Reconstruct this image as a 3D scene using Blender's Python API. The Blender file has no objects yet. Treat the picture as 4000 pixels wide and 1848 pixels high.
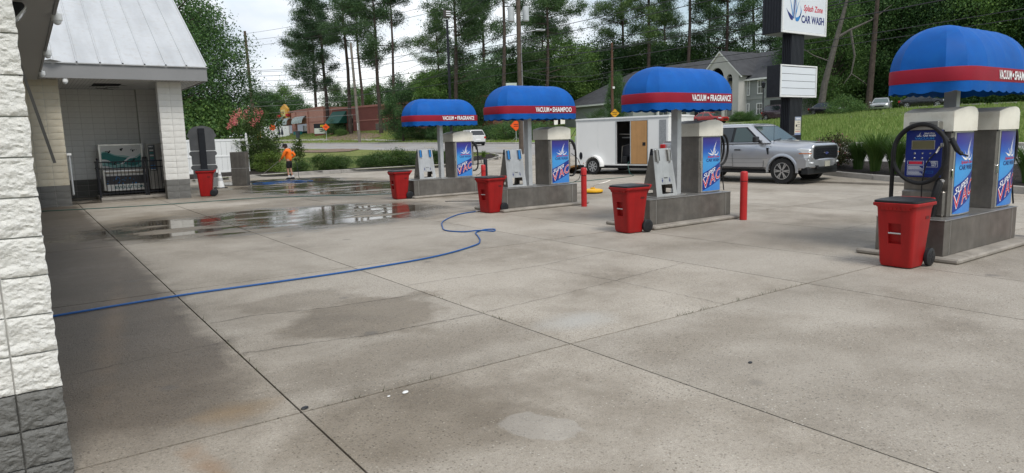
import bpy, bmesh, math, random
import numpy as np
from mathutils import Vector, Matrix, noise as mnoise

S = bpy.context.scene
COL = S.collection
R = math.radians
PI = math.pi
random.seed(7)

# ------------------------------------------------------------------ camera
cam_d = bpy.data.cameras.new('camera')
cam_d.sensor_width = 36.0
cam_d.lens = 23.99
cam_d.clip_start = 0.05
cam_d.clip_end = 4000
cam = bpy.data.objects.new('camera', cam_d)
COL.objects.link(cam)
yaw, pitch, roll = R(-35.3), R(-8.24), R(-1.58)
cam.matrix_world = (Matrix.Translation((0, 0, 1.72)) @ Matrix.Rotation(yaw, 4, 'Z') @
                    Matrix.Rotation(PI / 2 + pitch, 4, 'X') @ Matrix.Rotation(roll, 4, 'Z'))
S.camera = cam

# ------------------------------------------------------------------ sky, sun, exposure
SUN_EL, SUN_AZ = R(55), R(186)          # azimuth measured from +Y clockwise
world = bpy.data.worlds.new('World')
S.world = world
world.use_nodes = True
wn = world.node_tree.nodes
wl = world.node_tree.links
wn.clear()
w_out = wn.new('ShaderNodeOutputWorld')
w_bg = wn.new('ShaderNodeBackground')
w_bg.inputs['Strength'].default_value = 0.1
w_sky = wn.new('ShaderNodeTexSky')
w_sky.sky_type = 'NISHITA'
w_sky.sun_disc = False
w_sky.sun_elevation = SUN_EL
w_sky.sun_rotation = SUN_AZ
w_sky.air_density = 1.4
w_sky.dust_density = 1.5
w_tc = wn.new('ShaderNodeTexCoord')
w_map = wn.new('ShaderNodeMapping')
w_map.inputs['Scale'].default_value = (1.0, 1.0, 2.6)
w_map.inputs['Location'].default_value = (3.1, 0.4, 0.35)
w_n1 = wn.new('ShaderNodeTexNoise')
w_n1.inputs['Scale'].default_value = 2.3
w_n1.inputs['Detail'].default_value = 6
w_n1.inputs['Roughness'].default_value = 0.55
w_n1.inputs['Distortion'].default_value = 0.35
w_r1 = wn.new('ShaderNodeValToRGB')
w_r1.color_ramp.elements[0].position = 0.40
w_r1.color_ramp.elements[0].color = (0.16, 0.16, 0.16, 1)
w_r1.color_ramp.elements[1].position = 0.56
w_r1.color_ramp.elements[1].color = (1, 1, 1, 1)
w_n2 = wn.new('ShaderNodeTexNoise')
w_n2.inputs['Scale'].default_value = 1.9
w_n2.inputs['Detail'].default_value = 5
w_r2 = wn.new('ShaderNodeValToRGB')
w_r2.color_ramp.elements[0].position = 0.40
w_r2.color_ramp.elements[0].color = (4.3, 4.9, 5.7, 1)
w_r2.color_ramp.elements[1].position = 0.60
w_r2.color_ramp.elements[1].color = (8.6, 8.7, 8.8, 1)
w_mix = wn.new('ShaderNodeMix')
w_mix.data_type = 'RGBA'
wl.new(w_tc.outputs['Generated'], w_map.inputs['Vector'])
wl.new(w_map.outputs['Vector'], w_n1.inputs['Vector'])
wl.new(w_map.outputs['Vector'], w_n2.inputs['Vector'])
wl.new(w_n1.outputs['Fac'], w_r1.inputs['Fac'])
wl.new(w_n2.outputs['Fac'], w_r2.inputs['Fac'])
wl.new(w_r1.outputs['Color'], w_mix.inputs['Factor'])
wl.new(w_sky.outputs['Color'], w_mix.inputs['A'])
wl.new(w_r2.outputs['Color'], w_mix.inputs['B'])
wl.new(w_mix.outputs['Result'], w_bg.inputs['Color'])
wl.new(w_bg.outputs['Background'], w_out.inputs['Surface'])

sun_d = bpy.data.lights.new('sun', 'SUN')
sun_d.energy = 1.5
sun_d.angle = R(20)
sun_d.color = (1.0, 0.97, 0.92)
sun = bpy.data.objects.new('sun', sun_d)
COL.objects.link(sun)
_sd = Vector((math.sin(SUN_AZ) * math.cos(SUN_EL), math.cos(SUN_AZ) * math.cos(SUN_EL), math.sin(SUN_EL)))
sun.rotation_euler = (-_sd).to_track_quat('-Z', 'Y').to_euler()
sun.location = _sd * 60

S.view_settings.view_transform = 'Standard'
S.view_settings.look = 'None'
S.view_settings.exposure = 0.60
S.view_settings.gamma = 1.0
S.view_settings.use_curve_mapping = False
S.cycles.max_bounces = 7
S.cycles.diffuse_bounces = 5
S.cycles.glossy_bounces = 3
S.cycles.transmission_bounces = 4
S.cycles.transparent_max_bounces = 8
S.cycles.use_denoising = True

# ------------------------------------------------------------------ helpers
def lerp(a, b, t): return a + (b - a) * t

class MB:
    """collects raw geometry and links it as ONE mesh object"""
    def __init__(s): s.v, s.f, s.m = [], [], []
    def add(s, vs, fs, mi=0):
        o = len(s.v)
        s.v.extend([tuple(p) for p in vs])
        s.f.extend([tuple(i + o for i in f) for f in fs])
        s.m.extend([mi] * len(fs))
        return s
    def box(s, x0, x1, y0, y1, z0, z1, mi=0):
        return s.add([(x0, y0, z0), (x1, y0, z0), (x1, y1, z0), (x0, y1, z0), (x0, y0, z1), (x1, y0, z1), (x1, y1, z1), (x0, y1, z1)],
                     [(3, 2, 1, 0), (4, 5, 6, 7), (0, 1, 5, 4), (1, 2, 6, 5), (2, 3, 7, 6), (3, 0, 4, 7)], mi)
    def obox(s, c, size, rot=None, mi=0):
        a, b, d = [q / 2 for q in size]
        pts = [Vector(p) for p in ((-a, -b, -d), (a, -b, -d), (a, b, -d), (-a, b, -d), (-a, -b, d), (a, -b, d), (a, b, d), (-a, b, d))]
        if rot is not None: pts = [rot @ p for p in pts]
        c = Vector(c)
        return s.add([p + c for p in pts], [(3, 2, 1, 0), (4, 5, 6, 7), (0, 1, 5, 4), (1, 2, 6, 5), (2, 3, 7, 6), (3, 0, 4, 7)], mi)
    def loft(s, rings, cap=True, mi=0, closed=True):
        n = len(rings[0]); o = len(s.v); fs = []
        for i in range(len(rings) - 1):
            for j in range(n if closed else n - 1):
                k = (j + 1) % n
                fs.append((i * n + j, i * n + k, (i + 1) * n + k, (i + 1) * n + j))
        if cap:
            fs.append(tuple(range(n))[::-1]); fs.append(tuple(range((len(rings) - 1) * n, len(rings) * n)))
        return s.add([p for r in rings for p in r], fs, mi)
    def tube(s, pts, r, n=8, mi=0, cap=True):
        pts = [Vector(p) for p in pts]
        rr = r if isinstance(r, (list, tuple)) else [r] * len(pts)
        rings = []; up = None
        for i, p in enumerate(pts):
            t = (pts[min(i + 1, len(pts) - 1)] - pts[max(i - 1, 0)])
            if t.length < 1e-9: t = Vector((0, 0, 1))
            t.normalize()
            if up is None: up = Vector((0, 0, 1)) if abs(t.z) < 0.9 else Vector((1, 0, 0))
            a = t.cross(up)
            if a.length < 1e-6: a = t.cross(Vector((1, 0.3, 0.2)))
            a.normalize(); b = a.cross(t).normalized(); up = b
            rings.append([p + a * math.cos(2 * PI * k / n) * rr[i] + b * math.sin(2 * PI * k / n) * rr[i] for k in range(n)])
        return s.loft(rings, cap, mi)
    def lathe(s, prof, n=20, c=(0, 0, 0), axis='z', mi=0, cap=True):
        rings = []
        for r, h in prof:
            ring = []
            for k in range(n):
                a = 2 * PI * k / n
                if axis == 'z': p = (c[0] + r * math.cos(a), c[1] + r * math.sin(a), c[2] + h)
                elif axis == 'y': p = (c[0] + r * math.cos(a), c[1] + h, c[2] - r * math.sin(a))
                else: p = (c[0] + h, c[1] + r * math.cos(a), c[2] + r * math.sin(a))
                ring.append(p)
            rings.append(ring)
        return s.loft(rings, cap, mi)
    def prism(s, poly, a, b, plane='xz', mi=0):
        """polygon in a plane, extruded from a to b along the third axis"""
        def P(u, v, w): return {'xz': (u, w, v), 'yz': (w, u, v), 'xy': (u, v, w)}[plane]
        n = len(poly)
        vs = [P(u, v, a) for u, v in poly] + [P(u, v, b) for u, v in poly]
        fs = [tuple(range(n)), tuple(range(n, 2 * n))[::-1]] + [(i, i + n, (i + 1) % n + n, (i + 1) % n) for i in range(n)]
        return s.add(vs, fs, mi)
    def grid(s, fn, nu, nv, mi=0):
        vs = [fn(i / nu, j / nv) for j in range(nv + 1) for i in range(nu + 1)]
        w = nu + 1
        return s.add(vs, [(j * w + i, j * w + i + 1, (j + 1) * w + i + 1, (j + 1) * w + i) for j in range(nv) for i in range(nu)], mi)
    def xf(s, M):
        s.v = [tuple(M @ Vector(p)) for p in s.v]; return s
    def mesh(s, name, mats, smooth=False, bevel=0, ang=35, fixn=True, seg=1):
        me = bpy.data.meshes.new(name)
        me.from_pydata(s.v, [], s.f)
        for m in (mats if isinstance(mats, (list, tuple)) else [mats]): me.materials.append(m)
        if any(s.m): me.polygons.foreach_set('material_index', s.m)
        if fixn or bevel:
            bm = bmesh.new(); bm.from_mesh(me)
            if fixn: bmesh.ops.recalc_face_normals(bm, faces=bm.faces)
            if bevel:
                ed = [e for e in bm.edges if len(e.link_faces) == 2 and e.calc_face_angle(0) > R(28)]
                bmesh.ops.bevel(bm, geom=ed, offset=bevel, segments=seg, affect='EDGES', profile=0.5, clamp_overlap=True)
            bm.to_mesh(me); bm.free()
        if smooth:
            me.polygons.foreach_set('use_smooth', [True] * len(me.polygons))
            me.set_sharp_from_angle(angle=R(ang))
        me.update()
        return me
    def build(s, name, mats, parent=None, loc=(0, 0, 0), rot=(0, 0, 0), **k):
        return link(name, s.mesh(name, mats, **k), parent, loc, rot)

def link(name, data, parent=None, loc=(0, 0, 0), rot=(0, 0, 0)):
    o = bpy.data.objects.new(name, data)
    o.location = loc; o.rotation_euler = rot
    COL.objects.link(o)
    if parent is not None: o.parent = parent
    return o

def tag(o, label=None, cat=None, group=None, kind=None):
    if label: o['label'] = label
    if cat: o['category'] = cat
    if group: o['group'] = group
    if kind: o['kind'] = kind
    return o

def thing(name, label, cat, loc=(0, 0, 0), rz=0.0, group=None):
    o = bpy.data.objects.new(name, None)
    o.empty_display_size = 0.2
    COL.objects.link(o)
    o.location = loc; o.rotation_euler = (0, 0, rz)
    return tag(o, label, cat, group)

KIDS = {}
def copy_tree(o, parent=None, loc=None, rz=None, label=None, group=None):
    c = o.copy(); COL.objects.link(c)
    if parent is not None: c.parent = parent
    if loc is not None: c.location = loc
    if rz is not None: c.rotation_euler = (0, 0, rz)
    if label: c['label'] = label
    if group: c['group'] = group
    for ch in list(o.children): copy_tree(ch, c)
    return c

def boolean(ob, cutter):
    """difference, applied to the mesh data"""
    m = ob.modifiers.new('cut', 'BOOLEAN'); m.operation = 'DIFFERENCE'; m.object = cutter; m.solver = 'EXACT'
    bpy.context.view_layer.update()
    dg = bpy.context.evaluated_depsgraph_get()
    me = bpy.data.meshes.new_from_object(ob.evaluated_get(dg))
    ob.modifiers.clear(); ob.data = me
    bpy.data.objects.remove(cutter)
    return ob

# ------------------------------------------------------------------ materials
def base_mat(name):
    m = bpy.data.materials.new(name); m.use_nodes = True
    nt = m.node_tree; b = nt.nodes['Principled BSDF']
    return m, nt, b

def nd(nt, typ, **kw):
    n = nt.nodes.new(typ)
    for k, v in kw.items():
        if k in n.inputs: n.inputs[k].default_value = v
        else: setattr(n, k, v)
    return n

def mixc(nt, fac, a, b, blend='MIX'):
    n = nt.nodes.new('ShaderNodeMix'); n.data_type = 'RGBA'; n.blend_type = blend
    for k, v in (('Factor', fac), ('A', a), ('B', b)):
        if hasattr(v, 'is_output'): nt.links.new(v, n.inputs[k])
        elif k == 'Factor': n.inputs[k].default_value = v
        else: n.inputs[k].default_value = (*v, 1) if len(v) == 3 else v
    return n.outputs['Result']

def math_(nt, op, a, b=None, clamp=False):
    n = nt.nodes.new('ShaderNodeMath'); n.operation = op; n.use_clamp = clamp
    for i, v in enumerate((a, b)):
        if v is None: continue
        if hasattr(v, 'is_output'): nt.links.new(v, n.inputs[i])
        else: n.inputs[i].default_value = v
    return n.outputs[0]

def ramp(nt, fac, stops):
    n = nt.nodes.new('ShaderNodeValToRGB')
    e = n.color_ramp.elements
    while len(e) < len(stops): e.new(0.5)
    for i, (p, c) in enumerate(stops):
        e[i].position = p
        e[i].color = (c, c, c, 1) if isinstance(c, (int, float)) else (*c, 1)
    nt.links.new(fac, n.inputs['Fac'])
    return n.outputs['Color']

def noise(nt, vec, scale, detail=4, rough=0.55, dist=0.0):
    n = nd(nt, 'ShaderNodeTexNoise', Scale=scale, Detail=detail, Roughness=rough, Distortion=dist)
    nt.links.new(vec, n.inputs['Vector'])
    return n.outputs['Fac']

def objco(nt, scale=None):
    t = nt.nodes.new('ShaderNodeTexCoord').outputs['Object']
    if scale:
        m = nt.nodes.new('ShaderNodeMapping'); m.inputs['Scale'].default_value = scale
        nt.links.new(t, m.inputs['Vector']); return m.outputs['Vector']
    return t

def bump(nt, b, h, strength=0.3, dist=0.02):
    n = nd(nt, 'ShaderNodeBump', Strength=strength, Distance=dist)
    nt.links.new(h, n.inputs['Height']); nt.links.new(n.outputs['Normal'], b.inputs['Normal'])

def pm(name, col, rough=0.55, metal=0.0, var=0.12, vs=2.5, bmp=0.0, bs=40.0, bd=0.01, coat=0.0, spec=0.32, streak=None, dirt=None):
    """plain painted / metal / plastic surface with uneven tone, grain and optional dirt"""
    m, nt, b = base_mat(name)
    co = objco(nt)
    f = noise(nt, co, vs, 5, 0.6)
    c = mixc(nt, ramp(nt, f, [(0.3, 0.0), (0.7, 1.0)]), [x * (1 - var) for x in col], [min(1, x * (1 + var)) for x in col])
    if streak:
        f2 = noise(nt, objco(nt, streak), 1.0, 4, 0.6)
        c = mixc(nt, ramp(nt, f2, [(0.45, 0.0), (0.8, 0.55)]), c, [x * 0.55 for x in col])
    if dirt:
        f3 = noise(nt, co, 6.0, 6, 0.7)
        c = mixc(nt, ramp(nt, f3, [(0.5, 0.0), (0.75, 0.7)]), c, dirt)
    nt.links.new(c, b.inputs['Base Color'])
    b.inputs['Roughness'].default_value = rough
    b.inputs['Metallic'].default_value = metal
    b.inputs['Coat Weight'].default_value = coat
    b.inputs['Coat Roughness'].default_value = 0.06
    b.inputs['Specular IOR Level'].default_value = spec
    fr = noise(nt, co, vs * 4, 4)
    r = math_(nt, 'ADD', math_(nt, 'MULTIPLY', fr, 0.25 * rough), rough * 0.87)
    nt.links.new(r, b.inputs['Roughness'])
    if bmp: bump(nt, b, noise(nt, co, bs, 4, 0.6), bmp, bd)
    return m

def leaf_mat(name, c0, c1, c2, trans=0.25, rough=0.55):
    m, nt, b = base_mat(name)
    g = nt.nodes.new('ShaderNodeNewGeometry')
    oi = nt.nodes.new('ShaderNodeObjectInfo')
    c0, c2 = [lerp(a_, b_, 0.45) for a_, b_ in zip(c0, c1)], [lerp(a_, b_, 0.35) for a_, b_ in zip(c2, c1)]
    c = ramp(nt, g.outputs['Random Per Island'], [(0.0, c0), (0.55, c1), (1.0, c2)])
    c = mixc(nt, 1.0, c, ramp(nt, oi.outputs['Random'], [(0.0, (0.62, 0.68, 0.78)), (0.5, (0.95, 0.96, 1.0)), (1.0, (1.45, 1.32, 1.0))]), 'MULTIPLY')
    nt.links.new(c, b.inputs['Base Color'])
    b.inputs['Roughness'].default_value = rough
    b.inputs['Specular IOR Level'].default_value = 0.3
    t = nt.nodes.new('ShaderNodeBsdfTranslucent'); nt.links.new(c, t.inputs['Color'])
    mx = nt.nodes.new('ShaderNodeMixShader'); mx.inputs[0].default_value = trans
    nt.links.new(b.outputs[0], mx.inputs[1]); nt.links.new(t.outputs[0], mx.inputs[2])
    nt.links.new(mx.outputs[0], nt.nodes['Material Output'].inputs['Surface'])
    return m

STEEL = pm('brushed_steel', (0.40, 0.385, 0.36), 0.38, 0.85, 0.22, 3.0, streak=(9, 9, 0.7), dirt=(0.30, 0.27, 0.23))
STEEL_D = pm('stained_steel', (0.225, 0.21, 0.192), 0.42, 0.75, 0.25, 4.0, streak=(8, 8, 0.6), dirt=(0.21, 0.19, 0.16))
STEEL_L = pm('clean_steel', (0.56, 0.55, 0.53), 0.36, 0.85, 0.14, 3.0, streak=(7, 7, 0.7))
GALV = pm('galvanised', (0.52, 0.54, 0.55), 0.45, 0.5, 0.1, 5.0)
CHROME = pm('chrome', (0.8, 0.8, 0.8), 0.12, 1.0, 0.03)
CREAM = pm('cream_plastic', (0.70, 0.67, 0.58), 0.5, 0, 0.1, 2.0, dirt=(0.52, 0.46, 0.36))
RED_PL = pm('red_plastic', (0.33, 0.010, 0.010), 0.48, 0, 0.14, 3.0, streak=(10, 10, 1.2))
BLACK_PL = pm('black_plastic', (0.015, 0.016, 0.018), 0.45, 0, 0.25, 5.0)
RUBBER = pm('black_rubber', (0.012, 0.012, 0.013), 0.6, 0, 0.3, 6.0)
TYRE = pm('tyre_rubber', (0.018, 0.018, 0.018), 0.75, 0, 0.3, 10.0, bmp=0.4, bs=60)
RED_PAINT = pm('red_paint', (0.46, 0.025, 0.025), 0.4, 0, 0.1, 4.0, streak=(12, 12, 1.5))
BLUE_FAB = pm('blue_canvas', (0.001, 0.088, 0.36), 0.62, 0, 0.16, 2.2, bmp=0.12, bs=160, bd=0.004, spec=0.22, dirt=(0.004, 0.11, 0.38))
RED_FAB = pm('red_canvas', (0.27, 0.006, 0.022), 0.6, 0, 0.12, 2.0, bmp=0.12, bs=160, bd=0.004)
WHITE_P = pm('white_paint', (0.74, 0.74, 0.72), 0.5, 0, 0.05, 2.0)
WHITE_T = pm('white_print', (0.80, 0.80, 0.80), 0.5, 0, 0.02)
RED_T = pm('red_print', (0.55, 0.02, 0.05), 0.5, 0, 0.03)
NAVY_T = pm('navy_print', (0.02, 0.03, 0.16), 0.5, 0, 0.03)
BLUE_T = pm('blue_print', (0.03, 0.20, 0.50), 0.5, 0, 0.03)
BLACK_T = pm('black_print', (0.01, 0.01, 0.01), 0.5, 0, 0.03)
BLACK_M = pm('black_metal', (0.012, 0.013, 0.018), 0.4, 0.0, 0.3, 6.0)
DKBLUE_M = pm('navy_panel', (0.012, 0.025, 0.17), 0.35, 0, 0.1)
GREY_TRIM = pm('grey_trim', (0.20, 0.20, 0.20), 0.55, 0, 0.07, 1.0)
WHITE_VINYL = pm('white_vinyl', (0.76, 0.77, 0.76), 0.42, 0, 0.04, 1.5)
WOOD_POLE = pm('weathered_pole', (0.105, 0.080, 0.062), 0.85, 0, 0.25, 3.0, streak=(8, 8, 0.4), bmp=0.4, bs=25)
WOOD_POLE_L = pm('pale_pole', (0.20, 0.175, 0.15), 0.85, 0, 0.2, 3.0, streak=(8, 8, 0.4))
BARK = pm('pine_bark', (0.062, 0.046, 0.038), 0.9, 0, 0.4, 3.0, bmp=0.8, bs=9, bd=0.05)
BARK_G = pm('grey_bark', (0.105, 0.095, 0.083), 0.9, 0, 0.3, 3.0, bmp=0.6, bs=9, bd=0.05)
WIRE = pm('cable', (0.035, 0.035, 0.038), 0.6)
WIRE_L = pm('grey_cable', (0.22, 0.22, 0.22), 0.6)
PLY = pm('plywood', (0.46, 0.255, 0.105), 0.65, 0, 0.12, 1.5, streak=(7, 7, 0.5))
ORANGE = pm('orange_sign', (0.85, 0.105, 0.012), 0.5, 0, 0.05)
YELLOW = pm('yellow_sign', (0.72, 0.36, 0.015), 0.5, 0, 0.05)
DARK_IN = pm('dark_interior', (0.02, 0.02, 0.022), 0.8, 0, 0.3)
MULCH = pm('mulch', (0.022, 0.016, 0.012), 0.95, 0, 0.5, 9.0, bmp=1.0, bs=28, bd=0.05)
SOIL = pm('brown_soil', (0.19, 0.135, 0.095), 0.95, 0, 0.35, 3.0, bmp=1.0, bs=12, bd=0.05)

def glass_mat(name, tint, rough=0.04):
    m, nt, b = base_mat(name)
    b.inputs['Base Color'].default_value = (*tint, 1)
    b.inputs['Roughness'].default_value = rough
    b.inputs['Specular IOR Level'].default_value = 0.8
    b.inputs['Coat Weight'].default_value = 0.25
    b.inputs['Coat Roughness'].default_value = 0.02
    return m
GLASS = glass_mat('dark_glass', (0.012, 0.016, 0.018))
GLASS_G = glass_mat('green_glass', (0.035, 0.06, 0.055))
GLASS_W = glass_mat('window_glass', (0.04, 0.05, 0.055), 0.08)
LAMP_G = glass_mat('lamp_glass', (0.72, 0.74, 0.75), 0.1)
AMBER = glass_mat('amber_lens', (0.55, 0.14, 0.01), 0.15)
TAIL = glass_mat('red_lens', (0.42, 0.01, 0.012), 0.12)

def car_paint(name, col, metal=0.0, rough=0.28):
    return pm(name, col, rough, metal, 0.03, 1.0, coat=0.8)
SILVER = car_paint('silver_paint', (0.46, 0.47, 0.49), 0.7, 0.30)

# ------------------------------------------------------------------ lettering (flat print with a hair of thickness)
def text_mb(body, height, width=None, bold=0.0, shear=0.0, depth=0.0015, spacing=1.0, res=3):
    cu = bpy.data.curves.new('lettering', 'FONT')
    cu.body = body; cu.size = 1.0; cu.offset = bold; cu.shear = shear; cu.extrude = 0.0
    cu.space_character = spacing; cu.resolution_u = res
    ob = bpy.data.objects.new('lettering', cu); COL.objects.link(ob)
    bpy.context.view_layer.update()
    me = bpy.data.meshes.new_from_object(ob.evaluated_get(bpy.context.evaluated_depsgraph_get()))
    bpy.data.objects.remove(ob); bpy.data.curves.remove(cu)
    mb = MB()
    if len(me.vertices):
        vs = np.array([v.co[:] for v in me.vertices]); fs = [tuple(p.vertices) for p in me.polygons]
        lo = vs.min(0); hi = vs.max(0)
        sz = height / max(1e-6, hi[1] - lo[1])
        sx = (width / max(1e-6, hi[0] - lo[0])) if width else sz
        mb.v = [((x - lo[0]) * sx, 0.0, (y - lo[1]) * sz) for x, y, _ in vs]   # lies in x-z, faces -y
        mb.f = fs; mb.m = [0] * len(fs)
    bpy.data.meshes.remove(me)
    return mb

def lettering(name, body, height, width, M, mat, parent, bold=0.0, shear=0.0, slope=0.0, fn=None, spacing=1.0, clip=None):
    mb = text_mb(body, height, width, bold, shear, spacing=spacing)
    if clip:
        mb.v = [(min(max(x, clip[0]), clip[1]), y, z) for x, y, z in mb.v]
    if slope: mb.v = [(x, y, z + slope * x) for x, y, z in mb.v]
    if fn: mb.v = [fn(*p) for p in mb.v]
    else: mb.xf(M)
    return mb.build(name, mat, parent, fixn=False)

# ------------------------------------------------------------------ terrain
RD = np.array([0.11, 0.994]); RD /= np.hypot(*RD)
RN = np.array([RD[1], -RD[0]])
P0 = np.array([29.02, 39.48])
def ss(x):
    x = min(1.0, max(0.0, x)); return x * x * (3 - 2 * x)
def st(x, y):
    a, b = x - P0[0], y - P0[1]
    s = a * RD[0] + b * RD[1]
    return s, a * RN[0] + b * RN[1] + 12.0 * ss((s - 40) / 110)
def xy(s, t):
    t = t - 12.0 * ss((s - 40) / 110)
    p = P0 + RD * s + RN * t
    return float(p[0]), float(p[1])
def terr(x, y):
    s, t = st(x, y)
    sc = min(200, max(-35, s)); zn = .5 + .005 * sc; zf = .9 + .0075 * sc
    if t < 0:
        a = ss((t + 6.5) / 6.5); b = min(1, max(0, (y - 38.5) / 45)) * .9
        return zn * max(a, b)
    if t < 12: return zn + (zf - zn) * t / 12
    k = 0.08 - 0.022 * ss((s + 5) / 25) + 0.18 * ss((s - 50) / 50)
    return zf + min(k * (t - 12), 2.6)
def onT(s, t, dz=0.0):
    x, y = xy(s, t); return (x, y, terr(x, y) + dz)
# ================================================================== SETTING
def struct(name): 
    o = bpy.data.objects.new(name, None); COL.objects.link(o); o['kind'] = 'structure'; return o

def emask(nt, co, c, r, rot=0.0, soft=0.5, wob=0.5, ns=1.2):
    m = nt.nodes.new('ShaderNodeMapping'); m.vector_type = 'TEXTURE'
    m.inputs['Location'].default_value = (c[0], c[1], 0); m.inputs['Scale'].default_value = (r[0], r[1], 1e4)
    m.inputs['Rotation'].default_value = (0, 0, rot)
    nt.links.new(co, m.inputs['Vector'])
    l = nt.nodes.new('ShaderNodeVectorMath'); l.operation = 'LENGTH'; nt.links.new(m.outputs['Vector'], l.inputs[0])
    n = noise(nt, co, ns, 5, 0.6)
    v = math_(nt, 'ADD', math_(nt, 'SUBTRACT', 1.0, l.outputs['Value']), math_(nt, 'MULTIPLY', math_(nt, 'SUBTRACT', n, 0.5), wob * 2))
    return math_(nt, 'DIVIDE', v, soft, True)

def concrete_material():
    m, nt, b = base_mat('washed_concrete')
    co = objco(nt)
    oi = nt.nodes.new('ShaderNodeObjectInfo')
    n_big = noise(nt, co, 0.42, 6, 0.6, 0.4)
    n_mid = noise(nt, co, 2.1, 6, 0.65)
    n_fine = noise(nt, co, 38, 4, 0.7)
    n_grit = noise(nt, co, 130, 3, 0.8)
    c = mixc(nt, ramp(nt, n_big, [(0.38, 0), (0.60, 1)]), (0.295, 0.255, 0.202), (0.475, 0.425, 0.355))
    c = mixc(nt, ramp(nt, n_mid, [(0.42, 0), (0.75, 0.75)]), c, (0.50, 0.45, 0.38))
    c = mixc(nt, math_(nt, 'MULTIPLY', oi.outputs['Random'], 0.28), c, (0.20, 0.185, 0.16))
    # exposed aggregate
    vo = nd(nt, 'ShaderNodeTexVoronoi', Scale=46.0); nt.links.new(co, vo.inputs['Vector'])
    peb = ramp(nt, vo.outputs['Distance'], [(0.20, 1.0), (0.36, 0.0)])
    pc = nt.nodes.new('ShaderNodeSeparateColor'); nt.links.new(vo.outputs['Color'], pc.inputs[0])
    pcol = ramp(nt, pc.outputs[0], [(0.0, (0.13, 0.11, 0.085)), (0.45, (0.31, 0.27, 0.21)), (0.8, (0.40, 0.35, 0.27)), (1.0, (0.66, 0.62, 0.54))])
    gate = ramp(nt, noise(nt, co, 0.9, 4), [(0.36, 0.35), (0.6, 1.0)])
    c = mixc(nt, math_(nt, 'MULTIPLY', peb, gate), c, pcol)
    c = mixc(nt, ramp(nt, n_fine, [(0.3, 0.35), (0.7, 0.0)]), c, (0.15, 0.135, 0.115))
    c = mixc(nt, 1.0, c, ramp(nt, n_grit, [(0.30, 0.66), (0.50, 1.0), (0.70, 1.22)]), 'MULTIPLY')
    # dark pits scattered over the near slabs
    vp = nd(nt, 'ShaderNodeTexVoronoi', Scale=24.0); nt.links.new(co, vp.inputs['Vector'])
    pit = ramp(nt, vp.outputs['Distance'], [(0.10, 0.85), (0.20, 0.0)])
    pg = ramp(nt, noise(nt, co, 0.55, 3), [(0.44, 0.0), (0.56, 1.0)])
    c = mixc(nt, math_(nt, 'MULTIPLY', pit, pg), c, (0.12, 0.11, 0.10))
    # damp ground: by the building (eave shade painted in too), round the puddles, in the drive lanes
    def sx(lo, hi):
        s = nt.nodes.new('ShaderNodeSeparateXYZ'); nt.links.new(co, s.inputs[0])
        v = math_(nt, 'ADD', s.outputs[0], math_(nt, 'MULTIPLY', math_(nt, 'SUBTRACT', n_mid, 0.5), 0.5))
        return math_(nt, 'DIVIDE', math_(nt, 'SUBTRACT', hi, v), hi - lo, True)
    eave_shade = damp_shade = math_(nt, 'MULTIPLY', sx(1.15, 1.4), emask(nt, co, (0.2, 15), (3, 11.6), soft=0.12, wob=0.06))
    for cc, rr, so, wo, am in (((4.6, 16.8), (5.6, 4.6), 0.35, 0.4, 0.9), ((9.5, 26), (5.5, 9.5), 0.3, 0.5, 0.9), ((11.0, 6.6), (3.6, 1.7), 0.9, 0.7, 0.7),
                               ((10.5, 11.3), (3.2, 1.2), 0.9, 0.8, 0.7), ((2.7, 6.25), (1.1, 0.75), 0.25, 1.3, 0.8), ((2.2, 7.4), (0.9, 0.5), 0.3, 1.3, 0.5), ((2.45, 4.9), (1.3, 0.6), 0.6, 1.2, 0.6),
                               ((6.1, 5.6), (1.5, 1.2), 0.9, 1.6, 0.25), ((2.0, 3.7), (1.3, 0.75), 0.5, 1.2, 0.75), ((4.9, 3.7), (1.4, 0.5), 0.7, 1.4, 0.55), ((5.4, 2.7), (1.5, 0.6), 0.8, 1.5, 0.3), ((13, 15), (2.4, 2.6), 0.7, 0.8, 0.7)):
        damp_shade = math_(nt, 'MAXIMUM', damp_shade, math_(nt, 'MULTIPLY', emask(nt, co, cc, rr, soft=so, wob=wo, ns=0.9), am))
    damp_shade = math_(nt, 'MINIMUM', damp_shade, 1.0)
    dark = mixc(nt, 1.0, c, mixc(nt, eave_shade, (0.50, 0.455, 0.385), (0.33, 0.295, 0.26)), 'MULTIPLY')  # deeper tint along the wall paints the eave's shade over the wet tone
    c = mixc(nt, math_(nt, 'MULTIPLY', damp_shade, 0.9), c, dark)
    # standing water
    pud = None
    pn = noise(nt, objco(nt, (0.45, 1.25, 1)), 0.9, 5, 0.55)
    for cc, rr, so in (((4.7, 16.1), (4.9, 3.1), 0.3), ((9.7, 26.5), (3.6, 6.4), 0.25), ((9.6, 32.6), (3.6, 2.6), 0.3), ((1.7, 26.9), (3.0, 1.6), 0.3)):
        e = emask(nt, co, cc, rr, soft=so, wob=0.35, ns=0.7)
        pud = e if pud is None else math_(nt, 'MAXIMUM', pud, e)
    pud = math_(nt, 'MULTIPLY', pud, ramp(nt, pn, [(0.37, 0.0), (0.49, 1.0)]))
    c = mixc(nt, math_(nt, 'MULTIPLY', pud, 0.8), c, mixc(nt, 1.0, c, (0.30, 0.28, 0.25), 'MULTIPLY'))
    # rust, oil and a scrubbed patch
    c = mixc(nt, math_(nt, 'MULTIPLY', emask(nt, co, (0.66, 3.75), (0.10, 0.55), 0.15, 0.9, 0.9, 5), 0.45), c, (0.27, 0.15, 0.07))
    c = mixc(nt, math_(nt, 'MULTIPLY', emask(nt, co, (0.95, 4.55), (0.35, 0.22), 0.0, 0.9, 0.6, 4), 0.4), c, (0.28, 0.175, 0.07))
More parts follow.
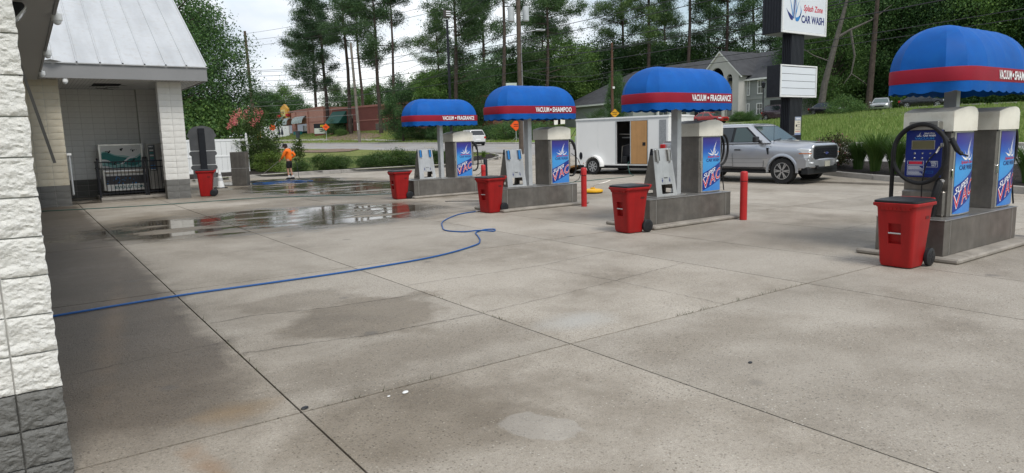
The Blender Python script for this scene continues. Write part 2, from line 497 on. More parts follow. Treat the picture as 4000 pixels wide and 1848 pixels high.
    c = mixc(nt, math_(nt, 'MULTIPLY', emask(nt, co, (0.55, 7.6), (0.16, 2.6), -0.12, 0.9, 0.7, 3), 0.35), c, (0.30, 0.21, 0.13))
    c = mixc(nt, math_(nt, 'MULTIPLY', emask(nt, co, (2.36, 3.10), (0.19, 0.27), 0.5, 0.12, 0.45, 5), 0.34), c, (0.44, 0.415, 0.375))
    c = mixc(nt, math_(nt, 'MULTIPLY', emask(nt, co, (4.1, 4.75), (0.5, 0.35), 0, 0.8, 0.5, 2), 0.5), c, (0.42, 0.42, 0.40))
    spots = nd(nt, 'ShaderNodeTexVoronoi', Scale=1.1); nt.links.new(co, spots.inputs['Vector'])
    c = mixc(nt, math_(nt, 'MULTIPLY', ramp(nt, math_(nt, 'ADD', spots.outputs['Distance'], math_(nt, 'MULTIPLY', n_mid, 0.12)), [(0.11, 0.55), (0.16, 0.0)]), 0.8), c, (0.09, 0.085, 0.08))
    nt.links.new(c, b.inputs['Base Color'])
    r0 = math_(nt, 'ADD', 0.50, math_(nt, 'MULTIPLY', n_mid, 0.3))
    r1 = math_(nt, 'SUBTRACT', r0, math_(nt, 'MULTIPLY', damp_shade, 0.12))
    rr_ = nt.nodes.new('ShaderNodeMix'); nt.links.new(pud, rr_.inputs[0]); nt.links.new(r1, rr_.inputs[2]); rr_.inputs[3].default_value = 0.045
    nt.links.new(rr_.outputs[0], b.inputs['Roughness'])
    nt.links.new(math_(nt, 'ADD', 0.16, math_(nt, 'MULTIPLY', math_(nt, 'MAXIMUM', math_(nt, 'MULTIPLY', damp_shade, 0.35), pud), 0.4)), b.inputs['Specular IOR Level'])
    h = math_(nt, 'ADD', math_(nt, 'ADD', math_(nt, 'MULTIPLY', n_fine, 0.5), math_(nt, 'MULTIPLY', n_grit, 0.35)), math_(nt, 'MULTIPLY', peb, 0.4))
    h = math_(nt, 'ADD', h, math_(nt, 'MULTIPLY', n_mid, 0.8))
    h = math_(nt, 'MULTIPLY', h, math_(nt, 'SUBTRACT', 1.0, math_(nt, 'MULTIPLY', pud, 0.97)))
    bump(nt, b, h, 0.55, 0.012)
    return m
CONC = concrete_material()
CONC_K = pm('kerb_concrete', (0.36, 0.335, 0.30), 0.8, 0, 0.2, 1.4, bmp=0.5, bs=30, dirt=(0.2, 0.185, 0.16))
JOINT = pm('joint_dirt', (0.022, 0.019, 0.016), 0.9)
ROADM = pm('pale_road', (0.30, 0.285, 0.27), 0.85, 0, 0.14, 0.35, bmp=0.3, bs=40, dirt=(0.25, 0.24, 0.225))

def grass_mat(name, a, bb, cc, sc=0.4):
    m, nt, b = base_mat(name)
    co = objco(nt)
    c = mixc(nt, ramp(nt, noise(nt, co, sc, 6, 0.65), [(0.3, 0), (0.7, 1)]), a, bb)
    c = mixc(nt, ramp(nt, noise(nt, co, 9, 4, 0.7), [(0.35, 0.6), (0.65, 0.0)]), c, cc)
    nt.links.new(c, b.inputs['Base Color']); b.inputs['Roughness'].default_value = 0.9
    b.inputs['Specular IOR Level'].default_value = 0.15
    bump(nt, b, noise(nt, co, 14, 4, 0.7), 0.8, 0.08)
    return m
GRASS = grass_mat('lawn_grass', (0.147, 0.179, 0.044), (0.245, 0.249, 0.085), (0.088, 0.117, 0.034))
GRASS_H = grass_mat('hill_grass', (0.136, 0.221, 0.053), (0.227, 0.285, 0.088), (0.080, 0.128, 0.036), 0.25)
GRASS_F = grass_mat('far_grass', (0.09, 0.15, 0.026), (0.15, 0.195, 0.036), (0.06, 0.095, 0.018), 0.2)
BLADE = leaf_mat('grass_blade', (0.080, 0.163, 0.036), (0.171, 0.256, 0.066), (0.296, 0.325, 0.133), 0.35, 0.7)
BLADE_D = leaf_mat('fountain_grass_blade', (0.030, 0.075, 0.012), (0.065, 0.13, 0.022), (0.12, 0.18, 0.04), 0.3, 0.6)

# ground: one sheet to the horizon
def axis(vals): return sorted(set(vals))
gx = axis([-700, -400, -250] + list(range(-150, 260, 10)) + [300, 400, 700])
gt = axis([-700, -400, -200] + list(range(-120, 0, 8)) + [0, 6, 12] + list(range(16, 60, 4)) + [70, 90, 120, 200, 400, 700])
g = MB()
vs = []
for t in gt:
    for s_ in gx:
        x, y = xy(s_, t); vs.append((x, y, terr(x, y) - (0.45 if t < 14 and s_ < 60 else 0.12)))
w_ = len(gx)
g.add(vs, [(j * w_ + i, j * w_ + i + 1, (j + 1) * w_ + i + 1, (j + 1) * w_ + i) for j in range(len(gt) - 1) for i in range(w_ - 1)])
tag(g.build('ground', GRASS_F, smooth=True), kind='structure')

def strip(name, t0, t1, s0, s1, dz, m, ds=4.0, nt_=4):
    n = max(1, int((s1 - s0) / ds)); mb = MB()
    mb.grid(lambda u, v: onT(lerp(s0, s1, u), lerp(t0, t1, v), dz), n, nt_)
    return tag(mb.build(name, m, smooth=True), kind='structure')
strip('road', 0.2, 11.9, -140, 320, 0.0, ROADM)
strip('grass_hill', 12.3, 52, -120, 24, 0.07, GRASS_H, 3, 14)
strip('roadside_lawn', 12.3, 24, 24, 260, 0.06, GRASS, 3, 8)
strip('apartment_yard', 24, 52, 24, 60, 0.065, GRASS_H, 3, 8)
WHITE_LINE = pm('road_paint', (0.62, 0.60, 0.55), 0.7, 0, 0.15, 4)
YEL_LINE = pm('yellow_road_paint', (0.55, 0.36, 0.05), 0.7, 0, 0.15, 4)
road_kerb = struct('road_kerb')
for a, t0, t1 in ((0, -0.1, 0.2), (1, 11.9, 12.25)):
    s0 = 1.5 if a == 0 else -60
    while s0 < 190:
        s1 = s0 + 5.8
        mb = MB(); rings = []
        for q in (s0, (s0 + s1) / 2, s1):
            rings.append([onT(q, t0, -0.1), onT(q, t1, -0.1), onT(q, t1, 0.13), onT(q, t0, 0.13)])
        mb.loft(rings).build('kerb_stone', CONC_K, road_kerb, bevel=0.02)
        s0 += 5.82
rl = struct('road_marking')
for q in range(-60, 200, 9):
    mb = MB(); mb.grid(lambda u, v: onT(q + 3 * u, 5.85 + 0.14 * v, 0.006), 2, 1); mb.build('dash', YEL_LINE, rl)
    mb = MB(); mb.grid(lambda u, v: onT(q + 3 * u, 2.9 + 0.12 * v, 0.006), 2, 1); mb.build('dash', WHITE_LINE, rl)
    mb = MB(); mb.grid(lambda u, v: onT(q + 3 * u, 8.9 + 0.12 * v, 0.006), 2, 1); mb.build('dash', WHITE_LINE, rl)

# ---- the wash forecourt: one slab per pour, joints left open
pav = struct('forecourt_pavement')
mb = MB(); mb.box(-8, 40, -4, 58, -0.20, -0.045); 
mb.v = [(x, y, z + (0 if x < 20 else 0)) for x, y, z in mb.v]
tag(mb.build('joint_bed', JOINT, pav))
XB = [-6, -3.3, -0.95, 1.30, 3.575, 7.08, 8.85, 11.35, 14.2, 17.6, 21.0, 24.4, 27.8, 31.2]
YB = [-3.2, -0.4, 4.245, 8.95, 14.0, 18.6, 23.3, 28.0, 32.7, 37.2, 40.0, 44.0]
rnd = random.Random(3)
def jit(): return rnd.uniform(-0.02, 0.02)
YOFF = {7.08: -0.12}
for i in range(len(XB) - 1):
    for j in range(len(YB) - 1):
        x0, x1, y0, y1 = XB[i], XB[i + 1], YB[j], YB[j + 1]
        if y0 >= 37.2 and x0 < 24: continue
        gap = 0.0065 if y0 < 9 else 0.010
        gy = gap * (1.7 if j in (2, 3) else 1.25)                     # the near cross joint has opened wider
        x0 += gap; y0 += gy; x1 -= gap; y1 -= gy
        far = x1 > 21
        nx, ny = (5, 5) if far else (6, 6)
        def top(u, v):
            x, y = lerp(x0, x1, u), lerp(y0, y1, v)
            if st(x, y)[1] > 0.25:                                    # stops at the road edge
                s_, t_ = st(x, y); x, y = xy(s_, 0.22)
            ed = 0.0035 if (u in (0, 1) or v in (0, 1)) else 0.0
            return (x, y, (terr(x, y) if far else 0.0) - ed)
        if st(x0, y0)[1] > 0.2 and st(x0, y1)[1] > 0.2: continue
        m_ = MB(); m_.grid(top, nx, ny)
        w = nx + 1
        per = [(k, 0) for k in range(nx)] + [(nx, k) for k in range(ny)] + [(k, ny) for k in range(nx, 0, -1)] + [(0, k) for k in range(ny, 0, -1)]
        o = len(m_.v)
        m_.v += [(m_.v[b_ * w + a_][0], m_.v[b_ * w + a_][1], m_.v[b_ * w + a_][2] - 0.07) for a_, b_ in per]
        n_ = len(per)
        for q in range(n_):
            a_, b_ = per[q]; a2, b2 = per[(q + 1) % n_]
            m_.f.append((b_ * w + a_, o + q, o + (q + 1) % n_, b2 * w + a2)); m_.m.append(0)
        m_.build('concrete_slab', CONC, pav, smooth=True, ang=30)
# cracks across the slabs
def ribbon(pts, wdt, z):
    mb = MB(); P = []
    r = random.Random(len(pts) * 7 + int(pts[0][0] * 100))
    for a, b in zip(pts[:-1], pts[1:]):
        n = max(2, int(math.dist(a, b) / 0.05))
        for k in range(n): P.append((lerp(a[0], b[0], k / n) + r.gauss(0, 0.009), lerp(a[1], b[1], k / n) + r.gauss(0, 0.009)))
    P.append(pts[-1])
    vs, fs = [], []
    for k, p in enumerate(P):
        q = P[min(k + 1, len(P) - 1)]; q0 = P[max(k - 1, 0)]
        d = Vector((q[0] - q0[0], q[1] - q0[1])); d = d.normalized() if d.length else Vector((1, 0))
        h = wdt * r.uniform(0.35, 1.0) / 2
        vs += [(p[0] - d.y * h, p[1] + d.x * h, z), (p[0] + d.y * h, p[1] - d.x * h, z)]
    fs = [(2 * k, 2 * k + 1, 2 * k + 3, 2 * k + 2) for k in range(len(P) - 1)]
    return mb.add(vs, fs)
for pts, w in (([(1.32, 7.02), (1.77, 7.06), (2.49, 6.84), (3.55, 6.76)], 0.009), ([(1.32, 5.8), (1.84, 5.72), (2.5, 5.58), (3.56, 5.58)], 0.008),
               ([(3.6, 5.58), (4.51, 5.65), (5.49, 5.78), (7.05, 6.0)], 0.006), ([(3.6, 7.28), (4.67, 7.21), (5.6, 7.17), (7.05, 7.4)], 0.008),
               ([(5.47, 7.05), (5.59, 5.82), (5.6, 4.27)], 0.006), ([(0.1, 6.1), (0.7, 6.2), (1.28, 6.25)], 0.005), ([(3.6, 11.2), (5.2, 11.0), (7.05, 11.3)], 0.006),
               ([(1.32, 11.6), (2.2, 11.5), (3.55, 11.7)], 0.006), ([(11.4, 6.2), (12.6, 6.3), (14.1, 6.0)], 0.008)):
    ribbon(pts, w, 0.0035).build('crack', JOINT, pav, fixn=False)
WEED = leaf_mat('joint_weed', (0.03, 0.05, 0.012), (0.06, 0.07, 0.02), (0.12, 0.09, 0.03))
mb = MB(); r_ = random.Random(5)
for (x0, y0, x1, y1, n) in ((4.9, 4.245, 7.0, 4.245, 70), (1.30, 5.0, 1.30, 7.4, 14), (3.575, 5.2, 3.575, 6.7, 16), (1.3, 4.245, 3.5, 4.245, 10)):
    for _ in range(n):
        k = r_.random() ** 1.5; x, y = lerp(x0, x1, k) + r_.gauss(0, 0.006), lerp(y0, y1, k) + r_.gauss(0, 0.006)
        a = r_.uniform(0, 6.28); h = r_.uniform(0.012, 0.045); d = 0.02
        mb.add([(x, y, 0), (x + 0.006, y, 0), (x + math.cos(a) * d, y + math.sin(a) * d, h)], [(0, 1, 2)])
tag(mb.build('joint_weeds', WEED, fixn=False), 'little weeds and debris growing out of the slab joint', kind='stuff')
# bits lying about: leaves, pebbles
for i, (x, y, r0, col, nm, lb) in enumerate(((1.335, 4.29, 0.02, BLACK_PL, 'dry_leaf', 'dark dry leaf lying at the crossing of the near slab joints'),
        (1.98, 4.12, 0.018, WHITE_P, 'pebble', 'larger white pebble beside the slab joint in the foreground'),
        (1.86, 4.13, 0.009, WHITE_P, 'pebble', 'tiny white pebble next to the larger white one by the joint'),
        (4.28, 3.0, 0.016, BLACK_PL, 'pebble', 'dark green stone alone on the pale slab at the lower right'))):
    mb = MB(); mb.lathe([(r0 * 0.2, 0), (r0, 0.2 * r0), (r0 * 0.8, 0.5 * r0), (r0 * 0.1, 0.62 * r0)], 9, (0, 0, 0)); 
    mb.v = [(px * 1.5, py, pz) for px, py, pz in mb.v]
    tag(mb.build(nm, col, loc=(x, y, 0.0), rot=(0, 0, 0.4), smooth=True), lb, 'leaf' if nm == 'dry_leaf' else 'pebble')

# ---- kerbs
def kerb_run(name, pts, w=0.17, h=0.15, seg=3.0):
    k = struct(name)
    P = []
    for a, b in zip(pts[:-1], pts[1:]):
        n = max(1, round(math.dist(a, b) / 0.5))
        P += [(lerp(a[0], b[0], q / n), lerp(a[1], b[1], q / n)) for q in range(n)]
    P.append(pts[-1])
    run = []; acc = 0
    for q in range(len(P)):
        run.append(P[q])
        if q: acc += math.dist(P[q], P[q - 1])
        if (acc > seg and len(run) > 2) or q == len(P) - 1:
            if len(run) >= 2:
                rings = []
                for e, p in enumerate(run):
                    a = run[max(e - 1, 0)]; b = run[min(e + 1, len(run) - 1)]
                    d = Vector((b[0] - a[0], b[1] - a[1])).normalized(); n_ = Vector((-d.y, d.x))
                    sh = 0.006 if e == 0 else (-0.006 if e == len(run) - 1 else 0)
                    q0 = Vector(p) + d * sh
                    z = terr(*p)
                    rings.append([(*q0, z - 0.1), (*(q0 + n_ * w), z - 0.1), (*(q0 + n_ * w), z + h), (*(q0 + n_ * 0.02), z + h)])
                MB().loft(rings).build('kerb_stone', CONC_K, k, bevel=0.015)
            run = [P[q]]; acc = 0
    return k
KL = [(3.0, 33.5), (6.0, 35.3), (7.8, 36.6), (9.5, 37.4), (13, 38.05), (16.1, 38.45), (20, 38.75), (23.5, 38.45), (25.6, 38.1), (26.6, 38.5), (27.6, 40.2), (28.8, 43)]
kerb_run('lawn_kerb', KL)
KR = [(24.6, 16.2), (23.9, 15.2), (23.0, 13.6), (22.3, 12.2), (21.5, 10.0), (20.2, 6.5), (18.9, 3.0), (17.5, -1)]
kerb_run('bed_kerb', KR[::-1])

def area(name, m, inside, x0, x1, y0, y1, d, dz, kind='structure'):
    mb = MB(); idx = {}
    nx, ny = int((x1 - x0) / d), int((y1 - y0) / d)
    def V(i, j):
        if (i, j) not in idx:
            x, y = x0 + i * d, y0 + j * d; idx[i, j] = len(mb.v); mb.v.append((x, y, terr(x, y) + dz(x, y)))
        return idx[i, j]
    for i in range(nx):
        for j in range(ny):
            if inside(x0 + (i + .5) * d, y0 + (j + .5) * d):
                mb.f.append((V(i, j), V(i + 1, j), V(i + 1, j + 1), V(i, j + 1))); mb.m.append(0)
    return tag(mb.build(name, m, smooth=True), kind=kind)
def kl_y(x):
    for a, b in zip(KL[:8], KL[1:9]):
        if a[0] <= x <= b[0]: return lerp(a[1], b[1], (x - a[0]) / (b[0] - a[0]))
    return 33 if x < 3 else 38.1
def nz(x, y, f=0.3): return mnoise.noise((x * f, y * f, 1.7))
def in_lawn(x, y):
    s_, t_ = st(x, y)
    if t_ > -0.15: return False
    if x > 26.2: return y > 38.4 + (x - 26.2) * 1.9
    return y > kl_y(x) + 0.1
area('lawn', GRASS, in_lawn, -14, 46, 33, 140, 0.9, lambda x, y: 0.10 + 0.03 * nz(x, y))
bed = lambda x, y: in_lawn(x, y) and ((x > 3 and y < kl_y(x) + 1.25 + 0.3 * nz(x, y, 1.1)) or (x < 11.8 and y < 47 + 0.6 * nz(x, y)) or (x > 25.2 and y < 42))
area('mulch_bed', MULCH, bed, -2, 30, 33, 48, 0.3, lambda x, y: 0.135 + 0.03 * nz(x, y, 2))
def in_rbed(x, y):
    s_, t_ = st(x, y)
    if t_ > -0.3: return False
    for a, b in zip(KR[:-1], KR[1:]):
        if b[1] <= y <= a[1]: return x > lerp(a[0], b[0], (y - a[1]) / (b[1] - a[1])) + 0.12
    return False
area('flower_bed_soil', MULCH, in_rbed, 17, 28, -1, 16.2, 0.3, lambda x, y: 0.12 + 0.04 * nz(x, y, 2))
area('gravel_patch', SOIL, lambda x, y: ((x - 29.5) / 4.5) ** 2 + ((y - 84) / 9) ** 2 < 1 + 0.5 * nz(x, y), 22, 40, 70, 96, 0.6, lambda x, y: 0.16 + 0.05 * nz(x, y, 1.5))
SOIL2 = SOIL
for k, (s_, t_, a, b) in enumerate(((86, 17.5, 9, 3.2), (66, 20, 7, 2.2))):
    cx_, cy_ = xy(s_, t_)
    area('pine_straw_bed', SOIL2, lambda x, y: ((st(x, y)[0] - s_) / a) ** 2 + ((st(x, y)[1] - t_) / b) ** 2 < 1 + 0.5 * nz(x, y), cx_ - 14, cx_ + 14, cy_ - 12, cy_ + 12, 0.8, lambda x, y: 0.12 + 0.06 * nz(x, y, 1.2))
# footpaths across the verge beyond the road
def path(name, pts, w, m, dz=0.09):
    mb = MB(); rings = []
    for i, p in enumerate(pts):
        a = pts[max(i - 1, 0)]; b = pts[min(i + 1, len(pts) - 1)]
        d = Vector((b[0] - a[0], b[1] - a[1])).normalized(); n_ = Vector((-d.y, d.x)) * w / 2
        rings.append([(p[0] + n_.x * k, p[1] + n_.y * k, terr(p[0] + n_.x * k, p[1] + n_.y * k) + dz) for k in (1, 0.33, -0.33, -1)])
    mb.loft(rings, cap=False, closed=False)
    return tag(mb.build(name, m, smooth=True), kind='structure')
path('footpath', [xy(s_, 15.0 + 0.4 * math.sin(s_ * .1)) for s_ in range(52, 150, 4)], 1.4, CONC_K)
path('driveway', [xy(36, 12.2), xy(37, 15), xy(39, 19), xy(42, 24), xy(45, 30)], 5.5, ROADM)
path('parking_lane', [xy(q, 36.5) for q in range(-30, 40, 5)], 7.0, pm('car_park_asphalt', (0.19, 0.18, 0.165), 0.9, 0, 0.2, 1.0), 0.11)

# ---- grass tufts (uncountable)
def tufts(name, m, n, sampler, h0, h1, wd, seed, blades=4, lab=None):
    r = np.random.default_rng(seed)
    P = []
    while len(P) < n:
        p = sampler(r)
        if p is not None: P.append(p)
    P = np.array(P); k = blades
    base = np.repeat(P, k, 0)
    N = len(base)
    base = base + np.c_[r.normal(0, wd * 1.6, (N, 2)), np.zeros(N)]
    a = r.uniform(0, 2 * PI, N); h = r.uniform(h0, h1, N); lean = r.uniform(0.1, 0.7, N)
    dx = np.c_[np.cos(a), np.sin(a), np.zeros(N)]; px_ = np.c_[-np.sin(a), np.cos(a), np.zeros(N)]
    v = np.empty((N, 3, 3))
    v[:, 0] = base + px_ * wd / 2; v[:, 1] = base - px_ * wd / 2
    v[:, 2] = base + dx * (lean * h)[:, None] + np.c_[np.zeros((N, 2)), h]
    me = bpy.data.meshes.new(name)
    me.from_pydata(v.reshape(-1, 3).tolist(), [], np.arange(N * 3).reshape(-1, 3).tolist())
    me.materials.append(m)
    return tag(link(name, me), lab, kind='stuff')
def hill_s(r):
    s_, t_ = r.uniform(-28, 10), 12.5 + 31 * r.random()
    p = onT(s_, t_, 0.05); return p
tufts('tall_grass', BLADE, 15000, hill_s, 0.14, 0.42, 0.07, 1, 4, 'tall bright green grass covering the slope beyond the road')
def lawn_s(r):
    x, y = r.uniform(8, 29), r.uniform(37.5, 62)
    return (x, y, terr(x, y) + 0.09) if in_lawn(x, y) and not bed(x, y) else None
tufts('lawn_blades', BLADE, 9000, lawn_s, 0.03, 0.11, 0.05, 2, 3, 'short lawn grass behind the kerb')
def verge_s(r):
    s_, t_ = r.uniform(24, 130), 12.4 + 9 * r.random()
    return onT(s_, t_, 0.05)
tufts('verge_grass', BLADE, 5000, verge_s, 0.08, 0.25, 0.1, 3, 3, 'rough grass on the verge across the road')
# ================================================================== THE WASH BUILDING
def paint_block(name, col, var=0.08, dirt=None, gl=0.55):
    return pm(name, col, gl, 0, var, 3.0, bmp=0.9, bs=70, bd=0.012, dirt=dirt)
BLK_W = paint_block('white_block_paint', (0.70, 0.69, 0.65), dirt=(0.62, 0.60, 0.54))
BLK_C = paint_block('cream_block_paint', (0.58, 0.53, 0.42), dirt=(0.50, 0.43, 0.30))
BLK_G = paint_block('grey_block_paint', (0.150, 0.148, 0.138), 0.15)
BLK_S = paint_block('alcove_block_paint', (0.82, 0.815, 0.79), 0.05)
GROUT = pm('painted_mortar', (0.46, 0.45, 0.42), 0.8)
GROUT_G = pm('grey_mortar', (0.11, 0.108, 0.10), 0.8)

def rough_block(w, h, d, nx, nz, amp, seed, m, corner=0.0):
    """split-face block: rough face towards -y, front lower left at the origin, a mortar gap all round"""
    g_ = 0.004 if w > 0.3 or corner else 0.004
    mb = MB()
    def face(u, v):
        x, z = lerp(g_, w - g_, u), lerp(g_, h - g_, v)
        e = min(u, 1 - u) * w; f = min(v, 1 - v) * h
        edge = min(1.0, min(e, f) / 0.012)
        n = mnoise.fractal((x * 11 + seed * 7.1, z * 17 + seed * 3.3, seed * 1.9), 1.0, 2.1, 4)
        rg = 1 - abs(mnoise.noise((x * 38 + seed, z * 60 + 0.4 * n + seed * 2.2, 4.4)))
        y = -amp * (0.62 + 0.38 * edge) * (0.62 + 0.62 * n + 0.75 * (rg - 0.7))
        if u > 0.999: x += corner * (0.6 + 1.4 * mnoise.noise((z * 22, seed, 0.5)))
        return (x, y, z)
    mb.grid(face, nx, nz)
    W = nx + 1
    per = [(k, 0) for k in range(nx)] + [(nx, k) for k in range(nz)] + [(k, nz) for k in range(nx, 0, -1)] + [(0, k) for k in range(nz, 0, -1)]
    o = len(mb.v)
    mb.v += [(mb.v[b * W + a][0], d, mb.v[b * W + a][2]) for a, b in per]
    n_ = len(per)
    for q in range(n_):
        a, b = per[q]; a2, b2 = per[(q + 1) % n_]
        mb.f.append((b * W + a, o + q, o + (q + 1) % n_, b2 * W + a2)); mb.m.append(0)
    return mb.mesh('block', m, smooth=True, ang=50)

SOFF = pm('ribbed_soffit', (0.58, 0.58, 0.57), 0.5, 0, 0.06, 1.0)
SOFF2 = pm('pale_soffit', (0.66, 0.66, 0.65), 0.5, 0, 0.06, 1.0)
ROOF_W = pm('white_metal_roof', (0.50, 0.51, 0.515), 0.38, 0.1, 0.05, 0.9, streak=(1.3, 0.25, 0.25), dirt=(0.42, 0.40, 0.37))
FASC = pm('grey_fascia', (0.235, 0.235, 0.235), 0.5, 0, 0.05, 1.0)

wash = thing('car_wash_building', 'long car wash building of white rough block with grey base, cut by the photo edge', 'building')
core = MB(); core.box(-3.2, 0.028, 4.215, 4.62, -0.1, 3.79)
for yy in (9.85, 14.95, 20.05): core.box(-6, -0.02, yy, yy + 0.4, -0.1, 3.79)
core.box(-6.4, -6, 4.2, 25, -0.1, 3.79); core.box(-0.25, 0.02, 4.62, 25.1, 3.15, 3.79)
core.build('wall', pm('white_mortar', (0.54, 0.535, 0.515), 0.8), wash)
MB().box(-3.2, 0.03, 4.2135, 4.2149, -0.1, 0.49).build('base_mortar', GROUT_G, wash)
near_v = {}
for dark in (0, 1):
    for half in (0, 1):
        for sd in range(4):
            near_v[dark, half, sd] = rough_block(0.2 if half else 0.4, 0.2, 0.05, 26 if half else 50, 26, 0.020, sd + 10 * half + 3 * dark, (BLK_G if dark else BLK_W), 0.007 if half else 0.0)
rb = random.Random(11)
for k in range(-1, 19):
    z = 0.09 + 0.2 * (k - 0)
    dark = 1 if z + 0.2 < 0.5 else 0
    for half, x in ((1, -0.155), (0, -0.555), (0, -0.955)):
        link('block', near_v[dark, half, rb.randrange(4)], wash, (x, 4.205, z - 0.2 + 0.2))
# eave along the bays
pan = MB()
for q in range(3):
    y = q * 0.1
    pan.add([(-6.0, y, 0), (0.6, y, 0), (-6.0, y + 0.07, 0), (0.6, y + 0.07, 0), (-6.0, y + 0.08, 0.014), (0.6, y + 0.08, 0.014), (-6, y + 0.1, 0.014), (0.6, y + 0.1, 0.014)],
            [(0, 1, 3, 2), (2, 3, 5, 4), (4, 5, 7, 6)])
pan_me = pan.mesh('soffit_panel', SOFF)
for q in range(71): link('soffit_panel', pan_me, wash, (0, 3.4 + q * 0.301, 3.782))
MB().box(0.602, 0.65, 3.4, 24.40, 3.765, 4.15).build('fascia', FASC, wash, bevel=0.006)
MB().box(-6.2, 0.60, 3.4, 25.0, 3.83, 3.9).build('roof_deck', SOFF, wash)
rp = MB().add([(0.68, 3.3, 4.16), (-2.9, 3.3, 6.3), (-2.9, 26.4, 6.3), (0.68, 24.38, 4.16)], [(0, 1, 2, 3)]).add([(-6.5, 3.3, 4.16), (-2.9, 3.3, 6.3), (-2.9, 26.4, 6.3), (-6.5, 25, 4.16)], [(0, 3, 2, 1)])
rp.build('roof', ROOF_W, wash)
def wall_pack(loc, lab):
    t = thing('wall_light', lab, 'wall light', loc, 0, 'wall lights under the long eave')
    MB().prism([(-0.02, 0.1), (0.17, 0.1), (0.2, 0.06), (0.06, -0.11), (-0.02, -0.11)], -0.15, 0.15, 'xz').build('housing', BLACK_M, t, bevel=0.01)
    MB().prism([(0.203, 0.055), (0.063, -0.115), (0.10, -0.125), (0.215, 0.03)], -0.13, 0.13, 'xz').build('lens', LAMP_G, t, bevel=0.006)
wall_pack((0.05, 11.8, 3.62), 'nearer black wall light with slanted lens, cut by the photo top')
wall_pack((0.05, 23.4, 3.66), 'farther black wall light tucked in the corner of the eave')
def dome(loc, lab):
    t = thing('dome_camera', lab, 'camera', loc, 0, 'white domes along the eave'); t.scale = (0.85, 0.85, 0.85)
    MB().lathe([(0.03, 0.02), (0.085, 0.02), (0.09, -0.02), (0.088, -0.1), (0.07, -0.1)], 16).build('housing', WHITE_P, t, smooth=True, ang=40)
    MB().lathe([(0.072, -0.1), (0.066, -0.135), (0.045, -0.165), (0.012, -0.178)], 14).build('dome', LAMP_G, t, smooth=True)
    MB().box(-0.09, 0.02, -0.03, 0.03, 0.02, 0.06).build('bracket', WHITE_P, t)
dome((0.66, 12.9, 3.78), 'largest white dome on the long eave, nearest the photo top')
dome((0.66, 17.6, 3.78), 'middle white dome on the long eave')
dome((0.66, 22.2, 3.78), 'farthest white dome at the inner end of the long eave')
dome((1.28, 24.5, 3.80), 'small white dome under the front fascia right of the inner corner')
bar_t = thing('hanging_bar', 'grey flat bar hanging aslant from the eave past the block column', 'bar', (0, 9.6, 0))
MB().obox((0.175, 0, 2.24), (0.032, 0.012, 1.36), Matrix.Rotation(-math.atan2(0.25, 1.30), 3, 'Y')).build('bar', pm('dull_grey_metal', (0.17, 0.16, 0.15), 0.5, 0.3), bar_t)
MB().tube([(0.03, 0.05, 3.3), (0.05, 0.02, 3.05), (0.09, 0, 2.95), (0.07, 0.02, 2.75), (0.03, 0.05, 2.7)], 0.012, 6).build('hose_end', pm('pale_green_hose', (0.30, 0.42, 0.36), 0.5), bar_t, smooth=True)

# ---------------------------------------------------------------- the pet wash wing at the far end
wing = thing('pet_wash_wing', 'open fronted block wing with white standing seam metal roof', 'building')
cw = MB()
cw.box(-4.5, 1.10, 25.13, 29.6, -0.1, 3.84); cw.box(3.83, 4.5, 25.13, 25.55, -0.1, 3.84); cw.box(1.1, 4.6, 28.95, 29.4, -0.1, 3.84)
cw.box(4.25, 4.45, 25.55, 28.95, -0.1, 3.84); cw.box(3.62, 4.25, 28.58, 28.95, -0.1, 3.84)
cw.box(-4.5, 4.5, 29.6, 37.2, -0.1, 3.84)
cw.build('wall', GROUT, wing)
fv = {}
for nm, m in (('w', BLK_W), ('c', BLK_C), ('g', BLK_G), ('s', BLK_S)):
    for sd in range(4): fv[nm, sd] = rough_block(0.4, 0.2, 0.04, 6, 4, 0.022, sd + 31, m)
ch_g = lambda z: z + 0.1 < 0.64
def blocks(x0, y, n, nm, w=0.4, rz=0.0, z0=-0.16, rows=20, sx=1.0):
    for i in range(n):
        for k in range(rows):
            z = z0 + 0.2 * k
            o = link('block', fv['g' if ch_g(z) else nm, rb.randrange(4)], wing, (x0 + i * w * math.cos(rz), y + i * w * math.sin(rz), z), (0, 0, rz))
            o.scale = (sx, 1, 1)
blocks(-0.48, 25.12, 4, 'c')
blocks(3.81, 25.12, 2, 'w', 0.36, sx=0.9)
blocks(3.82, 25.53, 1, 's', 0.4, rz=-PI / 2, sx=1.0)
blocks(1.12, 28.94, 7, 's', 0.36, sx=0.9)
blocks(3.62, 28.57, 2, 's', 0.32, sx=0.8)
pan2 = MB()
for q in range(3):
    x = q * 0.1
    pan2.add([(x, 24.46, 0), (x, 28.95, 0), (x + 0.07, 24.46, 0), (x + 0.07, 28.95, 0), (x + 0.08, 24.46, 0.014), (x + 0.08, 28.95, 0.014), (x + 0.1, 24.46, 0.014), (x + 0.1, 28.95, 0.014)],
             [(0, 2, 3, 1), (2, 4, 5, 3), (4, 6, 7, 5)])
p2m = pan2.mesh('soffit_panel', SOFF2)
for q in range(15): link('soffit_panel', p2m, wing, (0.66 + q * 0.301, 0, 3.845))
rj = random.Random(2)
for q in range(5):
    a = rj.uniform(-0.3, 0.3)
    MB().obox((2.55 + rj.uniform(-0.35, 0.35), 26.5 + q * 0.18, 3.80 - 0.02 * q), (0.5 - 0.05 * q, 0.07, 0.008), Matrix.Rotation(a, 3, 'Z') @ Matrix.Rotation(0.25 * (q % 2), 3, 'X')).build('broken_strip', DARK_IN, wing)
MB().box(2.15, 2.95, 26.35, 27.3, 3.835, 3.842).build('soffit_hole', DARK_IN, wing)
MB().box(0.655, 5.22, 24.41, 24.455, 3.82, 4.27).build('fascia', FASC, wing, bevel=0.006)
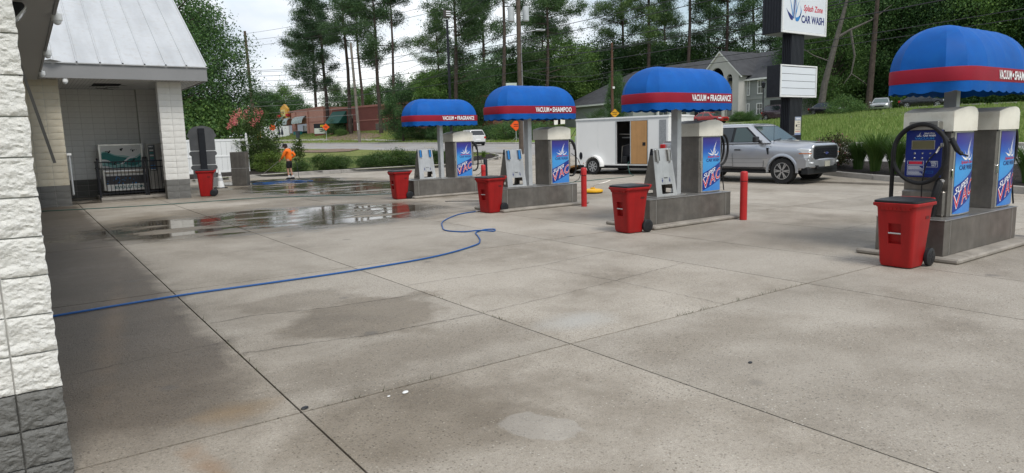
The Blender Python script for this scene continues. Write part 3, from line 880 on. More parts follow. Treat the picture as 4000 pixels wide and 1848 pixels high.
MB().box(5.17, 5.22, 24.456, 29, 3.82, 4.27).build('fascia', FASC, wing, bevel=0.006)
sl = 0.63
for i in range(16):                                                   # standing seam pans, 0.6 m apart
    xr = 5.24 - i * 0.6; xl = xr - 0.6
    if xr < -3.5: break
    def rz_(y): return 4.275 + sl * (y - 24.36)
    mb = MB()
    prof = [(xl, 0), (xr - 0.055, 0), (xr - 0.045, 0.04), (xr - 0.012, 0.04), (xr - 0.002, 0.0)]
    rings = [[(x, y, rz_(y) + h + 0.012 * math.sin(PI * (x - xl) / 0.6) * 0) for x, h in prof] for y in (24.36, 26.5, 28.6, 30.9)]
    mb.loft(rings, cap=False, closed=False)
    mb.add([(xl, 24.36, rz_(24.36)), (xr, 24.36, rz_(24.36)), (xr, 24.365, rz_(24.36) - 0.03), (xl, 24.365, rz_(24.36) - 0.03)], [(0, 1, 2, 3)])
    mb.build('roof_panel', ROOF_W, wing, fixn=False)
MB().add([(5.24, 30.9, 8.395), (-4.5, 30.9, 8.395), (-4.5, 37.5, 4.25), (5.24, 37.5, 4.25)], [(0, 1, 2, 3)]).add([(5.2, 24.5, 4.0), (5.2, 37.3, 4.0), (5.2, 30.9, 8.36)], [(0, 1, 2)]).build('roof_back', ROOF_W, wing)
crv = MB(); crv.add([(0.66, 24.35, 4.28), (0.95, 24.2, 4.33), (1.25, 24.33, 4.29), (0.9, 24.4, 4.24)], [(0, 1, 2, 3)]); crv.build('bent_flashing', ROOF_W, wing)
MB().tube([(1.18, 25.08, 1.6), (1.18, 25.02, 1.6), (1.18, 25.02, 0.35), (1.18, 25.08, 0.35)], 0.03, 8).build('conduit', GALV, wing, smooth=True)
MB().box(1.12, 1.24, 24.96, 25.08, 1.55, 1.62).build('conduit_cap', WHITE_P, wing)

# ---------------------------------------------------------------- pet wash unit
TEAL = pm('teal_print', (0.015, 0.18, 0.17), 0.4, 0, 0.05); TEAL_L = pm('pale_teal_print', (0.25, 0.48, 0.45), 0.4, 0, 0.05)
tub = thing('pet_wash_unit', 'stainless self service pet wash tub with teal wave panel inside the alcove', 'pet wash', (2.2, 27.3, 0))
mb = MB(); mb.box(0, 1.4, 0.9, 1.0, 0.25, 1.88); mb.box(0, 0.07, 0.1, 0.9, 0.28, 1.0); mb.box(1.33, 1.4, 0.1, 0.9, 0.28, 1.0); mb.build('surround', STEEL_L, tub, bevel=0.01)
for n_, (a, b, c, d) in enumerate(((0.0, 1.4, 1.82, 1.88), (0.0, 0.07, 1.0, 1.82), (1.33, 1.4, 1.0, 1.82))):
    MB().box(a, b, 0.86, 0.90, c, d).build('frame_bar', STEEL_L, tub, bevel=0.006)
art = MB().box(0.08, 1.32, 0.885, 0.895, 1.0, 1.81).build('back_panel', WHITE_P, tub)
def wave(z0, amp, ph, th, mm, nm):
    mb = MB(); n = 28
    up = [(0.085 + 1.23 * k / n, z0 + amp * math.sin(ph + 6.3 * k / n) + 0.05 * math.sin(2.4 * ph + 11 * k / n)) for k in range(n + 1)]
    lo = [(x, max(1.01, z - th)) for x, z in up]
    yq = 0.882 - 0.002 * wave.n; wave.n += 1
    mb.add([(x, yq, z) for x, z in up] + [(x, yq, z) for x, z in lo], [(k, k + 1, n + 2 + k, n + 1 + k) for k in range(n)])
    mb.build(nm, mm, art, fixn=False)
wave.n = 0
wave(1.46, 0.12, 0.4, 0.42, TEAL, 'wave_print'); wave(1.50, 0.10, 0.5, 0.04, TEAL_L, 'wave_print'); wave(1.30, 0.10, 2.6, 0.07, WHITE_T, 'wave_print'); wave(1.24, 0.10, 2.2, 0.16, TEAL, 'wave_print'); wave(1.16, 0.05, 0.8, 0.1, TEAL_L, 'wave_print')
ra = random.Random(9)
for cxp, czp in ((0.32, 1.62), (0.7, 1.68), (1.1, 1.66), (0.45, 1.2), (1.05, 1.25)):
    mb = MB()
    for q in range(9):
        a = ra.uniform(0, 6.28); r0 = ra.uniform(0.02, 0.09); s_ = ra.uniform(0.012, 0.03)
        px_, pz_ = cxp + r0 * math.cos(a), czp + r0 * 0.7 * math.sin(a)
        mb.add([(px_ + s_ * math.cos(b), 0.866, pz_ + s_ * math.sin(b)) for b in (0, 1, 2, 3, 4, 5)], [(0, 1, 2, 3, 4, 5)])
    mb.build('splash_print', BLACK_T, art, fixn=False)
MB().tube([(0.06, 0.16, 0.93), (1.34, 0.16, 0.93)], 0.085, 14).build('front_rail', STEEL_L, tub, smooth=True)
MB().box(0.075, 1.325, 0.12, 0.88, 0.28, 0.9).build('tub', STEEL, tub, bevel=0.01)
MB().box(0.08, 1.32, 0.10, 0.115, 0.78, 0.84).build('white_band', WHITE_P, tub)
dp = MB().box(0.08, 1.32, 0.10, 0.115, 0.48, 0.78).build('front_panel', pm('dark_print', (0.05, 0.05, 0.06), 0.4), tub)
for q in range(20):
    x = 0.12 + (ra.random() ** 1.6) * 0.95; z = 0.5 + ra.random() * (0.25 if x > 0.35 else 0.14); s_ = ra.uniform(0.012, 0.03)
    MB().add([(x + s_ * math.cos(b), 0.098, z + s_ * math.sin(b)) for b in (0, 1, 2, 3, 4, 5)], [(0, 1, 2, 3, 4, 5)]).build('bubble_print', BLUE_T, dp, fixn=False)
wb = MB().box(0.08, 1.32, 0.09, 0.115, 0.26, 0.48).build('lower_panel', WHITE_P, tub, bevel=0.006)
lettering('lettering', 'EVOLUTION', 0.10, 0.92, Matrix.Translation((0.33, 0.086, 0.33)), pm('teal_letter', (0.02, 0.15, 0.16), 0.4), wb, bold=0.02)
pay = thing('pay_station', 'slim stainless pay column with printed strip right of the pet wash', 'pay station', (3.62, 27.3, 0))
MB().box(0, 0.48, 0.05, 0.5, 0.25, 1.86).build('cabinet', STEEL, pay, bevel=0.012)
pf = MB().box(0.03, 0.26, 0.035, 0.05, 0.9, 1.82).build('face', pm('dark_steel', (0.10, 0.105, 0.11), 0.4, 0.5), pay)
lettering('lettering', 'PAY', 0.05, 0.13, Matrix.Translation((0.07, 0.03, 1.73)), WHITE_T, pf, bold=0.03)
for q in range(5): MB().box(0.08, 0.2, 0.02, 0.035, 1.6 - q * 0.09, 1.65 - q * 0.09).build('button', (STEEL_L, TEAL, STEEL_L, TEAL, BLUE_T)[q], pf, bevel=0.004)
for q in range(4): MB().box(0.07, 0.22, 0.03, 0.034, 1.08 - q * 0.05, 1.105 - q * 0.05).build('stripe_print', BLUE_T if q % 2 == 0 else WHITE_T, pf)
for z in (0.35, 1.3): MB().box(0.40, 0.47, 0.02, 0.05, z, z + 0.08).build('hinge', STEEL_L, pay)

# ---------------------------------------------------------------- black iron railing
rail = thing('iron_railing', 'black iron railing with upright bars in front of the pet wash', 'railing', (2.03, 26.75, 0))
bar_me = MB().box(-0.009, 0.009, -0.009, 0.009, 0.16, 1.30).mesh('bar', BLACK_M)
for x in [0.10 + 0.112 * k for k in range(17)]: link('bar', bar_me, rail, (x, 0, 0))
for z in (0.22, 1.06, 1.27): MB().box(0.0, 2.0, -0.015, 0.015, z - 0.018, z + 0.018).build('rail', BLACK_M, rail)
for x in (0.0, 1.37, 1.45, 2.0):
    mb = MB(); mb.box(x - 0.028, x + 0.028, -0.028, 0.028, 0, 1.36); mb.lathe([(0.03, 0), (0.045, 0.02), (0.01, 0.06)], 8, (x, 0, 1.36)); mb.build('post', BLACK_M, rail)
for y in (0.3, 0.6, 0.9): link('bar', bar_me, rail, (0.0, y, 0))
for z in (0.22, 1.06, 1.27): MB().box(-0.015, 0.015, 0.03, 1.1, z - 0.017, z + 0.017).build('rail', BLACK_M, rail)
tag(MB().box(2.02, 4.1, 26.55, 28.55, 0.0, 0.09).build('wash_step', CONC_K, bevel=0.012), 'low concrete step under the pet wash and railing', 'step')

# ---------------------------------------------------------------- menu board seen from behind
menu = thing('menu_board', 'back of a three tier metal menu sign on a black post beside the bin', 'sign', (5.86, 29.3, 0), R(-8))
def shape(z0, z1, w, ears):
    pts = [(-w * 0.86, z0), (w * 0.86, z0)]
    zm = z1 - (0.42 if ears else 0.10)
    pts += [(w * 0.86, zm - 0.06), (w, zm), (w, zm + 0.07), (w * 0.9, zm + 0.13)]
    if ears:
        pts += [(w * 0.9 * math.cos(a), zm + 0.13 + (z1 - zm - 0.13) * math.sin(a)) for a in [PI * k / 16 for k in range(1, 16)]]
    pts += [(-w * 0.9, zm + 0.13), (-w, zm + 0.07), (-w, zm), (-w * 0.86, zm - 0.06)]
    return pts
PLATE = pm('dull_plate', (0.13, 0.13, 0.135), 0.4, 0.6, 0.2, 2.0)
MB().prism(shape(1.55, 2.52, 0.53, True), 0.0, 0.10, 'xz').build('top_plate', PLATE, menu)
MB().prism(shape(1.00, 1.49, 0.50, False), 0.0, 0.10, 'xz').build('middle_plate', PLATE, menu)
MB().prism(shape(0.46, 0.94, 0.48, False), 0.0, 0.10, 'xz').build('lower_plate', PLATE, menu)
MB().box(-0.42, 0.42, 0.015, 0.085, 1.495, 1.545).build('light_strip', WHITE_P, menu); MB().box(-0.4, 0.4, 0.015, 0.085, 0.945, 0.995).build('light_strip', WHITE_P, menu)
MB().box(-0.13, 0.11, -0.12, -0.005, 0, 2.42).build('post', BLACK_M, menu, bevel=0.01)
MB().box(0.18, 0.44, -0.02, 0.06, 0.12, 0.45).build('foot_panel', GREY_TRIM, menu); MB().box(0.02, 0.10, -0.16, -0.12, 0.1, 0.48).build('notice', WHITE_T, menu)
MB().box(-0.25, 0.25, -0.2, 0.2, -0.02, 0.05).build('footing', CONC_K, menu, bevel=0.01)

cone = thing('traffic_cone', 'white traffic cone with grey bands on a black base', 'cone', (6.5, 29.75, 0), 0.3)
MB().box(-0.2, 0.2, -0.2, 0.2, 0.0, 0.035).build('base', BLACK_PL, cone, bevel=0.01)
MB().lathe([(0.155, 0.035), (0.15, 0.06), (0.03, 0.74), (0.02, 0.75)], 20).build('cone_body', WHITE_P, cone, smooth=True, ang=50)
for z0, z1 in ((0.30, 0.42), (0.5, 0.58)):
    f_ = lambda z: lerp(0.1505, 0.0305, (z - 0.06) / 0.68) + 0.002
    MB().lathe([(f_(z0), z0), (f_(z1), z1)], 20, cap=False).build('band', pm('grey_band', (0.5, 0.5, 0.5), 0.4), cone, smooth=True)
sbox = thing('steel_cabinet', 'tall plain stainless cabinet standing on the forecourt by the white fence', 'cabinet', (7.32, 31.3, 0), R(-36))
MB().box(0, 0.66, 0, 0.36, 0.0, 0.72).build('lower_body', STEEL_D, sbox, bevel=0.008); MB().box(0, 0.66, 0, 0.36, 0.73, 1.43).build('upper_body', STEEL_D, sbox, bevel=0.008)
MB().box(0.05, 0.66, -0.004, 0.0, 0.712, 0.738).build('seam_strip', STEEL_L, sbox)

# ---------------------------------------------------------------- white vinyl fence
fa, fb = Vector((4.9, 41.9)), Vector((10.95, 42.5))
fz = math.atan2(fb.y - fa.y, fb.x - fa.x)
fen = thing('vinyl_fence', 'white vinyl board fence with a finial post beside the flowering bush', 'fence', (fa.x, fa.y, 0.08), fz)
L = (fb - fa).length
bme = MB().box(0, 0.292, -0.012, 0.012, 0.10, 1.90).mesh('board', WHITE_VINYL, bevel=0.006)
x = 0.08; k = 0
while x + 0.3 < L - 0.05:
    link('board', bme, fen, (x, 0, 0)); x += 0.30
for z, h in ((0.06, 0.14), (0.98, 0.09), (1.88, 0.13)): MB().box(0.05, L - 0.06, -0.03, 0.03, z, z + h).build('rail', WHITE_VINYL, fen, bevel=0.006)
for xx in (0.0, 3.05, L):
    mb = MB(); mb.box(xx - 0.065, xx + 0.065, -0.065, 0.065, -0.1, 2.08); mb.build('post', WHITE_VINYL, fen, bevel=0.008)
    MB().lathe([(0.088, 0), (0.088, 0.03), (0.05, 0.06), (0.06, 0.10), (0.075, 0.15), (0.05, 0.22), (0.012, 0.28)], 12, (xx, 0, 2.08)).build('finial', WHITE_VINYL, fen, smooth=True, ang=50)
shed = thing('lean_to', 'corner of a lean-to with brown shingle roof behind the block pillar', 'shed', (3.6, 37.6, 0))
MB().box(0, 2.6, 0, 2.0, 0, 2.2).build('wall', WHITE_VINYL, shed)
MB().prism([(-0.5, 3.9), (2.95, 2.25), (2.95, 2.15), (-0.5, 3.8)], -0.3, 2.3, 'xz').build('roof', pm('brown_shingle', (0.13, 0.085, 0.07), 0.9, 0, 0.3, 6), shed)
# ================================================================== VACUUM ISLANDS
CX, CY, LS, CW_, CN = 1.235, 0.44, 0.585, 0.53, 3.6
EX = 0.60      # canopy plan: centre, straight half length, half depth, corner power
def c_out(a):
    """canopy outline point for angle a (0 = +x)"""
    c, s_ = math.cos(a), math.sin(a)
    e = 2 / CN
    return (math.copysign(LS, c) if abs(c) > 1e-9 else 0) + math.copysign(abs(c) ** e, c) * EX, math.copysign(abs(s_) ** e, s_) * CW_
def outline(n_end=14, n_str=8):
    pts = []
    for k in range(n_end + 1): pts.append(c_out(-PI / 2 + 1e-6 + (PI - 2e-6) * k / n_end))
    for k in range(1, n_str): pts.append((lerp(LS, -LS, k / n_str), CW_))
    for k in range(n_end + 1): pts.append(c_out(PI / 2 + 1e-6 + (PI - 2e-6) * k / n_end))
    for k in range(1, n_str): pts.append((lerp(-LS, LS, k / n_str), -CW_))
    return [(CX + x, CY + y) for x, y in pts]
def y_front(x):
    d = max(0.0, abs(x - CX) - LS) / EX
    return CY - CW_ * (1 - min(0.999, d) ** CN) ** (1 / CN)
ZB, HD = 2.45, 0.51
def dome_pt(x, y, th):
    """x,y relative to centre on the outline, th 0..1 up to the ridge"""
    sx = max(-LS, min(LS, x)); a = th * PI / 2
    c = max(0.0, math.cos(a)) ** 0.96
    bil = 1 - 0.012 * math.sin(PI * min(1, th * 1.2))
    return (CX + sx + (x - sx) * c * bil, CY + y * c * bil, ZB + HD * math.sin(a))
def canopy(parent, word, word_w, word_x):
    fr = MB()
    o = outline(8, 4)
    fr.tube([(x, y, 2.30) for x, y in [(CX + (p[0] - CX) * .97, CY + (p[1] - CY) * .96) for p in o + o[:1]]], 0.016, 6)
    for x in (-0.58, 0, 0.58): fr.tube([(CX + x, CY - CW_ * .96, 2.3), (CX + x, CY + CW_ * .96, 2.3)], 0.016, 6)
    for x in (-0.58, 0, 0.58): fr.tube([tuple(Vector(dome_pt(x, sgn * CW_ * .95, k / 6)) - Vector((0, 0, 0.035))) for sgn, ks in ((-1, range(7)), (1, range(5, -1, -1))) for k in ks], 0.012, 5)
    can = fr.build('canopy', GALV, parent)
    # canvas gores: five round each end, four across the middle
    br = [-PI / 2 + 1e-6 + (PI - 2e-6) * k / 5 for k in range(6)]
    for off in (0.0, PI):
        for a, b in zip(br[:-1], br[1:]):
            def fn(u, v):
                px, py = c_out(lerp(a, b, u) + off)
                k = 1 - 0.02 * math.sin(PI * u) ** 2 * math.cos(v * PI / 2)
                return dome_pt(math.copysign(LS, px) + (px - math.copysign(LS, px)) * k, py * k, v * 0.995)
            MB().grid(fn, 1, 10).build('canvas_panel', BLUE_FAB, can, smooth=True, ang=80, fixn=False)
    n = 4
    for i in range(n):
        x0, x1 = lerp(-LS, LS, i / n), lerp(-LS, LS, (i + 1) / n)
        def fn(u, v):
            sg = -1 if v < 0.5 else 1
            th = 1 - abs(v * 2 - 1)
            x = lerp(x0, x1, u); p = dome_pt(x, sg * CW_, th)
            dip = 0.005 * math.sin(PI * u)
            return (p[0], p[1] + (-sg) * dip * math.cos(th * PI / 2), p[2] - dip * math.sin(th * PI / 2))
        MB().grid(fn, 4, 20).build('canvas_panel', BLUE_FAB, can, smooth=True, ang=80, fixn=False)
    o = outline(20, 10)
    def ring(z, k): return [(CX + (x - CX) * k, CY + (y - CY) * k, z) for x, y in o]
    MB().loft([ring(2.275, 1.004), ring(2.30, 1.008), ring(2.43, 1.008), ring(2.452, 1.002)], cap=False).build('red_band', RED_FAB, can, smooth=True, ang=50)
    # scalloped valance
    P = []
    oo = o + o[:1]; acc = 0
    dense = []
    for a, b in zip(oo[:-1], oo[1:]):
        m_ = max(1, int(math.dist(a, b) / 0.025))
        for q in range(m_): dense.append((lerp(a[0], b[0], q / m_), lerp(a[1], b[1], q / m_)))
    tot = sum(math.dist(dense[k], dense[(k + 1) % len(dense)]) for k in range(len(dense)))
    nsc = round(tot / 0.25); lo, mid = [], []
    for k, p in enumerate(dense):
        ph = acc / tot * nsc
        acc += math.dist(p, dense[(k + 1) % len(dense)])
        dz = 0.026 * (1 - abs(math.sin(PI * ph))) ; fl = 0.012 * math.sin(2 * PI * ph)
        kx = 1.0 + 0.012 * math.sin(2 * PI * ph * 0.5)
        lo.append((CX + (p[0] - CX) * kx * 0.992, CY + (p[1] - CY) * kx * 0.99, 2.135 + dz)); mid.append((*p, 2.277))
    MB().loft([lo, mid], cap=False).build('valance', BLUE_FAB, can, smooth=True, ang=70)
    def fn(x, y, z):
        xx = word_x + x
        return (xx, y_front(xx) * 1.0 - 0.012 * 1.0 - 0.004 * abs(xx - CX), 2.305 + z)
    wa, wb = word.split('|')
    la, lb = 0.345 * word_w + (0.0 if len(wb) > 7 else 0.02 * word_w), 0.545 * word_w
    for wd, x0, w_ in ((wa, 0.0, la), (wb, word_w - lb, lb)):
        mb = text_mb(wd, 0.118, w_, 0.03, 0.0, spacing=1.05)
        mb.v = [fn(x0 + x, y, z) for x, y, z in mb.v]
        mb.build('lettering', WHITE_T, can, fixn=False)
    xd = (la + word_w - lb) / 2
    mb = MB().add([(xd + 0.024 * math.cos(2 * PI * k / 14), 0, 0.059 + 0.026 * math.sin(2 * PI * k / 14)) for k in range(14)], [tuple(range(14))])
    mb.v = [fn(*p) for p in mb.v]; mb.build('dot_print', WHITE_T, can, fixn=False)
    return can

CURB_ST = pm('island_plinth', (0.27, 0.245, 0.21), 0.85, 0, 0.25, 2.0, bmp=0.6, bs=30, dirt=(0.15, 0.13, 0.105))
def island(loc, label, word, word_w, word_x, post_x, post_y):
    t = thing('vacuum_island', label, 'vacuum island', loc, 0, 'vacuum islands on the forecourt')
    mb = MB(); mb.prism([(-0.10, -0.22), (2.45, -0.22), (2.66, -0.08), (2.66, 0.95), (2.45, 1.08), (-0.10, 1.08)], 0.0, 0.065, 'xy'); mb.build('plinth', CURB_ST, t, bevel=0.02)
    MB().box(0, 2.33, 0, 0.86, 0.065, 0.515).build('base_box', STEEL_D, t, bevel=0.008)
    MB().box(-0.006, 2.336, -0.006, 0.866, 0.515, 0.53).build('top_plate', STEEL, t, bevel=0.004)
    for x in (0.16, 2.17): MB().box(x - 0.004, x + 0.004, -0.0035, 0.0, 0.07, 0.513).build('seam_strip', STEEL_L, t)
    mb = MB()
    px, py = post_x, post_y
    for a, b, c, d in ((px, px + 0.11, py, py + 0.012), (px, px + 0.11, py + 0.148, py + 0.16), (px + 0.049, px + 0.061, py + 0.012, py + 0.148)): mb.box(a, b, c, d, 0.53, 2.46)
    mb.box(px - 0.004, px + 0.05, py + 0.004, py + 0.156, 0.53, 2.46)
    mb.build('post', GALV, t)
    MB().box(px - 0.08, px + 0.2, py - 0.06, py + 0.22, 0.53, 0.542).build('foot_plate', STEEL, t)
    canopy(t, word, word_w, word_x)
    return t
isl = {}
isl[3] = island((9.22, 8.64, 0), 'vacuum island with blue canopy reading VACUUM FRAGRANCE in front of the white trailer', 'VACUUM|FRAGRANCE', 1.16, 1.00, 1.14, 0.36)
isl[2] = island((9.05, 13.15, 0), 'vacuum island with blue canopy reading VACUUM SHAMPOO, second from the building side', 'VACUUM|SHAMPOO', 1.12, 0.98, 1.08, 0.36)
isl[1] = island((9.45, 18.35, 0), 'farthest vacuum island with blue canopy reading VACUUM FRAGRANCE, before the white SUV', 'VACUUM|FRAGRANCE', 1.14, 1.02, 1.18, 0.40)
HD = 0.58; CX = 1.30
isl[4] = island((9.42, 3.81, 0), 'nearest vacuum island with two cabinets and blue canopy cut by the photo edge', 'VACUUM|SHAMPOO', 1.12, 1.06, 1.0, 0.36)

# ---- vacuum cabinet
MW, MD, MH = 0.66, 0.56, 1.12
def yf(x): return -0.045 * (1 - ((x - MW / 2) / (MW / 2)) ** 2)
def poster_mat():
    m, nt, b = base_mat('poster_print')
    s_ = nt.nodes.new('ShaderNodeSeparateXYZ'); nt.links.new(objco(nt), s_.inputs[0])
    c = ramp(nt, math_(nt, 'DIVIDE', s_.outputs[2], 1.12), [(0.0, (0.035, 0.20, 0.58)), (0.30, (0.06, 0.27, 0.62)), (0.56, (0.055, 0.32, 0.68)), (0.72, (0.020, 0.11, 0.46)), (0.86, (0.028, 0.035, 0.27)), (1.0, (0.042, 0.022, 0.17))])
    nt.links.new(c, b.inputs['Base Color']); b.inputs['Roughness'].default_value = 0.3
    return m
POSTER = poster_mat()
BANDC = pm('poster_band', (0.018, 0.040, 0.24), 0.3, 0, 0.05)
HOODM = CREAM
def blade(p0, p1, p2, w):
    """tapered curved stroke as a flat polygon in x-z"""
    L_, R_ = [], []
    for k in range(11):
        t_ = k / 10
        x = (1 - t_) ** 2 * p0[0] + 2 * t_ * (1 - t_) * p1[0] + t_ * t_ * p2[0]
        z = (1 - t_) ** 2 * p0[1] + 2 * t_ * (1 - t_) * p1[1] + t_ * t_ * p2[1]
        dx = 2 * (1 - t_) * (p1[0] - p0[0]) + 2 * t_ * (p2[0] - p1[0]); dz = 2 * (1 - t_) * (p1[1] - p0[1]) + 2 * t_ * (p2[1] - p1[1])
        n = math.hypot(dx, dz) or 1
        h = 0.62 * w * (math.sin(PI * min(1, 0.12 + 0.88 * (1 - t_)) * 0.5 + 0.0)) * (0.25 + 0.75 * math.sin(PI * (0.15 + 0.85 * t_) if t_ < 1 else 0)) / 2
        L_.append((x - dz / n * h, z + dx / n * h)); R_.append((x + dz / n * h, z - dx / n * h))
    n = 11
    return [(x, 0, z) for x, z in L_] + [(x, 0, z) for x, z in R_], [(k, k + 1, n + k + 1, n + k) for k in range(n - 1)]
def logo(parent, fn, mats, sc, x0, z0):
    """splash: one tall jet with drops left and right; unit square"""
    parts = [((0.50, 0.02), (0.56, 0.55), (0.80, 1.0), 0.11, 0), ((0.46, 0.02), (0.44, 0.45), (0.74, 0.93), 0.05, 1), ((0.44, 0.02), (0.25, 0.04), (0.03, 0.20), 0.17, 0), ((0.44, 0.05), (0.36, 0.25), (0.20, 0.44), 0.08, 1),
             ((0.58, 0.03), (0.66, 0.22), (0.84, 0.40), 0.07, 1), ((0.60, 0.02), (0.85, -0.03), (1.0, 0.22), 0.15, 2), ((0.60, 0.10), (0.64, 0.36), (0.68, 0.48), 0.06, 1), ((0.86, 0.06), (1.0, 0.2), (0.88, 0.28), 0.08, 2)]
    for p0, p1, p2, w, mi in parts:
        v, f = blade(p0, p1, p2, w)
        mb = MB().add([(x0 + x * sc[0], 0, z0 + z * sc[1]) for x, _, z in v], f)
        mb.v = [fn(*p) for p in mb.v]
        mb.build('splash_mark', mats[mi], parent, fixn=False)
def poster(m):
    X0, X1, Z0, Z1 = 0.085, 0.635, 0.03, 1.095
    mb = MB(); mb.grid(lambda u, v: (lerp(X0, X1, u), yf(lerp(X0, X1, u)) - 0.010, lerp(Z0, Z1, v)), 10, 1)
    po = mb.build('poster', POSTER, m, smooth=True, fixn=False)
    W = X1 - X0
    U = lambda px: X0 + (px - 620) / 127 * W
    V = lambda py: Z1 - (py - 487) * (Z1 - Z0) / 353
    def f(d):
        return lambda x, y, z: (min(max(x, X0 + 0.003), X1 - 0.003), yf(min(max(x, X0), X1)) - 0.010 - d, z)
    n = 10; up = [(lerp(620, 747, k / n), lerp(722, 652, k / n)) for k in range(n + 1)]; lo = [(lerp(620, 747, k / n), lerp(836, 766, k / n)) for k in range(n + 1)]
    mb = MB().add([(U(a), 0, V(b)) for a, b in up] + [(U(a), 0, V(b)) for a, b in lo], [(k, k + 1, n + 2 + k, n + 1 + k) for k in range(n)])
    mb.v = [f(0.0012)(*p) for p in mb.v]; mb.build('band_print', BANDC, po, fixn=False)
    g_ = f(0.0018); logo(po, g_, [WHITE_T, WHITE_T, WHITE_T], (W * 0.66, 0.29), U(646), V(606))
    g2 = f(0.0025)
    lettering('lettering', 'Splash Zone', 0.052, U(736) - U(648), None, RED_T, po, 0.015, 0.25, fn=lambda x, y, z: g2(U(648) + x, y, V(626) + z))
    lettering('lettering', 'CAR WASH', 0.062, U(738) - U(640), None, NAVY_T, po, 0.015, fn=lambda x, y, z: g2(U(640) + x, y, V(649) + z))
    sl_ = 0.40
    lettering('lettering', 'SUPER', 0.088, U(703) - U(625), None, WHITE_T, po, 0.01, 0.25, fn=lambda x, y, z: g2(U(625) + x, y, V(757) + z + sl_ * x))
    for ch, a, b in (('V', 612, 662), ('A', 662, 705), ('C', 705, 750)):
        for bo, mt, dd in ((0.05, WHITE_T, 0.0022), (0.0, RED_T, 0.0036)):
            g3 = f(dd); ins = 0.0 if bo else 0.009
            lettering('lettering', ch, 0.215 - 2 * ins, U(b) - U(a) - 2 * ins, None, mt, po, 0.03 if bo else 0.0,
                      fn=lambda x, y, z: g3(U(a) + ins + x, y, V(828) + ins + z + sl_ * (U(a) - U(620) + ins + x)))
    return po
def hose_path(pts, n=10):
    """smooth a coarse path (Catmull-Rom)"""
    P = [Vector(p) for p in pts]; out = []
    for i in range(len(P) - 1):
        a, b, c, d = P[max(i - 1, 0)], P[i], P[i + 1], P[min(i + 2, len(P) - 1)]
        for k in range(n):
            t_ = k / n
            out.append(0.5 * ((2 * b) + (c - a) * t_ + (2 * a - 5 * b + 4 * c - d) * t_ * t_ + (3 * b - a - 3 * c + d) * t_ ** 3))
    out.append(P[-1]); return out
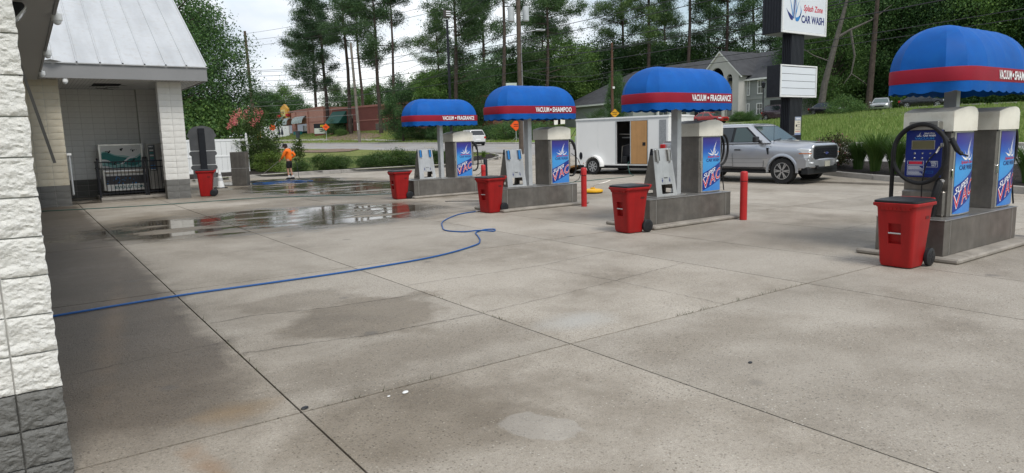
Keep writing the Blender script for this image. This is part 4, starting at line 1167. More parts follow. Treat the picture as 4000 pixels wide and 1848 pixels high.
def cabinet(loc, label, kind):
    t = thing('vacuum_cabinet', label, 'vacuum cabinet', loc, 0, 'vacuum cabinets on the islands')
    fr = [(MW * k / 12, yf(MW * k / 12)) for k in range(13)]
    MB().prism(fr + [(MW, MD), (0, MD)], 0.0, MH, 'xy').build('body', STEEL_D, t, bevel=0.006)
    MB().prism([(x, y - 0.006) for x, y in fr if 0.05 < x] + [(MW, 0.01), (0.055, 0.01)], 0.012, MH - 0.012, 'xy').build('door_frame', STEEL_L, t)
    poster(t)
    MB().box(0.02, 0.05, -0.03, 0.0, 0.5, 0.62).build('latch', CHROME, t, bevel=0.005)
    # moulded hood: bowed front, domed top
    hr = []
    def hp(k, z, top=0.0):
        o = []
        for q in range(17):
            x = lerp(-0.035, MW + 0.035, q / 16); u = (x - MW / 2) / (MW / 2 + 0.035)
            o.append((MW / 2 + (x - MW / 2) * k, -0.055 * (1 - u * u) * k - 0.03 + (1 - k) * 0.3, z + top * (1 - u * u)))
        for q in range(17):
            x = lerp(MW + 0.035, -0.035, q / 16); u = (x - MW / 2) / (MW / 2 + 0.035)
            o.append((MW / 2 + (x - MW / 2) * k, MD + 0.03 - (1 - k) * 0.3, z + top * (1 - u * u)))
        return o
    MB().loft([hp(1, MH - 0.005), hp(1.0, MH + 0.015), hp(0.998, MH + 0.235, 0.045), hp(0.985, MH + 0.25, 0.062)], cap=False).add(hp(0.985, MH + 0.25, 0.062), [(i, i + 1, 32 - i, 33 - i) for i in range(16)]).build('hood', HOODM, t, smooth=True, ang=38)
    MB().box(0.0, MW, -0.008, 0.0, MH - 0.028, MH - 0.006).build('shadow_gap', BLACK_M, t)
    if kind == 'loops':
        MB().box(MW, MW + 0.10, 0.12, 0.42, 0.35, 1.05).build('control_box', STEEL_D, t, bevel=0.008)
        pts = []
        for lp, (dy, rx, rz) in enumerate(((0.03, 0.16, 0.27), (-0.04, 0.20, 0.31), (0.08, 0.13, 0.24))):
            for k in range(12):
                a = PI * 0.9 - 2 * PI * k / 12
                pts.append((MW + 0.16 + rx * math.cos(a), 0.10 + dy + 0.006 * k, 0.83 + rz * math.sin(a)))
        MB().tube(hose_path(pts, 4), 0.024, 8).build('hose', RUBBER, t, smooth=True)
        MB().tube(hose_path([(MW + 0.04, 0.06, 0.55), (MW + 0.09, 0.03, 0.4), (MW + 0.12, 0.02, 0.2), (MW + 0.13, 0.0, 0.01)], 6), 0.012, 6).build('air_hose', RUBBER, t, smooth=True)
        MB().box(MW + 0.02, MW + 0.07, 0.0, 0.1, 0.38, 0.52).build('nozzle_holder', BLACK_M, t, bevel=0.006)
    elif kind == 'hook':
        MB().box(MW, MW + 0.13, 0.10, 0.40, 0.45, 1.02).build('control_box', STEEL, t, bevel=0.008)
        MB().box(MW, MW + 0.10, 0.06, 0.30, 0.35, 0.45).build('coin_box', STEEL_D, t, bevel=0.006)
        MB().tube(hose_path([(MW + 0.02, 0.06, 1.02), (MW + 0.08, 0.02, 1.07), (MW + 0.17, -0.01, 0.98), (MW + 0.20, -0.02, 0.8), (MW + 0.21, -0.02, 0.5), (MW + 0.20, -0.01, 0.3), (MW + 0.13, 0.0, 0.20), (MW + 0.04, 0.03, 0.19)], 8), 0.024, 9).build('hose', RUBBER, t, smooth=True)
        MB().tube(hose_path([(MW + 0.03, 0.05, 1.09), (MW + 0.10, 0.0, 1.06), (MW + 0.16, -0.02, 0.93), (MW + 0.18, -0.02, 0.85)], 6), 0.036, 8).build('nozzle', BLACK_PL, t, smooth=True)
        MB().tube(hose_path([(MW + 0.08, 0.0, 0.75), (MW + 0.25, -0.05, 0.6), (MW + 0.34, -0.06, 0.35), (MW + 0.28, -0.05, 0.1), (MW + 0.12, -0.02, 0.02)], 8), 0.008, 6).build('air_hose', RUBBER, t, smooth=True)
    else:
        control_face(t)
    return t
def control_face(t):
    box = MB().box(-0.10, 0.0, 0.07, 0.50, 0.52, 1.14).build('control_box', BLACK_M, t, bevel=0.006)
    pa = MB().box(-0.112, -0.10, 0.06, 0.51, 0.52, 1.14).build('control_panel', DKBLUE_M, t, bevel=0.004)
    def M_(y0, z0, d=0.1135): return Matrix.Translation((-d, y0, z0)) @ Matrix.Rotation(-PI / 2, 4, 'Z')
    MB().box(-0.117, -0.112, 0.145, 0.435, 0.885, 1.005).build('display_frame', STEEL, pa, bevel=0.003)
    MB().box(-0.119, -0.117, 0.155, 0.425, 0.893, 0.997).build('display', glass_mat('lcd', (0.13, 0.115, 0.06), 0.2), pa)
    lettering('lettering', 'Splash Zone', 0.022, 0.13, M_(0.285, 1.085), WHITE_T, pa, 0.02, 0.2)
    lettering('lettering', 'CAR WASH', 0.026, 0.15, M_(0.295, 1.054), WHITE_T, pa, 0.03)
    logo(pa, lambda x, y, z: (-0.1135, 0.39 - x, z), [WHITE_T] * 3, (0.085, 0.06), 0.0, 1.055)
    lettering('lettering', 'VACUUM', 0.03, 0.24, M_(0.40, 1.015), BLUE_T, pa, 0.03)
    for r0 in range(2):
        for c_ in range(3):
            MB().lathe([(0.0135, 0), (0.0135, -0.008), (0.009, -0.013)], 12, (-0.112, 0.39 - c_ * 0.097, 0.835 - r0 * 0.062), 'x').build('button', CHROME, pa, smooth=True, ang=40)
    def frame(y0, y1, z0, z1, m_, w=0.003):
        mb = MB(); x0, x1 = -0.1145, -0.112
        mb.box(x0, x1, y0, y1, z0, z0 + w); mb.box(x0, x1, y0, y1, z1 - w, z1); mb.box(x0, x1, y0, y0 + w, z0 + w, z1 - w); mb.box(x0, x1, y1 - w, y1, z0 + w, z1 - w)
        mb.build('label_frame', m_, pa)
    frame(0.27, 0.475, 0.685, 0.735, WHITE_T); MB().box(-0.1145, -0.112, 0.29, 0.455, 0.692, 0.727).build('red_label', RED_T, pa)
    lettering('lettering', 'INSERT', 0.016, 0.075, M_(0.185, 0.713), WHITE_T, pa, 0.03); lettering('lettering', 'COINS', 0.016, 0.065, M_(0.18, 0.69), WHITE_T, pa, 0.03); lettering('lettering', 'ONLY', 0.016, 0.055, M_(0.175, 0.667), WHITE_T, pa, 0.03)
    frame(0.10, 0.24, 0.655, 0.735, WHITE_T)
    for z0 in (0.615, 0.545):
        frame(0.27, 0.475, z0, z0 + 0.06, WHITE_T)
        for q in range(3): MB().box(-0.114, -0.112, 0.28 + 0.02 * q, 0.465, z0 + 0.012 + 0.014 * q, z0 + 0.018 + 0.014 * q).build('print_line', WHITE_T, pa)
    frame(0.15, 0.24, 0.575, 0.605, BLUE_T)
    br = MB(); br.box(-0.16, 0.0, 0.10, 0.46, 1.142, 1.25); br.build('hose_bracket', STEEL, t, bevel=0.008)
    P = [(-0.02, 0.72, -0.05), (-0.07, 0.69, 0.15), (-0.13, 0.66, 0.45)]
    for k in range(23):
        a = 0.02 + 2.78 * PI * k / 22
        P.append((-0.20 + 0.03 * k / 22, 0.285 + (0.335 + 0.02 * math.sin(1.3 * a)) * math.cos(a), 0.83 + 0.385 * math.sin(a)))
    P += [(-0.17, -0.045, 0.98)]
    MB().tube(hose_path(P, 6), 0.027, 10).build('hose', RUBBER, t, smooth=True)
    MB().tube(hose_path([(-0.15, -0.06, 1.03), (-0.14, -0.10, 0.94), (-0.12, -0.13, 0.87)], 5), [0.034] * 11, 10).build('nozzle', BLACK_PL, t, smooth=True)
    MB().tube(hose_path([(-0.12, -0.12, 0.88), (-0.10, -0.17, 0.83), (-0.08, -0.235, 0.80)], 5), [0.026] * 6 + [0.012] * 5, 8).build('crevice_tip', BLACK_PL, t, smooth=True)
    MB().tube([(-0.13, 0.12, 0.845), (-0.16, 0.06, 0.925)], [0.012, 0.018], 8).build('inflator_grip', CHROME, t, smooth=True)
    MB().obox((-0.165, 0.04, 0.945), (0.035, 0.035, 0.05)).build('inflator_head', STEEL_L, t, bevel=0.008)
    MB().tube(hose_path([(-0.13, 0.12, 0.85), (-0.15, 0.22, 0.70), (-0.15, 0.26, 0.45), (-0.13, 0.27, 0.25), (-0.1, 0.3, 0.05)], 6), 0.0085, 6).build('air_hose', RUBBER, t, smooth=True)
    MB().box(-0.06, 0.0, 0.02, 0.56, 0.0, 0.34).build('vacuum_drum', STEEL_D, t, bevel=0.02)
    MB().tube(hose_path([(-0.03, 0.10, 0.45), (-0.10, 0.08, 0.42), (-0.14, 0.10, 0.25), (-0.10, 0.14, 0.05), (-0.05, 0.2, -0.1)], 6), 0.05, 9).build('suction_pipe', RUBBER, t, smooth=True)
    MB().tube([(-0.02, 0.09, 0.40), (-0.07, 0.05, 0.48)], 0.03, 8).build('elbow', STEEL_L, t, smooth=True)
ZT = 0.531
cabinet((9.22 + 1.63, 8.64 + 0.24, ZT), 'vacuum cabinet with looped black hoses beside the silver pickup', 'loops')
cabinet((9.05 + 1.60, 13.15 + 0.22, ZT), 'vacuum cabinet with curved hose under the VACUUM SHAMPOO canopy by the trailer', 'hook')
cabinet((9.45 + 1.56, 18.35 + 0.22, ZT), 'farthest vacuum cabinet, seen in front of the white SUV', 'hook')
cabinet((9.42 + 0.40, 3.81 + 0.15, ZT), 'vacuum cabinet with navy control panel and big hose loop behind the near red bin', 'panel')
cabinet((9.42 + 1.78, 3.81 + 0.13, ZT), 'vacuum cabinet without controls at the photo edge on the nearest island', 'loops')

# ---- floor mat racks
def rack(loc, label, strap):
    t = thing('mat_rack', label, 'mat rack', loc, 0, 'mat racks on the islands')
    w, d, h = 0.56, 0.40, 0.91
    def P(u, z, back=0): # u across, z up; plates lean to a narrow top
        k = z / h; x = lerp(0.0, 0.035, k) + u * lerp(w, w - 0.07, k)
        y = lerp(0.0, 0.15, k) if not back else lerp(d, 0.20, k)
        return (x, y, z)
    def plate(us, back):
        mb = MB()
        for (u0, z0, u1, z1) in us:
            q = [P(u0, z0, back), P(u1, z0, back), P(u1, z1, back), P(u0, z1, back)]
            q2 = [(x, y + (0.012 if not back else -0.012), z) for x, y, z in q]
            mb.add(q + q2, [(0, 1, 2, 3), (7, 6, 5, 4), (0, 4, 5, 1), (1, 5, 6, 2), (2, 6, 7, 3), (3, 7, 4, 0)])
        return mb
    holes = [(0, 0.02, 1, 0.06), (0, 0.06, 0.27, 0.235), (0.82, 0.06, 1, 0.235), (0, 0.235, 1, h)]
    plate(holes, 0).build('front_plate', STEEL_L, t); plate(holes, 1).build('back_plate', STEEL_D, t)
    for u, nm in ((0.004, 'side_plate'), (0.996, 'side_plate')):
        mb = MB()
        for z0, z1, a, b in ((0.02, 0.06, 0, 1), (0.06, 0.14, 0, 0.25), (0.06, 0.14, 0.75, 1), (0.14, h, 0, 1)):
            def Q(v, z): p, q = P(u, z, 0), P(u, z, 1); return (p[0], lerp(p[1] + 0.012, q[1] - 0.012, v), z)
            q = [Q(a, z0), Q(b, z0), Q(b, z1), Q(a, z1)]
            s_ = 0.008 if u < 0.5 else -0.008
            mb.add(q + [(x + s_, y, z) for x, y, z in q], [(0, 1, 2, 3), (7, 6, 5, 4), (0, 4, 5, 1), (1, 5, 6, 2), (2, 6, 7, 3), (3, 7, 4, 0)])
        mb.build(nm, STEEL_D, t)
    MB().box(-0.07, w + 0.16, -0.06, d + 0.05, 0.0, 0.02).build('foot_plate', STEEL, t, bevel=0.004)
    MB().add([P(0.0, h - 0.12), P(0.0, h - 0.12, 1), P(0.0, h, 1), P(0.0, h)], [(0, 1, 2, 3)]).xf(Matrix.Translation((-0.003, 0, 0))).build('open_slot', BLACK_M, t)
    for u in (0.16, 0.80):
        x, y, z = P(u, 0.80)
        c_ = MB(); c_.obox((x, y - 0.03, z - 0.02), (0.05, 0.035, 0.22), Matrix.Rotation(-0.16, 3, 'X')); c_.build('clip', BLUE_T if strap else STEEL, t, bevel=0.006)
        MB().obox((x + 0.035, y - 0.02, z - 0.02), (0.012, 0.05, 0.20), Matrix.Rotation(-0.16, 3, 'X')).build('clip_plate', BLACK_PL, t)
        MB().lathe([(0.012, 0), (0.012, -0.03)], 8, (x - 0.02, y, z + 0.09), 'y').build('rivet', CHROME, t); MB().lathe([(0.012, 0), (0.012, -0.03)], 8, (x + 0.02, y - 0.02, z - 0.15), 'y').build('rivet', CHROME, t)
    def on_f(u, z): p = P(u, z); return (p[0], p[1] - 0.003, p[2])
    for u in (0.34, 0.72):
        mb = MB(); mb.add([on_f(u - 0.012, 0.32), on_f(u + 0.012, 0.32), on_f(u + 0.012, 0.36), on_f(u - 0.012, 0.36), on_f(u - 0.035, 0.32), on_f(u + 0.035, 0.32), on_f(u, 0.265)], [(0, 1, 2, 3), (4, 6, 5)])
        mb.build('arrow_print', NAVY_T, t, fixn=False)
    tl = 0.165
    lettering('lettering', 'WASH', 0.026, 0.10, None, BLACK_T, t, 0.02, fn=lambda x, y, z: (lambda p: (p[0], p[1] - 0.003, p[2]))(P(0.44 + x / w, 0.345 + z)))
    return t
rack((9.22 + 0.36, 8.64 + 0.16, ZT), 'mat rack with clips on the island in front of the trailer', False)
rack((9.05 + 0.30, 13.15 + 0.16, ZT), 'mat rack with two blue clips on the VACUUM SHAMPOO island', True)
rack((9.45 + 0.30, 18.35 + 0.16, ZT), 'mat rack with two blue clips on the farthest island', True)

# ---- wheeled bins (front faces -x)
def make_bin(loc, label, rz=0.0):
    t = thing('wheeled_bin', label, 'bin', loc, rz, 'red wheeled bins')
    def rect(x0, x1, y0, y1, z, r=0.05):
        o = []
        for cx_, cy_, a0 in ((x1 - r, y1 - r, 0), (x0 + r, y1 - r, 90), (x0 + r, y0 + r, 180), (x1 - r, y0 + r, 270)):
            for k in range(5): o.append((cx_ + r * math.cos(R(a0 + 22.5 * k)), cy_ + r * math.sin(R(a0 + 22.5 * k)), z))
        return o
    b = MB(); b.loft([rect(0.05, 0.38, 0.055, 0.425, 0.012), rect(0.035, 0.395, 0.045, 0.435, 0.05), rect(-0.01, 0.47, 0.012, 0.468, 0.70), rect(-0.015, 0.475, 0.008, 0.472, 0.765)])
    body = b.build('body', RED_PL, t)
    c1 = MB(); c1.add([(-0.2, 0.165, 0.30), (0.075, 0.165, 0.30), (0.075, 0.315, 0.30), (-0.2, 0.315, 0.30), (-0.2, 0.165, 0.55), (0.045, 0.165, 0.55), (0.045, 0.315, 0.55), (-0.2, 0.315, 0.55)],
                      [(3, 2, 1, 0), (4, 5, 6, 7), (0, 1, 5, 4), (1, 2, 6, 5), (2, 3, 7, 6), (3, 0, 4, 7)])
    cut = c1.build('cutter', RED_PL, None)
    cut.location = t.location; cut.rotation_euler = t.rotation_euler
    boolean(body, cut)
    c2 = MB().box(-0.2, 0.052, 0.20, 0.30, -0.1, 0.27); 
    me = body.data; me.materials.clear(); me.materials.append(RED_PL)
    me.polygons.foreach_set('use_smooth', [True] * len(me.polygons)); me.set_sharp_from_angle(angle=R(32))
    MB().tube([(0.014, 0.165, 0.43), (0.014, 0.315, 0.43)], 0.011, 8).build('grip_bar', STEEL_L, t, smooth=True)
    MB().loft([rect(-0.045, 0.50, -0.022, 0.502, 0.765), rect(-0.05, 0.505, -0.027, 0.507, 0.772), rect(-0.05, 0.505, -0.027, 0.507, 0.80), rect(-0.045, 0.50, -0.022, 0.502, 0.805)]).build('rim', RED_PL, t, smooth=True, ang=40)
    fl = MB(); fl.add([(-0.047, 0.02, 0.77), (-0.047, 0.46, 0.77), (-0.03, 0.40, 0.715), (-0.03, 0.08, 0.715)], [(0, 1, 2, 3)])
    for k in range(8):
        y = 0.06 + k * 0.05; fl.box(-0.046, -0.008, y, y + 0.008, 0.722, 0.768)
    fl.build('front_ribs', RED_PL, t)
    lid = MB(); lid.loft([rect(-0.035, 0.495, -0.015, 0.495, 0.805), rect(-0.04, 0.50, -0.02, 0.50, 0.812), rect(-0.038, 0.50, -0.018, 0.498, 0.832), rect(0.0, 0.46, 0.02, 0.46, 0.846), rect(0.05, 0.42, 0.07, 0.41, 0.850)])
    lid.build('lid', BLACK_PL, t, smooth=True, ang=30)
    MB().tube([(0.50, 0.04, 0.79), (0.555, 0.04, 0.825), (0.555, 0.44, 0.825), (0.50, 0.44, 0.79)], 0.016, 8).build('handle', RED_PL, t, smooth=True)
    for y0, y1 in ((0.03, 0.07), (0.41, 0.45)): MB().prism([(0.47, 0.70), (0.56, 0.81), (0.56, 0.835), (0.47, 0.80)], y0, y1, 'xz').build('handle_arm', RED_PL, t)
    for y in (-0.012, 0.437):
        wl = MB(); wl.lathe([(0.03, 0.0), (0.10, 0.0), (0.112, 0.008), (0.112, 0.047), (0.10, 0.055), (0.085, 0.05), (0.03, 0.042), (0.0, 0.05)], 24, (0.45, y, 0.112), 'y'); wl.build('wheel', BLACK_PL, t, smooth=True, ang=35)
        hubc = MB()
        for k in range(5):
            a = 2 * PI * k / 5; hubc.obox((0.45 + 0.05 * math.cos(a), y + 0.004, 0.112 + 0.05 * math.sin(a)), (0.06, 0.014, 0.016), Matrix.Rotation(-a, 3, 'Y'))
        hubc.build('wheel_hub', BLACK_PL, t)
    MB().box(0.34, 0.47, 0.06, 0.42, 0.09, 0.13).build('axle', BLACK_PL, t)
    # small stamp on the side wall
    MB().box(0.29, 0.38, 0.018, 0.026, 0.60, 0.635).xf(Matrix.Translation((0, -0.006, 0))).build('side_stamp', pm('dark_red_print', (0.12, 0.01, 0.01), 0.5), t)
    return t
b0 = make_bin((8.60, 3.80, 0), 'nearest red wheeled bin with black lid in front of the control panel cabinet')
copy_tree(b0, None, (8.43, 8.40, 0), R(-4), 'red wheeled bin against the end of the island before the trailer')
copy_tree(b0, None, (8.62, 13.02, 0), R(6), 'red wheeled bin beside the VACUUM SHAMPOO island where the blue hose ends')
copy_tree(b0, None, (8.85, 18.35, 0), R(-3), 'red wheeled bin beside the farthest vacuum island')
b5 = copy_tree(b0, None, (4.78, 25.2, 0), R(-16), 'red wheeled bin standing beside the white block pillar')
b5.scale = (1.05, 1.05, 1.09)

# ---- bollards
def bollard(loc, label, h=0.95, r0=0.07, m=None, cat='bollard', grp='red steel bollards'):
    t = thing('bollard', label, cat, loc, 0, grp); m = m or RED_PAINT
    MB().lathe([(r0, 0), (r0, h - 0.20)], 22).build('post', m, t, smooth=True, ang=50)
    MB().lathe([(r0 - 0.006, h - 0.20), (r0 - 0.006, h - 0.185)], 22, cap=False).build('groove', BLACK_M, t, smooth=True)
    MB().lathe([(r0 + 0.002, h - 0.185), (r0 + 0.002, h - 0.03), (r0 - 0.012, h - 0.008), (r0 * 0.5, h), (0.004, h + 0.002)], 22).build('cap', m, t, smooth=True, ang=50)
    return t
bollard((11.42, 8.24, 0), 'red bollard by the front wheel of the silver pickup')
bollard((11.12, 12.60, 0), 'red bollard in front of the white trailer beside the yellow cleaner')
bollard((11.55, 17.75, 0), 'red bollard half hidden behind the hose of the farthest cabinet', 0.92)
bollard((11.98, 3.52, 0), 'red bollard at the extreme edge of the photo beside the nearest island')
tag(MB().lathe([(0.09, 0), (0.09, 0.78), (0.08, 0.8), (0.0, 0.8)], 16).build('post_stub', BLACK_M, loc=(16.98, 25.9, 0), smooth=True, ang=40), 'short black post standing alone behind the VACUUM SHAMPOO bin', 'post')

# ---- hoses lying about
HOSE_B = pm('blue_hose', (0.010, 0.085, 0.28), 0.4, 0, 0.1); HOSE_G = pm('green_hose', (0.02, 0.09, 0.075), 0.45, 0, 0.1); HOSE_D = pm('dark_hose', (0.03, 0.035, 0.045), 0.5)
def ground_hose(pts, r0, m, label, name='hose', n=10):
    P = hose_path([(x, y, (z[0] if z else r0) + 0.001) for x, y, *z in pts], n)
    return tag(MB().tube(P, r0, 7).build(name, m, smooth=True), label, 'hose')
ground_hose([(-0.5, 8.32), (0.07, 8.42), (1.31, 8.57), (2.4, 8.56), (3.47, 8.58), (4.8, 8.78), (5.8, 9.25), (6.15, 9.63), (6.41, 10.09), (6.64, 10.52), (6.99, 10.74), (7.13, 10.64), (6.97, 10.45), (6.75, 10.58, 0.035), (6.52, 10.80), (6.40, 11.2), (6.61, 11.7), (7.12, 12.55), (8.01, 13.40), (8.62, 13.60)], 0.0125, HOSE_B, 'long blue hose curling across the forecourt to the VACUUM SHAMPOO bin')
ground_hose([(-0.6, 23.8), (0.19, 23.57), (1.8, 23.1), (3.3, 22.81), (4.8, 22.8), (6.2, 22.65), (8.0, 21.6), (9.3, 20.6), (11.5, 20.2), (14.0, 20.4)], 0.012, HOSE_G, 'thin green hose along the wash wing')
ground_hose([(21.2, 20.9, 0.62), (20.95, 20.9, 0.5), (20.75, 20.6, 0.12), (20.6, 20.25), (19.6, 19.9), (18.2, 19.75), (16.66, 19.5), (15.0, 19.4), (13.0, 18.6), (12.2, 17.2)], 0.012, HOSE_G, 'dark green hose running from the open trailer door')
coil = [(9.55 + (0.75 + 0.03 * k) * math.cos(k * 0.5) * 1.1, 31.0 + (0.42 + 0.02 * k) * math.sin(k * 0.5), 0.012 + 0.004 * (k % 5)) for k in range(22)]
ground_hose(coil + [(10.4, 33.1)], 0.011, HOSE_B, 'blue hose in a loose heap behind the person', n=4)
ground_hose([(7.0, 31.2), (8.0, 30.3), (8.8, 31.8), (8.6, 33.3), (9.4, 33.4), (10.0, 31.6), (11.0, 29.0), (12.6, 27.2), (13.6, 25.2), (14.6, 23.0)], 0.012, HOSE_D, 'dark hose trailing over the wet slabs by the steel cabinet')
ground_hose([(13.9, 15.3), (13.2, 15.9), (12.6, 15.4), (12.0, 15.3), (11.4, 14.7), (10.6, 15.5), (9.5, 16.6)], 0.010, HOSE_D, 'thin dark hose leading to the yellow surface cleaner')
tag(MB().tube([(8.58, 13.58, 0.02), (8.72, 13.56, 0.02), (8.80, 13.62, 0.025)], 0.02, 8).build('hose_fitting', STEEL_L, smooth=True), 'small metal hose fitting lying by the VACUUM SHAMPOO bin', 'fitting')
scl = thing('surface_cleaner', 'yellow round surface cleaner on the wet ground by the bollard', 'cleaner', (13.9, 15.35, 0), -0.6)
MB().lathe([(0.30, 0.035), (0.31, 0.06), (0.30, 0.10), (0.22, 0.125), (0.07, 0.135), (0.07, 0.17), (0.0, 0.17)], 28).build('deck', pm('yellow_plastic', (0.70, 0.37, 0.01), 0.45), scl, smooth=True, ang=35)
MB().lathe([(0.285, 0.004), (0.30, 0.035)], 28, cap=False).build('brush_skirt', BLACK_PL, scl)
MB().tube([(0, 0, 0.16), (0.05, 0, 0.24), (0.35, 0.05, 0.30), (0.55, 0.08, 0.36)], 0.014, 8).build('lance', STEEL, scl, smooth=True)
# ================================================================== BUILDINGS ACROSS THE ROAD
SIDING = pm('grey_lap_siding', (0.26, 0.275, 0.26), 0.7, 0, 0.05, 0.6)
SIDING2 = pm('grey_board_siding', (0.29, 0.30, 0.285), 0.7, 0, 0.05, 0.6)
CREAMW = pm('cream_stucco', (0.45, 0.44, 0.41), 0.8, 0, 0.06, 0.8)
TRIMW = pm('white_trim', (0.72, 0.72, 0.70), 0.6, 0, 0.04)
SHING = pm('grey_shingle', (0.062, 0.063, 0.068), 0.9, 0, 0.22, 1.2, bmp=0.6, bs=9, bd=0.03, streak=(0.4, 3, 3))
ax, ay, az = onT(20, 46)
apt = thing('apartment_building', 'grey two storey apartment house with arched gable entrance behind the parked cars', 'apartment house', (ax, ay, 3.25), math.atan2(-RD[1], -RD[0]))
MB().box(-31.5, -7.6, 0, 12, -1, 5.05).box(-1.2, 4.6, 0, 6, -1, 5.05).build('wall', SIDING, apt)
mb = MB()
for k in range(14): mb.add([(-1.15, -0.02, 2.75 + k * 0.165), (4.6, -0.02, 2.75 + k * 0.165), (4.6, -0.06, 2.75 + k * 0.165), (-1.15, -0.06, 2.75 + k * 0.165), (-1.15, -0.015, 2.91 + k * 0.165), (4.6, -0.015, 2.91 + k * 0.165)], [(0, 1, 2, 3), (3, 2, 5, 4)])
tag(mb.build('lap_siding', SIDING, apt, fixn=False), kind='stuff')
mb = MB()
for k in range(22): mb.box(-1.15 + k * 0.25, -1.10 + k * 0.25, -0.03, -0.001, 0, 2.45)
tag(mb.build('board_siding', SIDING2, apt), kind='stuff')
MB().box(-1.2, 4.6, -0.07, 0, 2.46, 2.74).build('band', SIDING2, apt)
for x0, x1, z0, z1 in ((0.72, 1.5, 3.2, 4.75), (0.62, 1.4, 0.62, 1.85), (-1.0, -0.75, 3.1, 4.8), (-1.0, -0.75, 0.4, 1.9)):
    mb = MB(); t_ = 0.11
    mb.box(x0 - t_, x1 + t_, -0.12, -0.02, z1, z1 + t_); mb.box(x0 - t_, x1 + t_, -0.12, -0.02, z0 - t_, z0); mb.box(x0 - t_, x0, -0.12, -0.02, z0, z1); mb.box(x1, x1 + t_, -0.12, -0.02, z0, z1)
    mb.box(x0, x1, -0.095, -0.065, (z0 + z1) / 2 - 0.025, (z0 + z1) / 2 + 0.025); mb.box((x0 + x1) / 2 - 0.015, (x0 + x1) / 2 + 0.015, -0.09, -0.07, z0, z1)
    w_ = mb.build('window', TRIMW, apt); MB().box(x0, x1, -0.065, -0.04, z0, z1).build('pane', GLASS_W, w_)
MB().box(2.6, 4.2, -0.05, 0.02, -0.3, 2.2).build('garage_opening', DARK_IN, apt)
# arched entrance bay
def arch_wall():
    poly_o = [(-7.6, -1), (-6.2, -1), (-6.2, 5.35)] + [(-4.93 + 1.27 * math.cos(PI - PI * k / 16), 5.35 + 1.5 * math.sin(PI * k / 16)) for k in range(1, 16)] + [(-3.66, 5.35), (-3.66, -1), (-3.2, -1), (-3.2, 5.2)] + \
        [(-2.7 + 0.5 * math.cos(PI - PI * k / 10), 5.2 + 0.65 * math.sin(PI * k / 10)) for k in range(1, 10)] + [(-2.2, 5.2), (-2.2, -1), (-1.15, -1), (-1.15, 5.75), (-4.4, 8.7), (-7.65, 5.75)]
    return MB().prism(poly_o, -1.55, -1.25, 'xz')
arch_wall().build('entrance_wall', CREAMW, apt)
MB().box(-7.5, -1.2, 0.4, 0.5, -1, 5.7).build('entrance_back', CREAMW, apt); MB().box(-7.6, -7.4, -1.25, 0.4, -1, 5.7).build('entrance_side', CREAMW, apt); MB().box(-1.4, -1.15, -1.25, 0, -1, 5.7).build('entrance_side', CREAMW, apt)
MB().box(-6.2, -3.66, -1.5, 0.4, 2.5, 2.85).box(-3.2, -2.2, -1.5, 0.4, 2.5, 2.85).build('landing', CREAMW, apt)
ral = MB(); ral.box(-3.2, -2.2, -1.53, -1.49, 3.85, 3.92); ral.box(-3.2, -2.2, -1.53, -1.49, 2.9, 2.95)
for k in range(9): ral.box(-3.17 + k * 0.118, -3.14 + k * 0.118, -1.52, -1.50, 2.95, 3.85)
ral.build('balcony_railing', BLACK_M, apt)
sta = MB()
for k in range(12): sta.box(-8.6 + k * 0.27, -8.3 + k * 0.27, -2.5, -1.6, 2.55 - k * 0.21, 2.62 - k * 0.21)
sta.prism([(-8.7, 2.7), (-8.7, 2.4), (-5.3, -0.2), (-5.0, -0.2)], -2.55, -2.5, 'xz'); sta.build('stair', BLACK_M, apt)
for x in (-3.43, -6.9): MB().lathe([(0.25, -0.5), (0.22, 2.4), (0.3, 2.5)], 14, (x, -1.85, 0)).build('column', CREAMW, apt, smooth=True)
for sgn in (-1, 1):
    mb = MB(); mb.prism([(-4.4, 8.95), (-4.4 + sgn * 3.75, 5.55), (-4.4 + sgn * 3.75, 5.32), (-4.4, 8.72)], -1.72, -1.5, 'xz'); mb.build('barge_board', TRIMW, apt)
    mb = MB(); mb.add([(-4.4, -1.75, 8.97), (-4.4 + sgn * 3.8, -1.75, 5.52), (-4.4 + sgn * 3.8, 6.5, 5.52), (-4.4, 6.5, 8.97)], [(0, 1, 2, 3)]); mb.build('gable_roof', SHING, apt)
# main roof
ro = MB()
E0, Rg = 5.05, 9.3
ro.add([(-31.9, -0.45, E0), (5.0, -0.45, E0), (0.5, 6, Rg - 0.3), (-24, 7, Rg), (-31.9, 14, E0), (5.0, 7, E0)], [(0, 1, 2, 3), (0, 3, 4), (3, 2, 5, 4), (1, 5, 2)])
ro.build('roof', SHING, apt)
MB().box(-1.2, 4.95, -0.5, -0.42, E0 - 0.2, E0 + 0.01).build('eave_board', TRIMW, apt); MB().box(-31.9, -7.6, -0.5, -0.42, E0 - 0.2, E0 + 0.01).build('eave_board', TRIMW, apt)
for x in (3.3, 4.1): MB().tube([(x, 4, 7.7), (x, 3.6, 8.7), (x + 0.5, 3.6, 8.8)], 0.12, 6).build('roof_vent', BLACK_M, apt)
